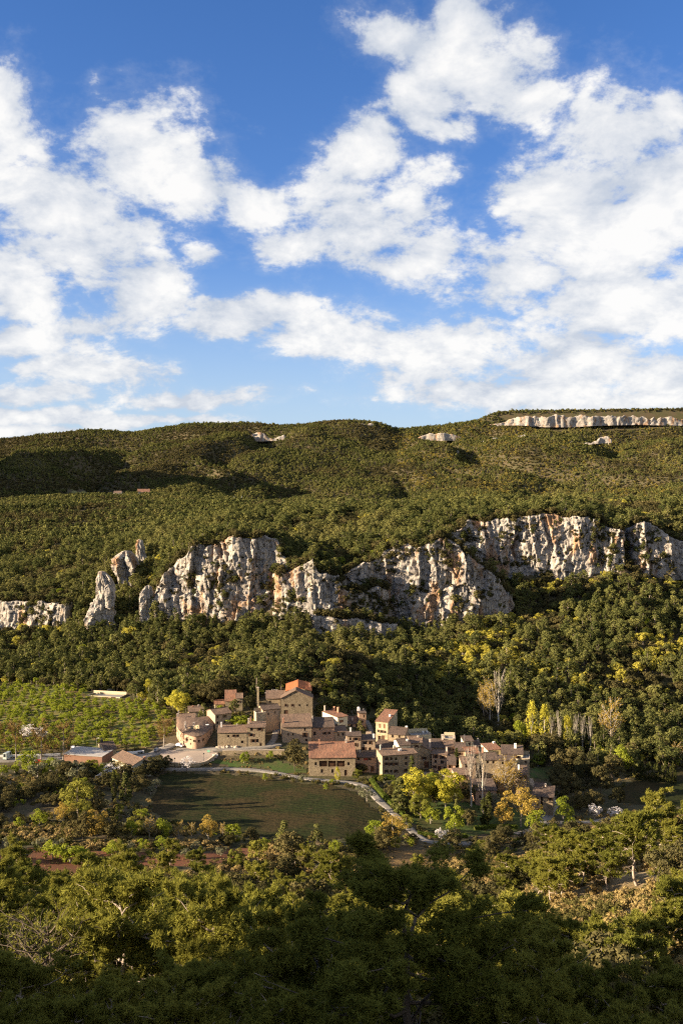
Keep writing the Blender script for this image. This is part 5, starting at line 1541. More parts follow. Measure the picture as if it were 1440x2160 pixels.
def car(label, px, py, a, paint, van=False, length=4.1, group=None, h=None):
    p = ground(px, py)
    root = empty('parked_van' if van else 'parked_car', (p[0], p[1], p[2] + 0.32), math.radians(a)); tag(root, label, 'van' if van else 'car', group)
    L = length; wd = 0.9 if van else 0.82
    ht = h or (2.4 if van else 1.45)
    if van:
        prof = [(-L / 2, 0.35), (-L / 2, ht), (L * 0.28, ht), (L * 0.40, 1.35), (L / 2, 1.1), (L / 2, 0.35)]
    else:
        prof = [(-L / 2, 0.35), (-L / 2, 0.85), (-L * 0.44, 0.95), (-L * 0.34, ht), (L * 0.08, ht), (L * 0.24, 0.95), (L * 0.46, 0.82), (L / 2, 0.6), (L / 2, 0.35)]
    n = len(prof)
    V = []
    for sy in (-1, 1):
        for x, z in prof:
            V.append((x, sy * wd * (1.0 if z < 1.0 else 0.88), z))
    f = [tuple(reversed(range(n))), tuple(range(n, 2 * n))] + [(k, (k + 1) % n, n + (k + 1) % n, n + k) for k in range(n)]
    mesh_obj('body', V, f, paint, root)
    # glazing, slightly proud of the body
    mb = MB()
    if van:
        for sy in (-1, 1):
            y = sy * wd * 0.885 if False else sy * (wd * 0.88 + 0.012)
            mb.add([(L * 0.06, y, 1.4), (L * 0.30, y, 1.4), (L * 0.26, y, ht - 0.25), (L * 0.06, y, ht - 0.25)], [(0, 1, 2, 3)])
        mb.add([(L * 0.39, -wd * 0.75, 1.45), (L * 0.39, wd * 0.75, 1.45), (L * 0.30, wd * 0.7, ht - 0.15), (L * 0.30, -wd * 0.7, ht - 0.15)], [(0, 1, 2, 3)])
        mb.add([(-L / 2 - 0.012, -wd * 0.6, 1.35), (-L / 2 - 0.012, wd * 0.6, 1.35), (-L / 2 - 0.012, wd * 0.6, ht - 0.25), (-L / 2 - 0.012, -wd * 0.6, ht - 0.25)], [(0, 1, 2, 3)])
    else:
        for sy in (-1, 1):
            y = sy * (wd * 0.95)
            mb.add([(-L * 0.36, y, 0.98), (L * 0.18, y, 0.98), (L * 0.07, sy * (wd * 0.88 + 0.012), ht - 0.1), (-L * 0.31, sy * (wd * 0.88 + 0.012), ht - 0.1)], [(0, 1, 2, 3)])
        mb.add([(L * 0.235, -wd * 0.75, 1.0), (L * 0.235, wd * 0.75, 1.0), (L * 0.105, wd * 0.72, ht - 0.04), (L * 0.105, -wd * 0.72, ht - 0.04)], [(0, 1, 2, 3)])
        mb.add([(-L * 0.435, -wd * 0.75, 1.0), (-L * 0.435, wd * 0.75, 1.0), (-L * 0.352, wd * 0.7, ht - 0.04), (-L * 0.352, -wd * 0.7, ht - 0.04)], [(0, 1, 2, 3)])
    mb.build('glazing', M['glass'], root)
    for sx in (-0.31, 0.31):
        for sy in (-1, 1):
            mb = MB(); mb.tube([(0, -0.1, 0), (0, 0.1, 0)], [0.32, 0.32], 12)
            o = mb.build('wheel', M['dark_metal'], root); o.location = (sx * L, sy * (wd - 0.04), 0.02)
    for sy in (-1, 1):
        mb = MB(); mb.box(L / 2 - 0.02, L / 2 + 0.03, sy * wd * 0.7 - 0.14, sy * wd * 0.7 + 0.14, 0.62, 0.78)
        mb.build('headlight', M['white'], root)


PAINT = {k: plain_mat('car_paint_' + k, c, 0.35, var=0.03, spec=0.5) for k, c in dict(white=(0.75, 0.75, 0.74), grey=(0.22, 0.23, 0.24), red=(0.45, 0.03, 0.02), dark=(0.05, 0.055, 0.06), silver=(0.5, 0.5, 0.5), green=(0.42, 0.48, 0.44)).items()}
car('white car parked against the curved house', 380, 1576, -35, PAINT['white'])
car('grey car parked under the bare plane tree', 332, 1586, 70, PAINT['grey'])
car('pale box van standing on the road by the tall lamp', 17, 1602, 80, PAINT['green'], True, 5.6, h=3.0)
car('white camper van at the corner of the metal-roofed warehouse', 154, 1589, -75, PAINT['white'], True, 4.8)
car('small red car half hidden by roadside shrubs', 84, 1611, 5, PAINT['red'], length=3.8)
car('dark car parked behind the white farm shed', 234, 1460, 20, PAINT['dark'])
car('silver car parked near the end of the lower road', 1171, 1698, 60, PAINT['silver'])

# masts, antennas, poles
def mast(label, px, Y, py_top, py_bot, r=0.06, cross=True, mat='metal'):
    x = ux(px, Y) * S; z0 = float(zat(px, py_bot, Y)) * S; z1 = float(zat(px, py_top, Y)) * S
    root = empty('mast', (x, Y * S, z0)); tag(root, label, 'mast')
    mb = MB(); mb.tube([(0, 0, -1.5), (0, 0, z1 - z0)], [r, r * 0.7], 6); mb.build('pole', M[mat], root)
    if cross:
        mb = MB(); mb.box(-0.6, 0.6, -0.04, 0.04, z1 - z0 - 0.5, z1 - z0 - 0.42); mb.box(-0.4, 0.4, -0.04, 0.04, z1 - z0 - 0.25, z1 - z0 - 0.17); mb.build('crossbar', M[mat], root)


mast('thin television mast on the small cream tower house', 980, 350, 1549, 1562)
mast('grey utility pole standing in the wood below the cliffs', 644, 480, 1346, 1364, 0.14, False)
mast('black drainpipe mast at the corner of the square stone house', 428.5, 371, 1498, 1524, 0.12, False, 'dark_metal')
for k, (px, Y, t, b) in enumerate([(510, 1240, 1046, 1062), (494, 1260, 1047, 1062)]):
    mast(['electricity pylon on the plateau edge, the nearer of the two', 'electricity pylon on the plateau edge, the farther of the two'][k], px, Y, t, b, 0.4, True)

# rubble heap under the long house
rub = empty('rubble_heap', tuple(ground(480, 1581))); tag(rub, 'heap of loose stones at the foot of the long low house', 'stones')
rr = random.Random(4)
for k in range(40):
    q = ground(458 + rr.random() * 42, 1578.5 + rr.random() * 3.0)
    V = []
    s0 = 0.25 + rr.random() * 0.5
    for i in range(8):
        V.append(((1 if i & 1 else -1) * s0 * (0.6 + 0.5 * rr.random()), (1 if i & 2 else -1) * s0 * (0.6 + 0.5 * rr.random()), (1 if i & 4 else -1) * s0 * (0.5 + 0.4 * rr.random())))
    o = mesh_obj('stone', V, [(0, 2, 3, 1), (4, 5, 7, 6), (0, 1, 5, 4), (1, 3, 7, 5), (3, 2, 6, 7), (2, 0, 4, 6)], M['stone_trim'], rub)
    o.location = (q[0] - rub.location.x, q[1] - rub.location.y, q[2] + 0.2 + rr.random() * 0.5 - rub.location.z)
    o.rotation_euler = (rr.random() * 3, rr.random() * 3, rr.random() * 3)

# ------------------------------------------------------------------ plants: shapes
def tri_leaves(P, Nrm, size, rng, aspect=1.0, jitter=0.5):
    """one triangle (kite half) per leaf spray at P, roughly facing Nrm"""
    n = len(P)
    N_ = Nrm + rng.normal(0, jitter, (n, 3)); N_ /= np.linalg.norm(N_, axis=1)[:, None] + 1e-9
    r = rng.normal(0, 1, (n, 3)); a = np.cross(N_, r); a /= np.linalg.norm(a, axis=1)[:, None] + 1e-9
    b = np.cross(N_, a)
    s = (size * rng.uniform(0.55, 1.35, n))[:, None]
    k = rng.uniform(0.6, 1.2, n)[:, None]
    V = np.stack([P - a * s * 0.55 - b * s * 0.4 * aspect, P + a * s * 0.55 * k - b * s * 0.3 * aspect, P + b * s * 0.75 * aspect + N_ * s * 0.15], 1)
    return V.reshape(-1, 3)


def tube_np(paths, sides=4):
    """paths: list of (points (k,3), radii (k,)) -> verts, quads"""
    Vs, Fs, b = [], [], 0
    for pts, rad in paths:
        pts = np.asarray(pts, float); rad = np.asarray(rad, float)
        k = len(pts)
        d = np.gradient(pts, axis=0); d /= np.linalg.norm(d, axis=1)[:, None] + 1e-9
        ref = np.where(np.abs(d[:, 2:3]) < 0.8, np.array([[0, 0, 1.0]]), np.array([[1.0, 0, 0]]))
        a = np.cross(d, ref); a /= np.linalg.norm(a, axis=1)[:, None] + 1e-9
        c = np.cross(d, a)
        t = np.linspace(0, 2 * np.pi, sides, endpoint=False)
        R = pts[:, None] + rad[:, None, None] * (a[:, None] * np.cos(t)[None, :, None] + c[:, None] * np.sin(t)[None, :, None])
        Vs.append(R.reshape(-1, 3))
        i = np.arange(k * sides).reshape(k, sides) + b
        Fs.append(np.stack([i[:-1], np.roll(i, -1, 1)[:-1], np.roll(i, -1, 1)[1:], i[1:]], -1).reshape(-1, 4))
        b += k * sides
    return np.concatenate(Vs), np.concatenate(Fs)


def trunk_path(rng, h, r0, r1, bend=0.06, k=6):
    t = np.linspace(0, 1, k)
    off = np.cumsum(rng.normal(0, bend * h / k, (k, 2)), axis=0); off[0] = 0
    return np.column_stack([off, t * h - 0.0]), r0 + (r1 - r0) * t


def puff_crown(rng, env, npuff, nleaf, pr, lsize, squash=0.75, shell=0.75, up=0.35, aspect=1.0):
    """leaf sprays in clumps; env(rng, n) gives clump centres and the crown's middle"""
    C, mid = env(rng, npuff)
    rad = pr * rng.uniform(0.6, 1.35, npuff)
    i = rng.integers(0, npuff, nleaf)
    d = rng.normal(0, 1, (nleaf, 3)); d /= np.linalg.norm(d, axis=1)[:, None]
    # leaves sit on the outer side of their clump
    o = C[i] - mid; o /= np.linalg.norm(o, axis=1)[:, None] + 1e-9
    d = d + 0.55 * o; d[:, 2] += up * 0.5; d /= np.linalg.norm(d, axis=1)[:, None]
    P = C[i] + d * (rad[i] * (shell + (1 - shell) * rng.random(nleaf) ** 0.5) * rng.uniform(0.75, 1.05, nleaf))[:, None] * np.array([1, 1, squash])
    return tri_leaves(P, d, lsize, rng, aspect)


def env_round(rx, z0, z1, low=0.0):
    def f(rng, n):
        d = rng.normal(0, 1, (n, 3)); d /= np.linalg.norm(d, axis=1)[:, None]
        r = rng.random(n) ** 0.4
        c = np.array([0, 0, (z0 + z1) / 2])
        P = c + d * r[:, None] * np.array([rx, rx, (z1 - z0) / 2])
        P[:, :2] *= (1 + 0.25 * rng.normal(0, 1, (n, 1)) * 0.5)
        return P, c - np.array([0, 0, (z1 - z0) * 0.2])
    return f


def env_cone(rx, z0, z1, pw=0.8):
    def f(rng, n):
        t = rng.random(n) ** 1.25
        a = rng.random(n) * 2 * np.pi
        r = rx * (1 - t) ** pw * (0.45 + 0.55 * rng.random(n) ** 0.5)
        return np.column_stack([r * np.cos(a), r * np.sin(a), z0 + t * (z1 - z0)]), np.array([0, 0, (z0 * 1.5 + z1 * 0.5) / 2])
    return f


def env_column(rx, z0, z1):
    def f(rng, n):
        t = rng.random(n)
        a = rng.random(n) * 2 * np.pi
        r = rx * np.sin(np.pi * np.clip(0.12 + 0.86 * t, 0, 1)) ** 0.6 * (0.3 + 0.7 * rng.random(n) ** 0.5)
        return np.column_stack([r * np.cos(a), r * np.sin(a), z0 + t * (z1 - z0)]), np.array([0, 0, (z0 + z1) / 2])
    return f


def env_umbrella(rx, z0, z1):
    def f(rng, n):
        a = rng.random(n) * 2 * np.pi
        r = rx * rng.random(n) ** 0.55
        z = z0 + (z1 - z0) * (1 - (r / rx) ** 2) * (0.35 + 0.65 * rng.random(n))
        return np.column_stack([r * np.cos(a), r * np.sin(a), z]), np.array([0, 0, z0 - (z1 - z0) * 0.5])
    return f


def mesh_from(name, v, f, mat):
    me = bpy.data.meshes.new(name)
    v = np.asarray(v, np.float32); f = np.asarray(f)
    k = f.shape[1]
    me.vertices.add(len(v)); me.vertices.foreach_set('co', v.ravel())
    me.loops.add(f.size); me.loops.foreach_set('vertex_index', f.ravel().astype(np.int32))
    me.polygons.add(len(f))
    me.polygons.foreach_set('loop_start', np.arange(0, f.size, k, dtype=np.int32))
    me.polygons.foreach_set('loop_total', np.full(len(f), k, np.int32))
    me.materials.append(mat)
    me.update(calc_edges=True)
    return me


def tris(v):
    return np.arange(len(v)).reshape(-1, 3)


KINDS_ = {}        # kind -> list of (trunk mesh, crown mesh, height)


def simple_kind(kind, nvar, h, trunk_h, env, npuff, nleaf, pr, lsize, leaf, bark, seed, r0=0.18, limbs=5, squash=0.75, aspect=1.0, up=0.35):
    out = []
    for k in range(nvar):
        rng = np.random.default_rng(seed * 100 + k)
        hk = h * rng.uniform(0.9, 1.1)
        e = env(hk)
        V = puff_crown(rng, e, npuff, nleaf, pr * hk, lsize, squash, aspect=aspect, up=up)
        paths = []
        tp, tr = trunk_path(rng, hk * 0.8, r0, r0 * 0.25)
        paths.append((tp, tr))
        C, mid = e(rng, limbs)
        for c in C:
            b0 = tp[rng.integers(1, 4)]
            m = b0 * 0.45 + c * 0.55 + np.array([0, 0, -0.05 * hk])
            paths.append((np.array([b0, m, c]), np.array([r0 * 0.5, r0 * 0.3, r0 * 0.1])))
        tv, tf = tube_np(paths, 5)
        out.append((mesh_from(kind + '_trunk', tv, tf, bark), mesh_from(kind + '_crown', V, tris(V), leaf), hk))
    KINDS_[kind] = out


def pine_near(seed, h, spread, tufts, needles, nlen, nwid, dead=6, crown_lo=0.35, flat=0.0):
    """Aleppo pine seen close: forked limbs, sub-branches and needle tufts"""
    rng = np.random.default_rng(seed)
    tp, tr = trunk_path(rng, h * 0.9, 0.022 * h, 0.004 * h, 0.22, 9)
    paths = [(tp, tr)]
    sites, dirs = [], []
    nb = 26
    for i in range(nb):
        zf = crown_lo + (0.97 - crown_lo) * (i + rng.random()) / nb
        b0 = np.array([np.interp(zf * h, tp[:, 2], tp[:, 0]), np.interp(zf * h, tp[:, 2], tp[:, 1]), min(zf * h, tp[-1, 2])])
        az = i * 2.4 + rng.normal(0, 0.4)
        q = (zf - crown_lo) / (1 - crown_lo)
        L = spread * (0.55 + 0.55 * math.sin(math.pi * min(1, 0.25 + 0.72 * q)) - flat * (0.5 - q)) * rng.uniform(0.6, 1.15) * (1 - 0.35 * q ** 2)
        rise = rng.uniform(0.1, 0.5) + 0.5 * q
        k = 6
        t = np.linspace(0, 1, k)
        wob = np.cumsum(rng.normal(0, 0.06 * L, (k, 3)), 0); wob[0] = 0
        d = np.array([math.cos(az), math.sin(az), 0])
        pts = b0 + d * (L * t)[:, None] + np.array([0, 0, 1.0]) * (rise * L * t ** 1.6 * 0.6)[:, None] + wob
        r = 0.009 * h * (1 - 0.4 * q)
        paths.append((pts, np.linspace(r, r * 0.2, k)))
        ns = 6
        for j in range(ns):
            u = rng.uniform(0.12, 1.0)
            s0 = np.array([np.interp(u, t, pts[:, c]) for c in range(3)])
            sd = d * rng.uniform(0.2, 0.9) + rng.normal(0, 0.65, 3); sd[2] = abs(sd[2]) * 0.7 + 0.15
            sd /= np.linalg.norm(sd)
            sl = L * rng.uniform(0.2, 0.42)
            mid = s0 + sd * sl * 0.5 + rng.normal(0, 0.05 * sl, 3)
            end = s0 + sd * sl + np.array([0, 0, 0.15 * sl])
            paths.append((np.array([s0, mid, end]), np.array([r * 0.4, r * 0.25, r * 0.1])))
            m = max(3, int(tufts / (nb * ns)))
            w = rng.uniform(0.35, 1.05, m)
            pp = s0 + (end - s0) * w[:, None] + rng.normal(0, 0.13 * sl + 0.06, (m, 3)) * np.array([1, 1, 0.8])
            sites.append(pp); dirs.append(np.repeat(sd[None], m, 0))
    for i in range(dead):
        zf = rng.uniform(0.2, crown_lo + 0.2)
        b0 = np.array([np.interp(zf * h, tp[:, 2], tp[:, 0]), np.interp(zf * h, tp[:, 2], tp[:, 1]), zf * h])
        az = rng.random() * 6.28; L = spread * rng.uniform(0.4, 0.9)
        t = np.linspace(0, 1, 5)
        pts = b0 + np.array([math.cos(az), math.sin(az), rng.uniform(-0.1, 0.35)]) * (L * t)[:, None] + np.cumsum(rng.normal(0, 0.05 * L, (5, 3)), 0)
        paths.append((pts, np.linspace(0.006 * h, 0.0015 * h, 5)))
        for j in range(5):
            s0 = pts[rng.integers(1, 5)]
            e = s0 + rng.normal(0, 0.28 * L, 3)
            paths.append((np.array([s0, (s0 + e) / 2 + rng.normal(0, 0.03 * L, 3), e]), np.array([0.0025, 0.0018, 0.0008]) * h))
    P = np.concatenate(sites); Dd = np.concatenate(dirs)
    n = len(P)
    P_ = np.repeat(P, needles, 0); D_ = np.repeat(Dd, needles, 0)
    dv = D_ * 0.45 + rng.normal(0, 0.75, P_.shape) + np.array([0, 0, 0.35]); dv /= np.linalg.norm(dv, axis=1)[:, None]
    ln = (nlen * rng.uniform(0.6, 1.25, len(P_)))[:, None]
    si = np.cross(dv, rng.normal(0, 1, dv.shape)); si /= np.linalg.norm(si, axis=1)[:, None] + 1e-9
    w = nwid
    V = np.stack([P_ - si * w, P_ + si * w, P_ + dv * ln], 1).reshape(-1, 3)
    tv, tf = tube_np(paths, 5)
    return tv, tf, V


B_PINE = bark_mat('pine_bark', (0.20, 0.15, 0.115), (0.40, 0.34, 0.28))
B_GREY = bark_mat('grey_bark', (0.20, 0.17, 0.14), (0.34, 0.30, 0.25))
B_PALE = bark_mat('pale_poplar_bark', (0.42, 0.38, 0.33), (0.60, 0.56, 0.50))
B_DARK = bark_mat('dark_bark', (0.07, 0.055, 0.04), (0.13, 0.10, 0.075))
L_PINE = leaf_mat('pine_needles', (0.100, 0.118, 0.023), (0.310, 0.288, 0.055), 0.28, 0.6)
L_PINE_F = leaf_mat('pine_wood_foliage', (0.044, 0.058, 0.020), (0.190, 0.184, 0.056), 0.13, 0.75, 0.6, (0.225, 0.200, 0.068))
L_OAK = leaf_mat('holm_oak_leaves', (0.036, 0.038, 0.017), (0.145, 0.120, 0.048), 0.10, 0.75, 0.4, (0.150, 0.128, 0.052))
L_YEL = leaf_mat('yellow_spring_leaves', (0.34, 0.32, 0.040), (0.54, 0.49, 0.075), 0.40, 0.6)
L_LIME = leaf_mat('fresh_green_leaves', (0.172, 0.224, 0.026), (0.310, 0.327, 0.043), 0.40, 0.6)
L_HAZEL = leaf_mat('orchard_leaves', (0.18, 0.225, 0.026), (0.30, 0.325, 0.042), 0.48, 0.55, 0.4, (0.27, 0.22, 0.055))
L_BUD = leaf_mat('brown_budding_twigs', (0.189, 0.123, 0.052), (0.284, 0.189, 0.071), 0.30, 0.6)
L_GOLD = leaf_mat('golden_willow_leaves', (0.310, 0.215, 0.052), (0.430, 0.310, 0.069), 0.35, 0.6)
L_CYP = leaf_mat('cypress_leaves', (0.036, 0.046, 0.014), (0.072, 0.074, 0.022), 0.15, 0.5)
L_OLIVE = leaf_mat('olive_leaves', (0.128, 0.133, 0.074), (0.207, 0.203, 0.119), 0.25, 0.5)
L_BLOS = leaf_mat('white_blossom', (0.62, 0.57, 0.54), (0.80, 0.76, 0.73), 0.35, 0.4)
L_BRUSH = leaf_mat('dry_brush', (0.23, 0.165, 0.07), (0.44, 0.33, 0.135), 0.25, 0.7, 0.3, (0.17, 0.15, 0.045))
L_SHRUB = leaf_mat('evergreen_scrub', (0.072, 0.072, 0.024), (0.157, 0.138, 0.042), 0.25, 0.7, 0.3, (0.144, 0.120, 0.048))
L_HEDGE = leaf_mat('hedge_leaves', (0.070, 0.105, 0.020), (0.168, 0.196, 0.035), 0.25, 0.3)
L_YEL2 = leaf_mat('pale_gold_leaves', (0.30, 0.28, 0.055), (0.56, 0.49, 0.085), 0.35, 0.7)
L_FARY = leaf_mat('golden_far_leaves', (0.189, 0.155, 0.039), (0.292, 0.241, 0.052), 0.3, 0.7)
L_TWIG = leaf_mat('pale_bare_twigs', (0.34, 0.30, 0.25), (0.48, 0.43, 0.36), 0.1, 0.4)

# mid-distance and far kinds
simple_kind('pine', 8, 9.0, 2.5, lambda h: env_round(0.30 * h, 0.30 * h, 0.93 * h), 30, 1100, 0.13, 0.46, L_PINE_F, B_PINE, 1)
simple_kind('cone_pine', 6, 10.5, 1.5, lambda h: env_cone(0.27 * h, 0.16 * h, 0.95 * h), 34, 1100, 0.105, 0.44, L_PINE_F, B_PINE, 2)
simple_kind('oak', 8, 5.6, 1.0, lambda h: env_round(0.46 * h, 0.20 * h, 0.88 * h), 26, 1000, 0.18, 0.42, L_OAK, B_DARK, 3)
simple_kind('yellow', 4, 6.0, 1.2, lambda h: env_round(0.40 * h, 0.22 * h, 0.9 * h), 24, 800, 0.16, 0.40, L_YEL2, B_GREY, 4)
simple_kind('far_pine', 4, 8.0, 2.0, lambda h: env_round(0.33 * h, 0.18 * h, 0.92 * h), 16, 170, 0.16, 1.25, L_PINE_F, B_PINE, 5, limbs=1)
simple_kind('far_oak', 4, 6.0, 1.0, lambda h: env_round(0.52 * h, 0.12 * h, 0.88 * h), 14, 150, 0.20, 1.2, L_OAK, B_DARK, 6, limbs=1)
simple_kind('far_yellow', 2, 6.0, 1.0, lambda h: env_round(0.42 * h, 0.15 * h, 0.9 * h), 12, 130, 0.18, 1.1, L_FARY, B_GREY, 7, limbs=1)
simple_kind('hazel', 5, 4.2, 0.5, lambda h: env_round(0.52 * h, 0.16 * h, 0.9 * h), 22, 750, 0.20, 0.34, L_HAZEL, B_GREY, 8, aspect=1.3)
simple_kind('lime', 4, 5.5, 1.0, lambda h: env_round(0.40 * h, 0.18 * h, 0.9 * h), 26, 1500, 0.17, 0.27, L_LIME, B_GREY, 9)
simple_kind('yellow_big', 3, 10.0, 2.0, lambda h: env_round(0.42 * h, 0.20 * h, 0.92 * h), 46, 7500, 0.125, 0.32, L_YEL, B_GREY, 10)
simple_kind('gold', 3, 9.0, 1.5, lambda h: env_round(0.42 * h, 0.18 * h, 0.9 * h), 44, 2600, 0.12, 0.26, L_GOLD, B_GREY, 11)
simple_kind('cypress', 3, 9.0, 0.6, lambda h: env_column(0.085 * h, 0.06 * h, 0.97 * h), 40, 1500, 0.06, 0.30, L_CYP, B_DARK, 12, squash=1.6)
simple_kind('conifer', 3, 10.0, 1.0, lambda h: env_cone(0.24 * h, 0.08 * h, 0.96 * h, 0.9), 70, 3600, 0.07, 0.36, L_PINE_F, B_DARK, 13, squash=0.55)
simple_kind('olive', 3, 3.6, 0.6, lambda h: env_round(0.50 * h, 0.25 * h, 0.9 * h), 20, 900, 0.18, 0.24, L_OLIVE, B_GREY, 14)
simple_kind('blossom', 3, 4.6, 1.0, lambda h: env_round(0.45 * h, 0.25 * h, 0.92 * h), 34, 520, 0.12, 0.24, L_BLOS, B_GREY, 15, limbs=12, r0=0.14)
simple_kind('poplar_leaf', 3, 12.0, 1.5, lambda h: env_column(0.13 * h, 0.15 * h, 0.97 * h), 46, 1700, 0.07, 0.36, L_YEL, B_PALE, 16, squash=1.5)
simple_kind('garden_oak', 3, 9.0, 1.6, lambda h: env_round(0.42 * h, 0.18 * h, 0.92 * h), 46, 3800, 0.13, 0.34, L_OAK, B_DARK, 17)
simple_kind('garden_pine', 3, 8.0, 1.6, lambda h: env_round(0.36 * h, 0.20 * h, 0.94 * h), 40, 3800, 0.13, 0.30, L_PINE, B_PINE, 18)
simple_kind('shrub', 4, 1.8, 0.2, lambda h: env_round(0.62 * h, 0.02 * h, 0.85 * h), 14, 420, 0.24, 0.22, L_SHRUB, B_DARK, 19, r0=0.05)
simple_kind('brush', 4, 1.5, 0.2, lambda h: env_round(0.70 * h, 0.0 * h, 0.8 * h), 14, 420, 0.26, 0.20, L_BRUSH, B_GREY, 20, r0=0.04, aspect=1.7)


def bare_kind(kind, nvar, h, spread, upright, ntw, bark, twig, seed, leaf=None, nleaf=0, lsize=0.3, r0=0.2, tw=1.0):
    """leafless or barely budding tree: limbs, branches and a haze of twigs"""
    out = []
    for k in range(nvar):
        rng = np.random.default_rng(seed * 100 + k)
        tp, tr = trunk_path(rng, h * 0.92, r0, r0 * 0.12, 0.03, 8)
        paths = [(tp, tr)]
        tips = []
        nb = 34
        for i in range(nb):
            zf = rng.uniform(0.22, 0.9)
            b0 = np.array([np.interp(zf * h, tp[:, 2], tp[:, 0]), np.interp(zf * h, tp[:, 2], tp[:, 1]), zf * h])
            az = i * 2.4 + rng.normal(0, 0.3)
            L = h * spread * (1.0 - 0.55 * zf) * rng.uniform(0.6, 1.1)
            t = np.linspace(0, 1, 6)
            d = np.array([math.cos(az), math.sin(az), 0])
            pts = b0 + d * (L * t ** (0.75))[:, None] + np.array([0, 0, 1.0]) * (upright * L * t ** 1.3)[:, None] + np.cumsum(rng.normal(0, 0.025 * L / (1 + 0.3 * upright), (6, 3)), 0)
            paths.append((pts, np.linspace(r0 * 0.26 * tw, r0 * 0.06 * tw, 6)))
            for j in range(int(ntw / nb)):
                u = rng.uniform(0.2, 1.0)
                s0 = np.array([np.interp(u, t, pts[:, c]) for c in range(3)])
                dd = d * rng.uniform(0.0, 0.6) + rng.normal(0, 0.4 / (1 + upright * 0.5), 3) + np.array([0, 0, upright * 0.55])
                e = s0 + dd * L * rng.uniform(0.16, 0.34)
                paths.append((np.array([s0, (s0 + e) / 2 + rng.normal(0, 0.02 * L, 3), e]), np.array([0.035, 0.026, 0.012]) * tw))
                tips.append(e)
        # trunk and limbs in one part, twigs (and buds) in the crown
        main = paths[:1 + nb * 0 + 1]
        tv, tf = tube_np([paths[0]], 7)
        cv, cf = tube_np(paths[1:], 3)
        tipsA = np.array(tips)
        if nleaf:
            i = rng.integers(0, len(tipsA), nleaf)
            P = tipsA[i] + rng.normal(0, 0.05 * h * 0.5, (nleaf, 3))
            LV = tri_leaves(P, rng.normal(0, 1, (nleaf, 3)), lsize, rng)
            qf = np.concatenate([cf[:, [0, 1, 2]], cf[:, [0, 2, 3]]])
            V = np.concatenate([cv, LV]); F = np.concatenate([qf, tris(LV) + len(cv)])
            me = mesh_from(kind + '_crown', V, F, twig)
            me.materials.append(leaf)
            me.polygons.foreach_set('material_index', np.concatenate([np.zeros(len(qf)), np.ones(len(LV) // 3)]).astype(np.int32))
        else:
            me = mesh_from(kind + '_crown', cv, cf, twig)
        out.append((mesh_from(kind + '_trunk', tv, tf, bark), me, h))
    KINDS_[kind] = out


bare_kind('bare_poplar', 2, 16.0, 0.17, 3.4, 560, B_PALE, L_TWIG, 31, r0=0.26, tw=0.85)
bare_kind('plane', 3, 9.0, 0.50, 0.55, 800, B_GREY, L_BUD, 32, L_BUD, 1100, 0.22, 0.22)
bare_kind('bud_poplar', 3, 12.0, 0.30, 1.3, 700, B_GREY, L_TWIG, 33, L_GOLD, 1500, 0.24, 0.24)

# near pines in three distances
def near_kind(kind, nvar, h, spread, tufts, needles, nlen, nwid, seed, leaf=None, bark=None, **kw):
    out = []
    for k in range(nvar):
        tv, tf, V = pine_near(seed * 50 + k, h * (0.9 + 0.07 * k), spread * (1.08 - 0.05 * k), tufts, needles, nlen, nwid, **kw)
        out.append((mesh_from(kind + '_trunk', tv, tf, bark or B_PINE), mesh_from(kind + '_crown', V, tris(V), leaf or L_PINE), h * (0.9 + 0.07 * k)))
    KINDS_[kind] = out


near_kind('slope_pine', 5, 9.0, 2.9, 3000, 9, 0.36, 0.050, 41)
near_kind('front_pine', 5, 10.0, 3.3, 5200, 12, 0.30, 0.030, 42, dead=14)
near_kind('big_pine', 1, 13.5, 3.9, 15000, 11, 0.27, 0.024, 43, bark=B_DARK, dead=14, crown_lo=0.16)
near_kind('dead_pine', 2, 6.0, 2.0, 0, 1, 0.2, 0.02, 44, bark=B_DARK, dead=6, crown_lo=0.6)


# ------------------------------------------------------------------ plants: placing
def plant(name, kind, p, scale, label, cat, group=None, rz=None, var=None, tilt=0.0):
    """one plant = Empty > trunk, crown (meshes shared between copies)"""
    vs = KINDS_[kind]
    k = var if var is not None else int(PR.integers(0, len(vs)))
    tm, cm, h = vs[k % len(vs)]
    root = bpy.data.objects.new(name, None)
    root.empty_display_size = 0.5
    COL.objects.link(root)
    root.location = (float(p[0]), float(p[1]), float(p[2]) - 0.15)
    root.rotation_euler = (tilt, 0, float(PR.random() * 6.28) if rz is None else rz)
    sc = scale if isinstance(scale, tuple) else (scale, scale, scale)
    root.scale = sc
    root['label'] = label; root['category'] = cat
    if group: root['group'] = group
    for nm, me in (('trunk', tm), ('crown', cm)):
        o = bpy.data.objects.new(nm, me)
        COL.objects.link(o)
        o.parent = root
    return root


PR = np.random.default_rng(99)


def hscale(kind, px_h, Y):
    """scale so that the plant is px_h picture pixels tall at depth Y (layout units)"""
    return px_h / FPX * Y * S / KINDS_[kind][0][2]


def put(name, kind, px, py, hpx, label, cat='tree', group=None, wide=1.0, var=None, Y=None):
    p = at(px, Y) if Y is not None else ground(px, py)
    s = hscale(kind, hpx, p[1] / S)
    KEEP.append((p[0], p[1], 3.0))
    return plant(name, kind, p, (s * wide, s * wide, s), label, cat, group, var=var)


KEEP = []
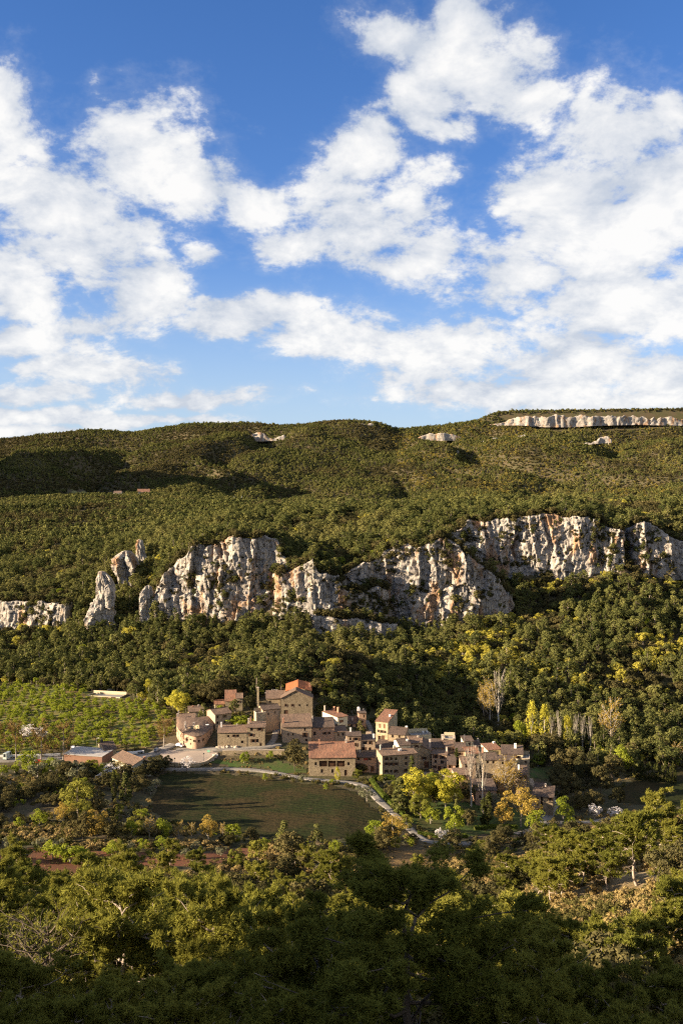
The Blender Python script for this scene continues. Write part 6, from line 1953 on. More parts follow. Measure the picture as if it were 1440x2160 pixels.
# --- the garden below the houses
put('yellow_tree', 'yellow_big', 873, 1702, 84, 'bright yellow-green tree left of the twin conifers in the garden', wide=0.95)
put('yellow_tree', 'yellow_big', 940, 1706, 84, 'broad bright yellow tree in the middle of the garden', wide=1.1)
put('garden_conifer', 'conifer', 843, 1712, 80, 'dark brownish conifer beside the hedge', wide=1.25)
put('garden_conifer', 'conifer', 868, 1650, 62, 'pale spruce in front of the three-storey house', wide=0.8)
put('garden_conifer', 'conifer', 896, 1690, 66, 'slim conifer between the two yellow trees', wide=0.75)
put('garden_pine', 'garden_pine', 887, 1728, 56, 'round green pine on the lawn near the lane', wide=1.1)
put('garden_conifer', 'conifer', 962, 1735, 50, 'small grey-green conifer in the lawn centre', wide=0.9)
put('budding_tree', 'lime', 958, 1760, 62, 'half green half brown tree near the lawn edge', wide=0.85)
put('bare_poplar', 'bare_poplar', 993, 1702, 122, 'taller of the two bare pale poplars', var=0)
put('bare_poplar', 'bare_poplar', 1017, 1715, 124, 'right-hand bare pale poplar behind the cypress pair', var=1, wide=0.85)
put('golden_tree', 'bud_poplar', 1066, 1690, 84, 'wide golden budding tree behind the cream shrub', wide=1.5, var=0)
put('golden_tree', 'bud_poplar', 1082, 1690, 70, 'darker golden tree against the shaded houses', wide=1.4, var=1)
put('olive_tree', 'olive', 1042, 1712, 40, 'cream flowering rounded tree between cypress and golden tree', wide=1.2)
put('golden_tree', 'gold', 1098, 1745, 82, 'large ochre tree beside the lower road', wide=1.1)
put('cypress', 'cypress', 1018, 1742, 64, 'left one of the two slim cypresses on the lawn', wide=1.0)
put('cypress', 'cypress', 1029, 1744, 74, 'right one of the two slim cypresses on the lawn', wide=1.0)
put('cypress', 'cypress', 962, 1630, 52, 'lone cypress between the village houses', wide=1.0)
put('lime_tree', 'lime', 1130, 1762, 48, 'fresh green tree at the edge of the lower road', wide=0.8)
put('lime_tree', 'lime', 1187, 1730, 44, 'dark green rounded tree at the road fork', wide=0.9)
put('blossom_tree', 'blossom', 930, 1775, 28, 'small white blossoming tree at the lane bend', wide=1.0)
put('blossom_tree', 'blossom', 1252, 1728, 36, 'white blossoming tree in the shaded valley, left of two')
put('blossom_tree', 'blossom', 1296, 1726, 26, 'white blossoming tree in the shaded valley, right of two', wide=1.2)
put('blossom_tree', 'blossom', 1412, 1716, 24, 'pale blossoming tree at the far right of the dry bank')
put('yellow_tree', 'gold', 826, 1776, 66, 'yellow-green bushy tree where the lane bends', wide=1.15)
put('yellow_tree', 'lime', 790, 1770, 40, 'low yellow-green bush left of the lane bend', wide=1.2)
put('shrub_tree', 'olive', 774, 1690, 30, 'round grey-beige bush beside the lane', wide=1.0)
put('garden_bush', 'lime', 908, 1738, 34, 'green bush beside the round garden pine', wide=1.1)
put('garden_bush', 'garden_oak', 986, 1742, 36, 'dark bush left of the cypress pair', wide=1.1)
put('garden_bush', 'garden_pine', 856, 1752, 34, 'small pine at the hedge corner', wide=1.0)
put('golden_tree', 'gold', 1062, 1742, 44, 'small ochre tree left of the large ochre one', wide=1.1)
put('garden_bush', 'garden_oak', 920, 1700, 44, 'dark green tree behind the middle yellow tree', wide=0.9)
put('garden_bush', 'garden_oak', 985, 1690, 46, 'dark tree at the foot of the bare poplars', wide=0.9)
put('yellow_tree', 'lime', 905, 1668, 40, 'yellow-green tree between the hedge and the lower street', wide=1.0)
put('young_tree', 'lime', 559, 1648, 16, 'tiny bright yellow sapling on the meadow near the lane', wide=0.8)
put('young_tree', 'lime', 687, 1668, 13, 'tiny yellow sapling on the meadow below the barn house', wide=0.9)
put('young_tree', 'poplar_leaf', 712, 1648, 26, 'slim yellow sapling against the barn house wall', wide=1.3)
put('blossom_tree', 'blossom', 395, 1628, 34, 'white blossoming tree in front of the square wall', wide=0.9)
put('ivy_tree', 'garden_oak', 622, 1628, 62, 'dense dark green tree left of the barn house', wide=0.75)
put('bank_shrub', 'lime', 515, 1612, 26, 'loose yellow-green shrub on the grass bank', wide=1.0)
put('bank_shrub', 'lime', 570, 1606, 20, 'small green shrub against the retaining wall', wide=0.8)
put('courtyard_tree', 'garden_oak', 525, 1497, 38, 'dark round oak in the yard of the upper house', wide=0.85, Y=382)
put('courtyard_bush', 'hazel', 508, 1520, 24, 'bright green bush mass on the terrace behind the long house', wide=1.6, Y=368)
put('courtyard_bush', 'hazel', 497, 1518, 18, 'smaller bright green bush on the same terrace', wide=1.6, Y=369)
put('courtyard_bush', 'garden_oak', 706, 1560, 24, 'dark green bush at the corner of the pink row house', wide=1.0, Y=351)
put('courtyard_bush', 'hazel', 716, 1566, 14, 'light green bush between the barn roof and the row', wide=1.4, Y=347)
put('courtyard_bush', 'garden_oak', 765, 1632, 20, 'dark bush against the shaded dark-pink wall', wide=1.1)
put('cypress', 'cypress', 735, 1480, 34, 'left slim cypress in the wood behind the white house', Y=400)
put('cypress', 'cypress', 777, 1490, 40, 'right slim cypress in the wood behind the white house', Y=398)
put('lime_tree', 'yellow_big', 685, 1466, 40, 'fresh yellow-green tree right of the church', wide=1.0, Y=400)
put('church_oak', 'garden_oak', 668, 1470, 44, 'dark oak touching the right end of the church', wide=1.0, Y=398)
put('yellow_tree', 'yellow_big', 375, 1520, 56, 'large bright yellow tree behind the curved house', wide=1.05, Y=392)
put('yellow_tree', 'poplar_leaf', 312, 1490, 38, 'slim golden tree at the back of the orchard', wide=1.4, Y=420)
put('yellow_tree', 'yellow', 296, 1492, 20, 'small golden bush at the back of the orchard', wide=1.2, Y=420)
put('yellow_tree', 'yellow', 191, 1462, 16, 'small yellow tree by the white farm shed', Y=445)
for k, (px, py, hp) in enumerate([(246, 1468, 34), (262, 1472, 30), (284, 1480, 38), (430, 1500, 52), (448, 1498, 60), (470, 1490, 56), (412, 1490, 50), (500, 1470, 44), (530, 1462, 40), (555, 1462, 42), (585, 1452, 34)]):
    put('edge_oak', 'garden_oak', px, py, hp, ['dark oak behind the white farm shed', 'round oak right of the farm shed', 'grey-green oak at the orchard corner', 'brown-green oak behind the square stone house', 'tall oak above the square stone house', 'brownish oak left of the upper stone house', 'oak rising above the annex roofs',
        'oak behind the upper stone house', 'dark oak behind the stone pillar', 'oak between the pillar and the church annex', 'oak behind the church annex'][k], wide=0.85, Y=[440, 438, 425, 398, 394, 400, 402, 402, 402, 404, 408][k])
put('blossom_tree', 'blossom', 578, 1462, 24, 'white blossoming tree against the church annex wall', wide=1.3, Y=396)
# --- bare plane trees and roadside
put('plane_tree', 'plane', 346, 1578, 62, 'broad brown plane tree beside the curved house', wide=1.15, var=0)
for k, (px, hp, kd) in enumerate([(35, 84, 'plane'), (88, 90, 'plane'), (134, 84, 'plane'), (-12, 80, 'plane')]):
    put('plane_tree', kd, px, 1606, hp, ['bare brown roadside tree beside the tall lamp', 'bare brown roadside tree in the middle of the three', 'bare brown roadside tree nearest the warehouse', 'bare brown roadside tree cut by the picture edge'][k], wide=0.8, var=k)
put('blossom_tree', 'blossom', 59, 1560, 34, 'white blossoming almond in the orchard, left one')
put('blossom_tree', 'blossom', 84, 1562, 32, 'white blossoming almond in the orchard, right one')
for k, (px, py, hp, kd) in enumerate([(62, 1632, 44, 'lime'), (108, 1638, 36, 'lime'), (32, 1630, 18, 'hazel'), (5, 1634, 22, 'hazel'), (80, 1640, 34, 'olive'), (130, 1640, 42, 'olive'), (145, 1648, 44, 'garden_oak'), (165, 1650, 42, 'olive'), (185, 1645, 40, 'garden_oak'), (208, 1642, 34, 'lime'), (120, 1630, 26, 'blossom'), (212, 1655, 24, 'blossom'), (232, 1640, 30, 'blossom'), (252, 1634, 30, 'gold'), (236, 1634, 28, 'garden_oak'), (222, 1628, 22, 'olive'), (266, 1640, 28, 'garden_oak')]):
    put('roadside_bush', kd, px, py, hp, ['tall fresh green bush below the road', 'yellow-green bush left of the warehouse', 'low green bush beside the road verge', 'low green bush at the picture edge below the road', 'grey bush below the red car', 'grey-green bush under the brick wall', 'dull olive bush below the warehouse corner',
        'olive bush on the bank below the warehouse', 'small olive bush under the metal roof', 'small bright sapling at the warehouse corner', 'pale blossoming bush near the red car', 'bare white blossoming tree on the dark bank', 'white blossom between warehouse and farm house', 'ochre bush in front of the farm house roof', 'dark bush hiding the long side of the farm house', 'grey bush between the warehouse and the farm house', 'dark bush at the foot of the grey gable'][k], wide=1.1)
put('cypress', 'cypress', 241, 1690, 66, 'slim dark cypress below the farm house', wide=0.8)
put('garden_conifer', 'conifer', 265, 1688, 76, 'brownish conifer in front of the farm house', wide=0.9)
for k, (px, py, hp) in enumerate([(292, 1650, 34), (312, 1640, 36), (332, 1632, 34), (350, 1626, 32), (300, 1668, 30), (280, 1680, 40)]):
    put('bank_oak', 'garden_oak', px, py, hp, ['dark oak bush under the grey gable, first of the row', 'dark oak bush under the grey gable, second of the row', 'dark oak bush in the row, third from the gable', 'dark oak bush touching the square wall', 'dark oak bush below the row, by the meadow edge', 'dark oak behind the brownish conifer'][k], wide=1.15)
put('bank_shrub', 'olive', 330, 1664, 22, 'grey round bush at the left end of the meadow', wide=1.2)
put('bank_shrub', 'olive', 318, 1676, 20, 'second grey round bush at the left end of the meadow', wide=1.2)
# --- trees on the terrace left of the meadow
for k, (px, py, hp, kd, w) in enumerate([(165, 1722, 74, 'garden_pine', 1.0), (135, 1742, 50, 'gold', 0.9), (205, 1770, 66, 'gold', 1.0), (175, 1772, 56, 'garden_oak', 1.0), (84, 1745, 34, 'lime', 1.0), (20, 1690, 30, 'garden_oak', 1.3), (62, 1690, 26, 'garden_oak', 1.2), (100, 1700, 26, 'garden_oak', 1.2),
                                        (232, 1772, 46, 'garden_oak', 1.0), (278, 1766, 38, 'lime', 0.8), (315, 1770, 44, 'bud_poplar', 1.4), (345, 1770, 46, 'lime', 0.9), (378, 1772, 38, 'bud_poplar', 1.3), (440, 1772, 56, 'gold', 0.85), (492, 1780, 44, 'lime', 1.0), (405, 1770, 34, 'bud_poplar', 1.2), (470, 1768, 30, 'bud_poplar', 1.2),
                                        (600, 1800, 66, 'cone_pine', 1.15), (668, 1800, 64, 'cone_pine', 0.9), (545, 1818, 50, 'garden_pine', 1.0), (498, 1835, 46, 'garden_pine', 1.0), (622, 1822, 50, 'cone_pine', 1.2), (707, 1805, 30, 'lime', 0.8), (880, 1838, 40, 'garden_pine', 0.9), (730, 1850, 50, 'garden_pine', 0.9)]):
    put(['pine_tree', 'golden_tree', 'golden_tree', 'oak_tree', 'lime_tree', 'oak_tree', 'oak_tree', 'oak_tree', 'oak_tree', 'lime_tree', 'budding_tree', 'lime_tree', 'budding_tree', 'golden_tree', 'lime_tree', 'budding_tree', 'budding_tree', 'pine_tree', 'pine_tree', 'pine_tree', 'pine_tree', 'pine_tree', 'lime_tree', 'pine_tree', 'pine_tree'][k], kd, px, py, hp,
        ['rounded green pine standing alone on the left terrace', 'ochre bush left of the two terrace trees', 'large ochre oak on the terrace edge', 'brown-green oak beside the ochre one', 'bright yellow-green bush on the left terrace', 'low dark scrub oak at the picture edge', 'low dark scrub oak left of the lone pine', 'dark scrub oak beside the lone pine', 'dark oak at the path',
         'slim lime tree at the meadow corner', 'tallest budding tree in the thicket below the meadow', 'yellow-green tree in the thicket below the meadow', 'brown budding tree in the middle of the thicket', 'orange-brown tree at the right end of the thicket', 'bright yellow tree closing the thicket', 'low budding tree in the thicket', 'low brown tree behind the bright yellow one',
         'tall conical pine below the meadow', 'slender conical pine below the meadow', 'rounded pine left of the tall conical one', 'rounded pine at the end of the red field', 'dark conical pine behind the tall one', 'small fresh green sapling right of the slender pine', 'lit pine on the dry verge', 'lit pine left of the dry verge'][k], wide=w)
for k, (px, py, hp, kd) in enumerate([(28, 1818, 36, 'hazel'), (112, 1815, 38, 'hazel'), (148, 1822, 40, 'hazel'), (173, 1820, 30, 'hazel'), (237, 1806, 34, 'lime'), (272, 1800, 24, 'olive'), (24, 1792, 28, 'olive'), (86, 1792, 28, 'olive'), (122, 1792, 24, 'olive'), (303, 1794, 26, 'lime'), (343, 1796, 28, 'lime'), (392, 1812, 24, 'olive'), (414, 1796, 20, 'olive'), (466, 1806, 20, 'olive')]):
    put('field_tree', kd, px, py, hp, ['green almond tree at the left end of the red field', 'green almond tree in the red field, left of a pair', 'green almond tree in the red field, right of a pair', 'low green bush beside the almond pair', 'dense bright green bush above the red field', 'grey olive near the bright green bush', 'grey olive at the picture edge above the red soil',
        'grey olive in the middle of its row', 'grey olive at the right end of its row', 'slim bright sapling above the red field', 'bright yellow-green sapling above the red field', 'olive tree standing in the red soil', 'olive on the bank of the red field', 'small olive at the end of the red field'][k], wide=1.15)
# --- poplars and bare trees of the valley on the right
for k, (px, py, hp, kd, w) in enumerate([(1122, 1560, 84, 'poplar_leaf', 0.8), (1150, 1566, 84, 'poplar_leaf', 0.8), (1198, 1570, 80, 'poplar_leaf', 0.75), (1164, 1570, 76, 'bare_poplar', 0.7), (1180, 1572, 80, 'bare_poplar', 0.7), (1216, 1576, 76, 'bare_poplar', 0.7), (1230, 1578, 82, 'bare_poplar', 0.7), (1246, 1580, 78, 'bare_poplar', 0.6),
                                        (1290, 1570, 100, 'bud_poplar', 1.2), (1034, 1540, 92, 'bud_poplar', 0.9), (1052, 1542, 104, 'bare_poplar', 1.2), (1020, 1538, 76, 'bud_poplar', 0.9), (1428, 1590, 40, 'bud_poplar', 1.6), (1310, 1620, 62, 'lime', 0.8), (1100, 1545, 48, 'lime', 0.8)]):
    put('valley_poplar', kd, px, py, hp, ['leftmost slim yellow poplar of the valley row', 'second slim yellow poplar of the valley row', 'third slim yellow poplar of the valley row', 'grey bare poplar between the second and third yellow ones', 'grey bare poplar left of the third yellow one', 'grey bare poplar right of the third yellow one', 'grey bare poplar in the middle of the valley row', 'last grey bare poplar of the valley row',
        'large round golden tree standing above the valley', 'golden budding tree behind the village end', 'pale bare tree beside the golden one behind the village', 'low golden tree behind the village end', 'golden tree at the right picture edge above the clearing', 'dark green loose tree in the shaded valley', 'green tree in shade behind the last houses'][k], wide=w, Y=[405, 403, 400, 400, 398, 396, 395, 394, 402, 425, 424, 428, 385, 372, 410][k])
for k in range(16):
    px = 1345 + k * 5.5
    put('cypress', 'cypress', px, 1622, 30 + 8 * ((k * 7) % 3), 'dark cypress in the row behind the valley clearing', group='cypress row behind the valley clearing', Y=362 - k * 0.3, wide=0.8)
for k, (px, py, hp, w) in enumerate([(1150, 1610, 60, 1.2), (1185, 1640, 62, 1.1), (1215, 1640, 66, 1.1), (1200, 1690, 60, 1.1), (1235, 1660, 66, 1.1), (1265, 1680, 64, 1.0), (1165, 1600, 56, 1.2), (1135, 1590, 44, 1.2), (1290, 1650, 60, 1.0), (1180, 1665, 50, 1.1), (1250, 1710, 44, 1.0), (1220, 1712, 40, 1.0), (1300, 1700, 40, 1.0), (1330, 1610, 40, 1.0), (1395, 1600, 36, 1.2)]):
    put('valley_oak', 'garden_oak', px, py, hp, ['brown-topped oak behind the balcony block', 'large dark oak in the valley, left of centre', 'large dark oak in the middle of the valley', 'dark oak above the road fork', 'dark oak right of the large valley oak', 'dark oak above the blossoming trees', 'dark oak behind the brown-topped one', 'dark oak bush at the back of the last houses', 'shaded oak left of the clearing', 'dark oak beside the back lawn',
        'dark bush behind the left blossoming tree', 'dark bush at the valley track', 'dark bush right of the blossoming trees', 'dark bush left of the cypress row', 'scrub oak behind the cypress row'][k], wide=w * 0.9)


# --- hedges
def hedge(label, pts, w, h):
    C = spline([ground(*p)[:2] for p in pts], 8)
    d = np.concatenate([[0], np.cumsum(np.hypot(*np.diff(C, axis=0).T))])
    n = int(d[-1] * 190)
    rng = np.random.default_rng(len(pts) + int(d[-1]))
    s = rng.random(n) * d[-1]
    c = np.stack([np.interp(s, d, C[:, 0]), np.interp(s, d, C[:, 1])], 1)
    T = np.stack([np.interp(s + 0.3, d, C[:, 0]), np.interp(s + 0.3, d, C[:, 1])], 1) - np.stack([np.interp(s - 0.3, d, C[:, 0]), np.interp(s - 0.3, d, C[:, 1])], 1)
    T /= np.linalg.norm(T, axis=1)[:, None] + 1e-9
    Nn = np.stack([-T[:, 1], T[:, 0]], 1)
    side = rng.random(n)
    o = np.where(side < 0.35, -w / 2, np.where(side < 0.65, w / 2, rng.uniform(-w / 2, w / 2, n)))
    z = np.where(side < 0.65, rng.uniform(0, h, n), h) + (fbm(s / 1.5, s * 0, octv=2, seed=3) - 0.5) * 0.3
    nn = np.column_stack([Nn * np.where(side < 0.35, -1, np.where(side < 0.65, 1, 0))[:, None], np.where(side < 0.65, 0.1, 1.0)])
    base = H(c[:, 0], c[:, 1])
    P = np.column_stack([c + Nn * o[:, None], base + z]) + rng.normal(0, 0.06, (n, 3))
    V = tri_leaves(P, nn, 0.26, rng, 1.0, 0.5)
    root = empty('hedge', (0, 0, 0)); tag(root, label, 'hedge')
    o1 = mesh_obj('foliage', V, tris(V), L_HEDGE, root)
    # woody core
    k = max(4, int(d[-1] / 0.8)); ss = np.linspace(0, d[-1], k)
    cc = np.stack([np.interp(ss, d, C[:, 0]), np.interp(ss, d, C[:, 1])], 1); zz = H(cc[:, 0], cc[:, 1])
    t_ = np.gradient(cc, axis=0); t_ /= np.linalg.norm(t_, axis=1)[:, None]; nr = np.stack([-t_[:, 1], t_[:, 0]], 1) * (w / 2 - 0.12)
    VV = np.concatenate([np.column_stack([cc - nr, zz - 0.3]), np.column_stack([cc - nr, zz + h - 0.15]), np.column_stack([cc + nr, zz + h - 0.15]), np.column_stack([cc + nr, zz - 0.3])])
    f = [(q * k + i, q * k + i + 1, (q + 1) * k + i + 1, (q + 1) * k + i) for i in range(k - 1) for q in range(3)] + [(0, k, 2 * k, 3 * k), (k - 1, 4 * k - 1, 3 * k - 1, 2 * k - 1)]
    mesh_obj('stems', VV, f, L_CYP, root)


hedge('clipped hedge along the lane below the three-storey house', [(782, 1650), (796, 1668), (815, 1690), (840, 1714), (852, 1724)], 1.6, 1.7)
hedge('clipped hedge in front of the three-storey house', [(786, 1646), (805, 1644), (832, 1645)], 1.6, 1.8)
hedge('low hedge along the garden front above the lane', [(880, 1762), (930, 1768), (985, 1768)], 1.4, 1.3)
hedge('hedge between the garden and the lower road', [(1000, 1752), (1050, 1748), (1090, 1750)], 1.4, 1.4)

# --- the big dark pine at the viewer's feet and its neighbours
def near(name, kind, px, Y, py_top, label, wide=1.0, var=None, tilt=0.0, rz=None):
    x = ux(px, Y); g = float(height_lu(x, Y)); top = float(zat(px, py_top, Y))
    h = KINDS_[kind][(var or 0) % len(KINDS_[kind])][2]
    s = (top - g) * S / h * 1.03
    KEEP.append((x * S, Y * S, 4.0))
    return plant(name, kind, (x * S, Y * S, g * S), (s * wide, s * wide, s), label, 'tree', var=var or 0, tilt=tilt, rz=rz)


near('pine_tree', 'big_pine', 905, 33, 1885, 'huge dark pine with bare twigs rising from the bottom of the picture', wide=1.25, rz=0.6)
NEAR_PINES = [
    (230, 66, 1895, 1.15, 0, 'flat-topped sunlit pine with a crooked pale trunk'), (410, 62, 1895, 0.8, 1, 'bright green pine top beside the crooked pine'), (560, 70, 1900, 0.8, 2, 'pine right of the bright green top'),
    (70, 50, 2010, 1.0, 3, 'dark pine in the bottom left corner'), (270, 42, 2070, 1.0, 4, 'lit pine bough at the bottom left of centre'), (440, 38, 2010, 1.0, 2, 'dark pine with grey bare branches'),
    (610, 46, 1985, 0.9, 0, 'pine with sunlit left edge beside the huge dark pine'), (690, 44, 1935, 0.7, 3, 'pine overlapping the left of the huge dark pine'), (1110, 48, 1990, 1.0, 1, 'dark pine right of the huge pine'),
    (1240, 46, 2030, 1.0, 4, 'shadowed pine in the bottom right'), (1390, 44, 2050, 1.1, 2, 'shadowed pine in the bottom right corner'), (140, 90, 1880, 1.0, 2, 'spreading pine at the left below the red field'), (20, 80, 1925, 1.1, 4, 'pine at the left picture edge in half shade'),
    (350, 100, 1860, 1.1, 1, 'broad low pine in the middle of the left slope'), (330, 34, 2100, 1.0, 1, 'dark pine at the very bottom left'), (560, 32, 2090, 1.0, 3, 'dark pine at the very bottom, left of the huge one'), (150, 36, 2080, 1.0, 2, 'dark pine filling the lower left'), (1180, 34, 2110, 1.0, 0, 'dark pine at the very bottom right'), (40, 34, 2110, 1.0, 4, 'dark pine cut by the lower left corner'), (1330, 36, 2110, 1.0, 1, 'dark pine at the lower right edge'), (760, 60, 1925, 0.8, 4, 'pine seen past the left side of the huge pine')]
for (px, Y, pt, w, v, lb) in NEAR_PINES:
    near('pine_tree', 'front_pine', px, Y, pt, lb, w, v)
near('dead_pine', 'dead_pine', 100, 66, 1955, 'broken grey dead pine trunk at the left', 1.0, 0)
near('dead_pine', 'dead_pine', 55, 70, 1965, 'leaning dead pine with bare branches near the left edge', 1.0, 1)

# ------------------------------------------------------------------ the woods
FR = 0.36          # half-width of the frame, as tangent, with a margin


def blocked(x, y, pad=1.5):
    """inside a house, on a road or in a clearing"""
    b = np.zeros(x.shape, bool)
    for c in HOUSES:
        m = c.mean(0); r = np.abs(c - m).max() + 2.5
        b |= (np.hypot(x - m[0], y - m[1]) < r + pad - 1)
    for C, w in ROADS:
        for q in C[::2]:
            b |= (np.abs(x - q[0]) < w / 2 + pad) & (np.abs(y - q[1]) < w / 2 + pad)
    for Q in (Q_MEADOW, Q_BANK, Q_RED, Q_ORCH, Q_DRY, Q_DRY2, Q_GM, Q_VM, Q_VM2, Q_FM, Q_PLZ):
        b |= inside_poly(Q, x, y)
    for (kx, ky, r) in KEEP:
        b |= np.hypot(x - kx, y - ky) < r
    return b


def scatter(y0, y1, step, seed, jit=0.7, fr=FR, xpad=12.0):
    """jittered grid between two depths (layout units), inside the frame's wedge; metres"""
    rng = np.random.default_rng(seed)
    ys = np.arange(y0 * S, y1 * S, step)
    out = []
    for y in ys:
        w = y * fr + xpad
        xs = np.arange(-w, w, step)
        out.append(np.column_stack([xs + rng.uniform(-jit, jit, len(xs)) * step, y + rng.uniform(-jit, jit, len(xs)) * step]))
    return np.concatenate(out)


def slope_at(x, y, e=2.0):
    return np.hypot((H(x + e, y) - H(x - e, y)) / (2 * e), (H(x, y + e) - H(x, y - e)) / (2 * e))


def on_cliff(x, y):
    """just in front of or on a rock face"""
    b = np.zeros(x.shape, bool)
    for (C, zb, zt) in CLIFFS:
        xi = np.interp(x, C[:, 0], C[:, 1], left=1e9, right=1e9)
        dd = y - xi
        b |= (dd > -4) & (dd < 6)
    return b


TREES = []       # (kind, x, y, z, scale, squeeze)


def add_trees(kind_of, P, scale, seed, ok):
    rng = np.random.default_rng(seed)
    x, y = P[ok, 0], P[ok, 1]
    z = H(x, y)
    s = scale * np.clip(np.exp(rng.normal(0, 0.27, len(x))), 0.5, 1.75)
    ks = kind_of(x, y, rng)
    for k in np.unique(ks):
        m = ks == k
        TREES.append((k, x[m], y[m], z[m], s[m]))


# the slope under the viewpoint
P = scatter(70, 236, 6.0, 1, fr=FR, xpad=25)
u = P[:, 0] / P[:, 1]
n = fbm(P[:, 0] / 22, P[:, 1] / 22, octv=3, seed=61)
ok = ~blocked(P[:, 0], P[:, 1], 2.0)
right = (u > 0.15)
ok &= np.where(right, n > 0.535, n > 0.36)
yl = P[:, 1] / S; pxl = 720 + u * FPX
ok &= ~((yl > 186) & (pxl < 600) & (np.random.default_rng(3).random(len(u)) < 0.93)) & ~((yl > 214) & (pxl > 1080) & (np.random.default_rng(4).random(len(u)) < 0.75)) & ~((yl > 182) & (pxl > 740) & (pxl < 1060) & (np.random.default_rng(6).random(len(u)) < 0.96))
add_trees(lambda x, y, r: np.where((fbm(x / 25, y / 25, octv=2, seed=62) + r.uniform(-.2, .2, len(x))) > 0.66, 'garden_oak', 'slope_pine'), P, 0.92, 2, ok)
# strip between the slope and the fields, and along the left terrace
P = scatter(262, 330, 5.0, 3)
n = fbm(P[:, 0] / 16, P[:, 1] / 16, octv=3, seed=63)
ok = ~blocked(P[:, 0], P[:, 1], 2.0) & (n > 0.52)
add_trees(lambda x, y, r: r.choice(['garden_oak', 'olive', 'hazel', 'garden_pine', 'lime'], len(x), p=[0.45, 0.2, 0.1, 0.15, 0.1]), P, 0.55, 4, ok)
# the orchard: rows
o0 = Q_ORCH.mean(0)
gx, gy = np.meshgrid(np.arange(-130, 130, 4.4), np.arange(-110, 110, 5.6))
rot = math.radians(14)
P = np.column_stack([(gx * math.cos(rot) - gy * math.sin(rot)).ravel() + o0[0], (gx * math.sin(rot) + gy * math.cos(rot)).ravel() + o0[1]])
P += np.random.default_rng(5).normal(0, 0.7, P.shape)
ok = inside_poly(Q_ORCH, P[:, 0], P[:, 1]) & (P[:, 0] > -P[:, 1] * FR - 3)
for c in HOUSES:
    m = c.mean(0); ok &= np.hypot(P[:, 0] - m[0], P[:, 1] - m[1]) > np.abs(c - m).max() + 2
for C, w in ROADS:
    for q in C[::2]:
        ok &= np.hypot(P[:, 0] - q[0], P[:, 1] - q[1]) > w / 2 + 2.5
add_trees(lambda x, y, r: np.full(len(x), 'hazel'), P, 0.68, 6, ok)
# behind the village up to the cliffs
P = scatter(372, 600, 3.8, 7)
x, y = P[:, 0], P[:, 1]
ok = ~blocked(x, y, 1.5) & (slope_at(x, y) < 1.9) & ~on_cliff(x, y)
vill = (np.abs(x - 0) < 110) & (y < 400 * S)
nn = fbm(x / 14, y / 14, octv=2, seed=64)
ok &= ~(vill & (nn < 0.55)) & ~((y < 395 * S) & (x > 60) & (nn < 0.42))


def slope_kinds(x, y, r):
    u = x / y
    py_like = (y / S - 430) / 120
    yel = fbm(x / 34, y / 22, octv=2, seed=65)
    pin = fbm(x / 45, y / 45, octv=3, seed=66)
    q = r.random(len(x))
    band = np.exp(-((y / S - 478) / 26) ** 2) * (u > -0.05) + 0.25 * np.exp(-((y / S - 490) / 60) ** 2)
    k = np.where(pin + q * 0.35 > 0.58 + 0.10 * py_like, np.where(q > 0.5, 'pine', 'cone_pine'), 'oak')
    k = np.where(r.random(len(x)) < 0.03, 'lime', k)
    return np.where(r.random(len(x)) < 0.012 + np.clip(yel - 0.46, 0, 1) * (0.8 + 1.5 * band), 'yellow', k)


add_trees(slope_kinds, P, 0.88, 8, ok)
# ledges and brows of the cliffs
rng = np.random.default_rng(17)
LX, LY, LZ, LS = [], [], [], []
for key, V in VC.items():
    nr, nc = V.shape[:2]
    Fz = V[:nr - 4]
    dz = np.gradient(Fz[..., 2], axis=0); dy = np.gradient(Fz[..., 1], axis=0)
    flat = (dy > dz * 0.75)
    cand = np.argwhere(flat)
    cand = cand[rng.random(len(cand)) < 0.035]
    for r_, c_ in cand:
        LX.append(Fz[r_, c_, 0]); LY.append(Fz[r_, c_, 1] + 0.3); LZ.append(Fz[r_, c_, 2]); LS.append(rng.uniform(0.25, 0.6))
    # tongues of scrub that climb the face
    pt = fbm(Fz[..., 0] / 16.0, Fz[..., 2] / 9.0, octv=3, seed=91)
    cand = np.argwhere(pt > 0.55)
    cand = cand[rng.random(len(cand)) < 0.03]
    for r_, c_ in cand:
        LX.append(Fz[r_, c_, 0]); LY.append(Fz[r_, c_, 1] + 0.2); LZ.append(Fz[r_, c_, 2] - 0.8); LS.append(rng.uniform(0.4, 0.85))
    # brow
    for c_ in list(range(0, nc, 3)) + list(range(1, nc, 4)):
        if rng.random() < 0.9:
            p_ = V[nr - 4, c_]
            LX.append(p_[0] + rng.normal(0, 0.8)); LY.append(p_[1] + abs(rng.normal(0, 2.5))); LZ.append(p_[2] - 0.8); LS.append(rng.uniform(0.6, 1.2))
LX, LY, LZ, LS = map(np.array, (LX, LY, LZ, LS))
ks = np.where(rng.random(len(LX)) < 0.25, 'pine', 'oak')
for k in ('pine', 'oak'):
    m = ks == k
    TREES.append((k, LX[m], LY[m], LZ[m], LS[m] * rng.uniform(0.8, 1.2, m.sum())))
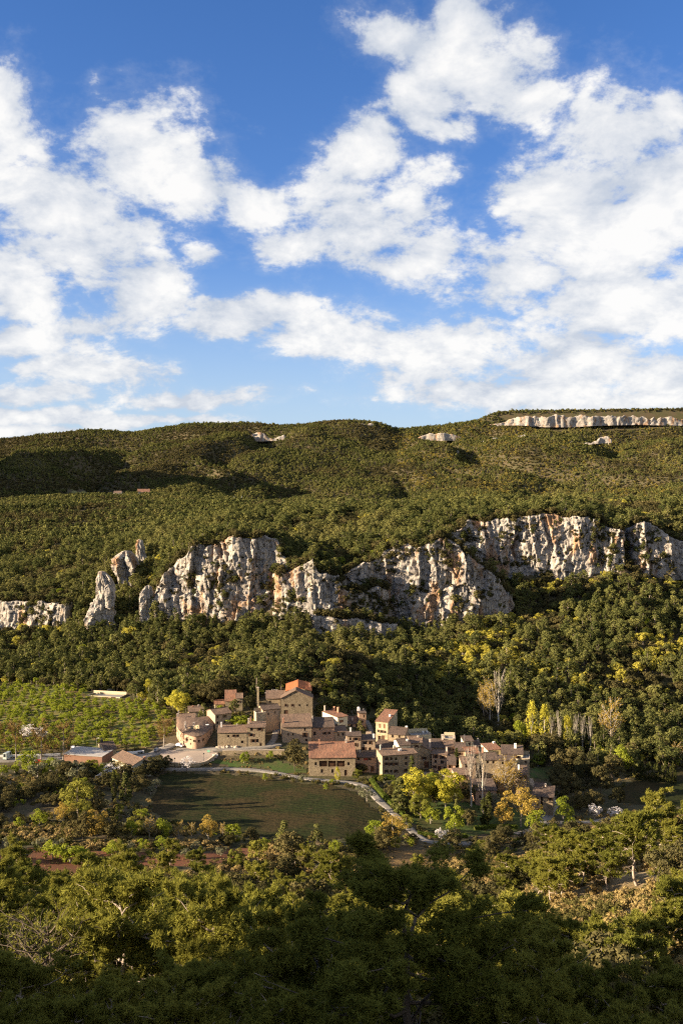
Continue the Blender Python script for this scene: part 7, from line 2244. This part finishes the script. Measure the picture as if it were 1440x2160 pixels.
# the plateau
P = scatter(560, 760, 4.3, 9)
x, y = P[:, 0], P[:, 1]
ok = (slope_at(x, y) < 1.1) & ~on_cliff(x, y) & (y > 605 * S)
add_trees(lambda x, y, r: np.where(fbm(x / 60, y / 60, octv=3, seed=67) + r.uniform(-.2, .2, len(x)) > 0.46, 'pine', np.where(r.random(len(x)) < 0.04, 'yellow', 'oak')), P, 1.0, 10, ok)
P = scatter(760, 1420, 5.2, 11)
ok = fbm(P[:, 0] / 50, P[:, 1] / 50, octv=3, seed=68) > 0.30
ok &= ~blocked(P[:, 0], P[:, 1], 4)
add_trees(lambda x, y, r: np.where(fbm(x / 90, y / 90, octv=3, seed=69) + r.uniform(-.2, .2, len(x)) > 0.44, 'far_pine', 'far_oak'), P, 0.82, 12, ok)
# the far slopes
P = scatter(1420, 2620, 6.6, 13)
x, y = P[:, 0], P[:, 1]
ok = fbm(x / 70, y / 70, octv=4, seed=70) > 0.12
ok &= ~inside_poly(Q_FM, x, y) & (slope_at(x, y, 8) < 1.4) & ~on_cliff(x, y)
for c in HOUSES:
    m = c.mean(0); ok &= np.hypot(x - m[0], y - m[1]) > np.abs(c - m).max() + 4
add_trees(lambda x, y, r: np.where((x > 120 * S) & (fbm(x / 90, y / 90, octv=3, seed=72) + r.uniform(-.45, .45, len(x)) > 0.80), 'far_yellow', np.where(fbm(x / 150, y / 150, octv=3, seed=71) + r.uniform(-.2, .2, len(x)) > 0.5, 'far_pine', 'far_oak')), P, 0.86, 14, ok)
# the hill at the viewer's back and left, out of the frame, wooded like the rest
rng = np.random.default_rng(23)
hx = rng.uniform(-330, -40, 2600) * S; hy = rng.uniform(-120, 200, 2600) * S
m = (np.hypot(hx, hy) > 45) & ~((hy > 20 * S) & (hx > -hy * 0.40 - 6))
TREES.append(('pine', hx[m], hy[m], H(hx[m], hy[m]), rng.uniform(0.8, 1.2, m.sum())))
hx = rng.uniform(-430, -190, 1200) * S; hy = rng.uniform(360, 500, 1200) * S
m = hx < -hy * 0.36 - 6
TREES.append(('oak', hx[m], hy[m], H(hx[m], hy[m]), rng.uniform(0.9, 1.4, m.sum())))

# undergrowth between the near trees
def under(y0, y1, step, seed, kind, thr, sc, fr=FR):
    P = scatter(y0, y1, step, seed, fr=fr, xpad=15)
    n = fbm(P[:, 0] / 12, P[:, 1] / 12, octv=3, seed=seed + 80)
    ok = (n > thr) & ~blocked(P[:, 0], P[:, 1], 0.6)
    rng = np.random.default_rng(seed)
    x, y = P[ok, 0], P[ok, 1]
    TREES.append((kind, x, y, H(x, y), sc * rng.uniform(0.6, 1.4, len(x))))


under(30, 262, 2.3, 31, 'shrub', 0.47, 1.0)
under(60, 262, 2.4, 32, 'brush', 0.46, 1.15)
under(236, 420, 2.8, 33, 'shrub', 0.50, 0.8)
under(236, 420, 3.4, 34, 'brush', 0.55, 0.7)


for Q, n_, kd, sc in ((Q_MEADOW, 2600, 'shrub', 0.13), (Q_DRY, 2600, 'brush', 0.45), (Q_DRY2, 700, 'brush', 0.4), (Q_ORCH, 2200, 'brush', 0.3), (Q_BANK, 700, 'brush', 0.3), (Q_RED, 900, 'brush', 0.3), (Q_GM, 600, 'shrub', 0.25)):
    rng = np.random.default_rng(n_)
    lo, hi = Q.min(0), Q.max(0)
    x = rng.uniform(lo[0], hi[0], n_); y = rng.uniform(lo[1], hi[1], n_)
    m = inside_poly(Q, x, y) & (fbm(x / 7.0, y / 7.0, octv=3, seed=n_) > 0.46)
    TREES.append((kd, x[m], y[m], H(x[m], y[m]) + 0.1, sc * rng.uniform(0.5, 1.5, m.sum())))


def visible(x, y, z, top):
    """rough test against the land: is the plant's top seen from the camera and inside the frame?"""
    cz = CAMZ * S
    zz = z + top
    px = 720 + x / y * FPX; py = HOR - (zz - cz) / y * FPX
    ok = (px > -10) & (px < 1450) & (py < 2170)
    t = np.linspace(0.08, 0.985, 60)
    lo = np.full(x.shape, True)
    for k in t:
        lo &= (cz + (zz - cz) * k) > H(x * k, y * k) - 0.5
    return ok & lo


TYPE = {'pine': 'pine', 'cone_pine': 'pine', 'slope_pine': 'pine', 'garden_pine': 'pine', 'far_pine': 'pine', 'oak': 'oak', 'garden_oak': 'oak', 'far_oak': 'oak', 'yellow': 'yellow', 'far_yellow': 'yellow', 'hazel': 'hazel', 'olive': 'olive', 'lime': 'lime', 'shrub': 'shrub', 'brush': 'brush'}
INFO_SHORT = {'pine': 'green pine', 'oak': 'dark rounded oak', 'yellow': 'yellow-leaved tree', 'hazel': 'bushy bright green tree', 'olive': 'small grey-green olive', 'lime': 'fresh yellow-green tree'}
LIMIT = {'pine': 265, 'oak': 225, 'yellow': 170, 'hazel': 285, 'olive': 200, 'lime': 200, 'shrub': 0, 'brush': 0}
INFO = {'pine': ('pine_tree', 'pine', [(236, 'pine in the dense wood on the slope below the viewpoint', 'pines on the slope below the viewpoint'), (372, 'pine on the terraces in front of the village', 'pines on the terraces before the village'), (9999, 'dark green pine among the oaks of the wood between village and cliffs', 'pines of the wood below the cliffs')]),
        'oak': ('oak_tree', 'oak', [(236, 'dark holm oak between the pines of the near slope', 'oaks on the slope below the viewpoint'), (372, 'dark scrub oak on the terraces around the village fields', 'scrub oaks on the terraces'), (9999, 'dark rounded oak in the wood between village and cliffs', 'oaks of the wood below the cliffs')]),
        'yellow': ('yellow_tree', 'tree', [(9999, 'small yellow-leaved tree among the dark oaks below the cliffs', 'yellow trees of the wooded slope')]),
        'hazel': ('orchard_tree', 'tree', [(340, 'small fresh green tree on the terraces before the village', 'green trees on the terraces'), (9999, 'bushy bright green tree standing in the orchard rows', 'trees of the orchard')]),
        'olive': ('olive_tree', 'olive', [(9999, 'small grey-green olive on the terraces around the village fields', 'olives on the terraces')]),
        'lime': ('spring_tree', 'tree', [(9999, 'small fresh yellow-green tree on the terraces around the fields', 'fresh green trees on the terraces')])}
ROWS = [(1750, 'by the fields'), (1830, 'just below the fields'), (1900, 'half way down'), (1990, 'low on the slope'), (9999, 'at the bottom')]
COLS = [(120, 'by the left picture edge'), (300, 'under the red field'), (480, 'under the right end of the red field'), (640, 'under the meadow'), (760, 'left of the huge dark pine'), (1010, 'behind the huge dark pine'), (1130, 'just right of the huge dark pine'), (1260, 'under the dry grass bank'), (9999, 'by the right picture edge')]
COLS2 = [(180, 'above the left part of the orchard'), (380, 'under the free-standing rock towers'), (580, 'under the tall orange-streaked cliff'), (780, 'under the pinnacle cliff'), (940, 'under the broken grey cliff'), (1100, 'above the last village houses'), (1270, 'above the valley poplars'), (9999, 'above the valley clearing')]
COLS3 = [(60, 'at the left picture edge'), (130, 'behind the roadside plane trees'), (200, 'behind the warehouse'), (270, 'in front of the farm shed'), (9999, 'next to the curved house')]


def where(px, py, Y, ty):
    if ty == 'hazel' and Y > 340:
        return next(t for (l, t) in COLS3 if px < l) + (', back rows' if py < 1500 else ', middle rows' if py < 1540 else ', front rows')
    if Y > 372:
        return next(t for (l, t) in COLS2 if px < l) + (', high up' if py < 1400 else ', low down')
    return next(t for (l, t) in COLS if px < l) + ', ' + next(t for (l, t) in ROWS if py < l)


pool = {}
for (k, x, y, z, s) in TREES:
    pool.setdefault(TYPE[k], []).append((np.full(len(x), k), x, y, z, s))
REST = {}
for ty, lst in pool.items():
    k = np.concatenate([a[0] for a in lst]); x, y, z, s = (np.concatenate([a[i] for a in lst]) for i in range(1, 5))
    pick = np.zeros(len(x), bool)
    if LIMIT[ty]:
        hh = np.array([KINDS_[q][0][2] for q in k]) * s
        front = y > 30
        vis = np.zeros(len(x), bool)
        near_i = np.argsort(-hh / np.maximum(np.hypot(x, y), 30) * front)[:LIMIT[ty] * 4]
        vis[near_i] = visible(x[near_i], y[near_i], z[near_i], hh[near_i] * 0.9)
        order = [i for i in near_i if vis[i] and front[i]][:LIMIT[ty]]
        pick[order] = True
        nm, cat, regs = INFO[ty]
        for i in order:
            lb, gp = next((b, c) for (lim, b, c) in regs if y[i] / S < lim)
            w = PR.uniform(0.9, 1.15)
            wh = where(720 + x[i] / y[i] * FPX, HOR - (z[i] + hh[i] * 0.5 - CAMZ * S) / y[i] * FPX, y[i] / S, ty)
            lb = INFO_SHORT[ty] + ' ' + wh; gp = ty + ' trees ' + wh
            plant(nm, k[i], (x[i], y[i], z[i]), (s[i] * w, s[i] * w, s[i]), lb, cat, gp)
    for q in np.unique(k[~pick]):
        m = (~pick) & (k == q)
        REST.setdefault(q, []).append((x[m], y[m], z[m], s[m]))


def instance_stuff(name, label, kind, x, y, z, s, seed, combine=True):
    """the uncountable rest: one object that instances tree meshes on points"""
    srcs = bpy.data.collections.new(name + '_sources')
    for (tm, cm, h) in KINDS_[kind]:
        # trunk and crown in one mesh
        a = np.zeros(len(tm.vertices) * 3, np.float32); tm.vertices.foreach_get('co', a)
        b = np.zeros(len(cm.vertices) * 3, np.float32); cm.vertices.foreach_get('co', b)
        lt = np.zeros(len(tm.loops), np.int32); tm.loops.foreach_get('vertex_index', lt)
        lc = np.zeros(len(cm.loops), np.int32); cm.loops.foreach_get('vertex_index', lc)
        kt = lt.reshape(-1, 4); kt = np.concatenate([kt[:, [0, 1, 2]], kt[:, [0, 2, 3]]])
        kc = lc.reshape(-1, 3) + len(a) // 3
        me = mesh_from(name + '_plant', np.concatenate([a, b]).reshape(-1, 3), np.concatenate([kt, kc]), tm.materials[0])
        me.materials.append(cm.materials[0])
        me.polygons.foreach_set('material_index', np.concatenate([np.zeros(len(kt)), np.ones(len(kc))]).astype(np.int32))
        o = bpy.data.objects.new(name + '_plant', me)
        srcs.objects.link(o)
    me = bpy.data.meshes.new(name)
    me.vertices.add(len(x))
    me.vertices.foreach_set('co', np.column_stack([x, y, z - 0.15]).astype(np.float32).ravel())
    at_ = me.attributes.new('size', 'FLOAT', 'POINT'); at_.data.foreach_set('value', s.astype(np.float32))
    o = bpy.data.objects.new(name, me)
    COL.objects.link(o)
    tag(o, label, kind='stuff')
    ng = bpy.data.node_groups.new(name + '_nodes', 'GeometryNodeTree')
    ng.interface.new_socket('Geometry', in_out='INPUT', socket_type='NodeSocketGeometry')
    ng.interface.new_socket('Geometry', in_out='OUTPUT', socket_type='NodeSocketGeometry')
    gi = ng.nodes.new('NodeGroupInput'); go = ng.nodes.new('NodeGroupOutput')
    ip = ng.nodes.new('GeometryNodeInstanceOnPoints')
    ci = ng.nodes.new('GeometryNodeCollectionInfo'); ci.inputs['Collection'].default_value = srcs
    ci.inputs['Separate Children'].default_value = True; ci.inputs['Reset Children'].default_value = True
    ip.inputs['Pick Instance'].default_value = True
    na = ng.nodes.new('GeometryNodeInputNamedAttribute'); na.data_type = 'FLOAT'; na.inputs['Name'].default_value = 'size'
    ri = ng.nodes.new('FunctionNodeRandomValue'); ri.data_type = 'INT'; ri.inputs['Min'].default_value = 0 if 'Min' in ri.inputs else 0
    for sck in ri.inputs:
        if sck.type == 'INT' and sck.name == 'Max' and sck.enabled: sck.default_value = len(KINDS_[kind]) - 1
        if sck.type == 'INT' and sck.name == 'Min' and sck.enabled: sck.default_value = 0
        if sck.name == 'Seed': sck.default_value = seed
    rr_ = ng.nodes.new('FunctionNodeRandomValue'); rr_.data_type = 'FLOAT_VECTOR'
    vs = [sck for sck in rr_.inputs if sck.type == 'VECTOR' and sck.enabled]
    vs[0].default_value = (-0.08, -0.08, 0.0); vs[1].default_value = (0.08, 0.08, 6.283)
    io = [q for q in ri.outputs if q.type == 'INT' and q.enabled][0]
    vo = [q for q in rr_.outputs if q.type == 'VECTOR' and q.enabled][0]
    fo = [q for q in na.outputs if q.enabled][0]
    L = ng.links
    L.new(gi.outputs[0], ip.inputs['Points']); L.new(ci.outputs[0], ip.inputs['Instance'])
    L.new(io, ip.inputs['Instance Index']); L.new(vo, ip.inputs['Rotation']); L.new(fo, ip.inputs['Scale'])
    L.new(ip.outputs[0], go.inputs[0])
    md = o.modifiers.new('plants', 'NODES'); md.node_group = ng
    return o


STUFF = {'pine': ('pine_forest', 'dense pine wood covering the slopes and the plateau'), 'cone_pine': ('conifer_forest', 'conical pines mixed into the wood below the cliffs'), 'slope_pine': ('slope_pine_wood', 'pine wood on the near slope'), 'garden_pine': ('terrace_pine_wood', 'small pines on the terraces'),
         'far_pine': ('far_pine_forest', 'far pine forest on the mountain slopes'), 'oak': ('oak_woodland', 'dark evergreen oak wood on the slopes and cliff ledges'), 'garden_oak': ('scrub_oak_woodland', 'scrub oak thickets'), 'far_oak': ('far_oak_woodland', 'far oak woodland on the mountain slopes'),
         'yellow': ('yellow_woodland', 'yellow spring trees scattered in the wood'), 'far_yellow': ('far_yellow_woodland', 'golden trees scattered over the far slopes'), 'hazel': ('green_thicket', 'fresh green thicket'), 'olive': ('olive_thicket', 'grey-green olive thicket'), 'lime': ('spring_thicket', 'yellow-green thicket'), 'shrub': ('undergrowth', 'evergreen undergrowth between the near trees'), 'brush': ('dry_undergrowth', 'dry brown brush between the near trees')}
NPL = 0
for q, lst in REST.items():
    x, y, z, s = (np.concatenate([a[i] for a in lst]) for i in range(4))
    NPL += len(x)
    instance_stuff(STUFF[q][0], STUFF[q][1], q, x, y, z, s, 5)
print('plants in the woods:', NPL, {q: sum(len(a[0]) for a in l) for q, l in REST.items()})
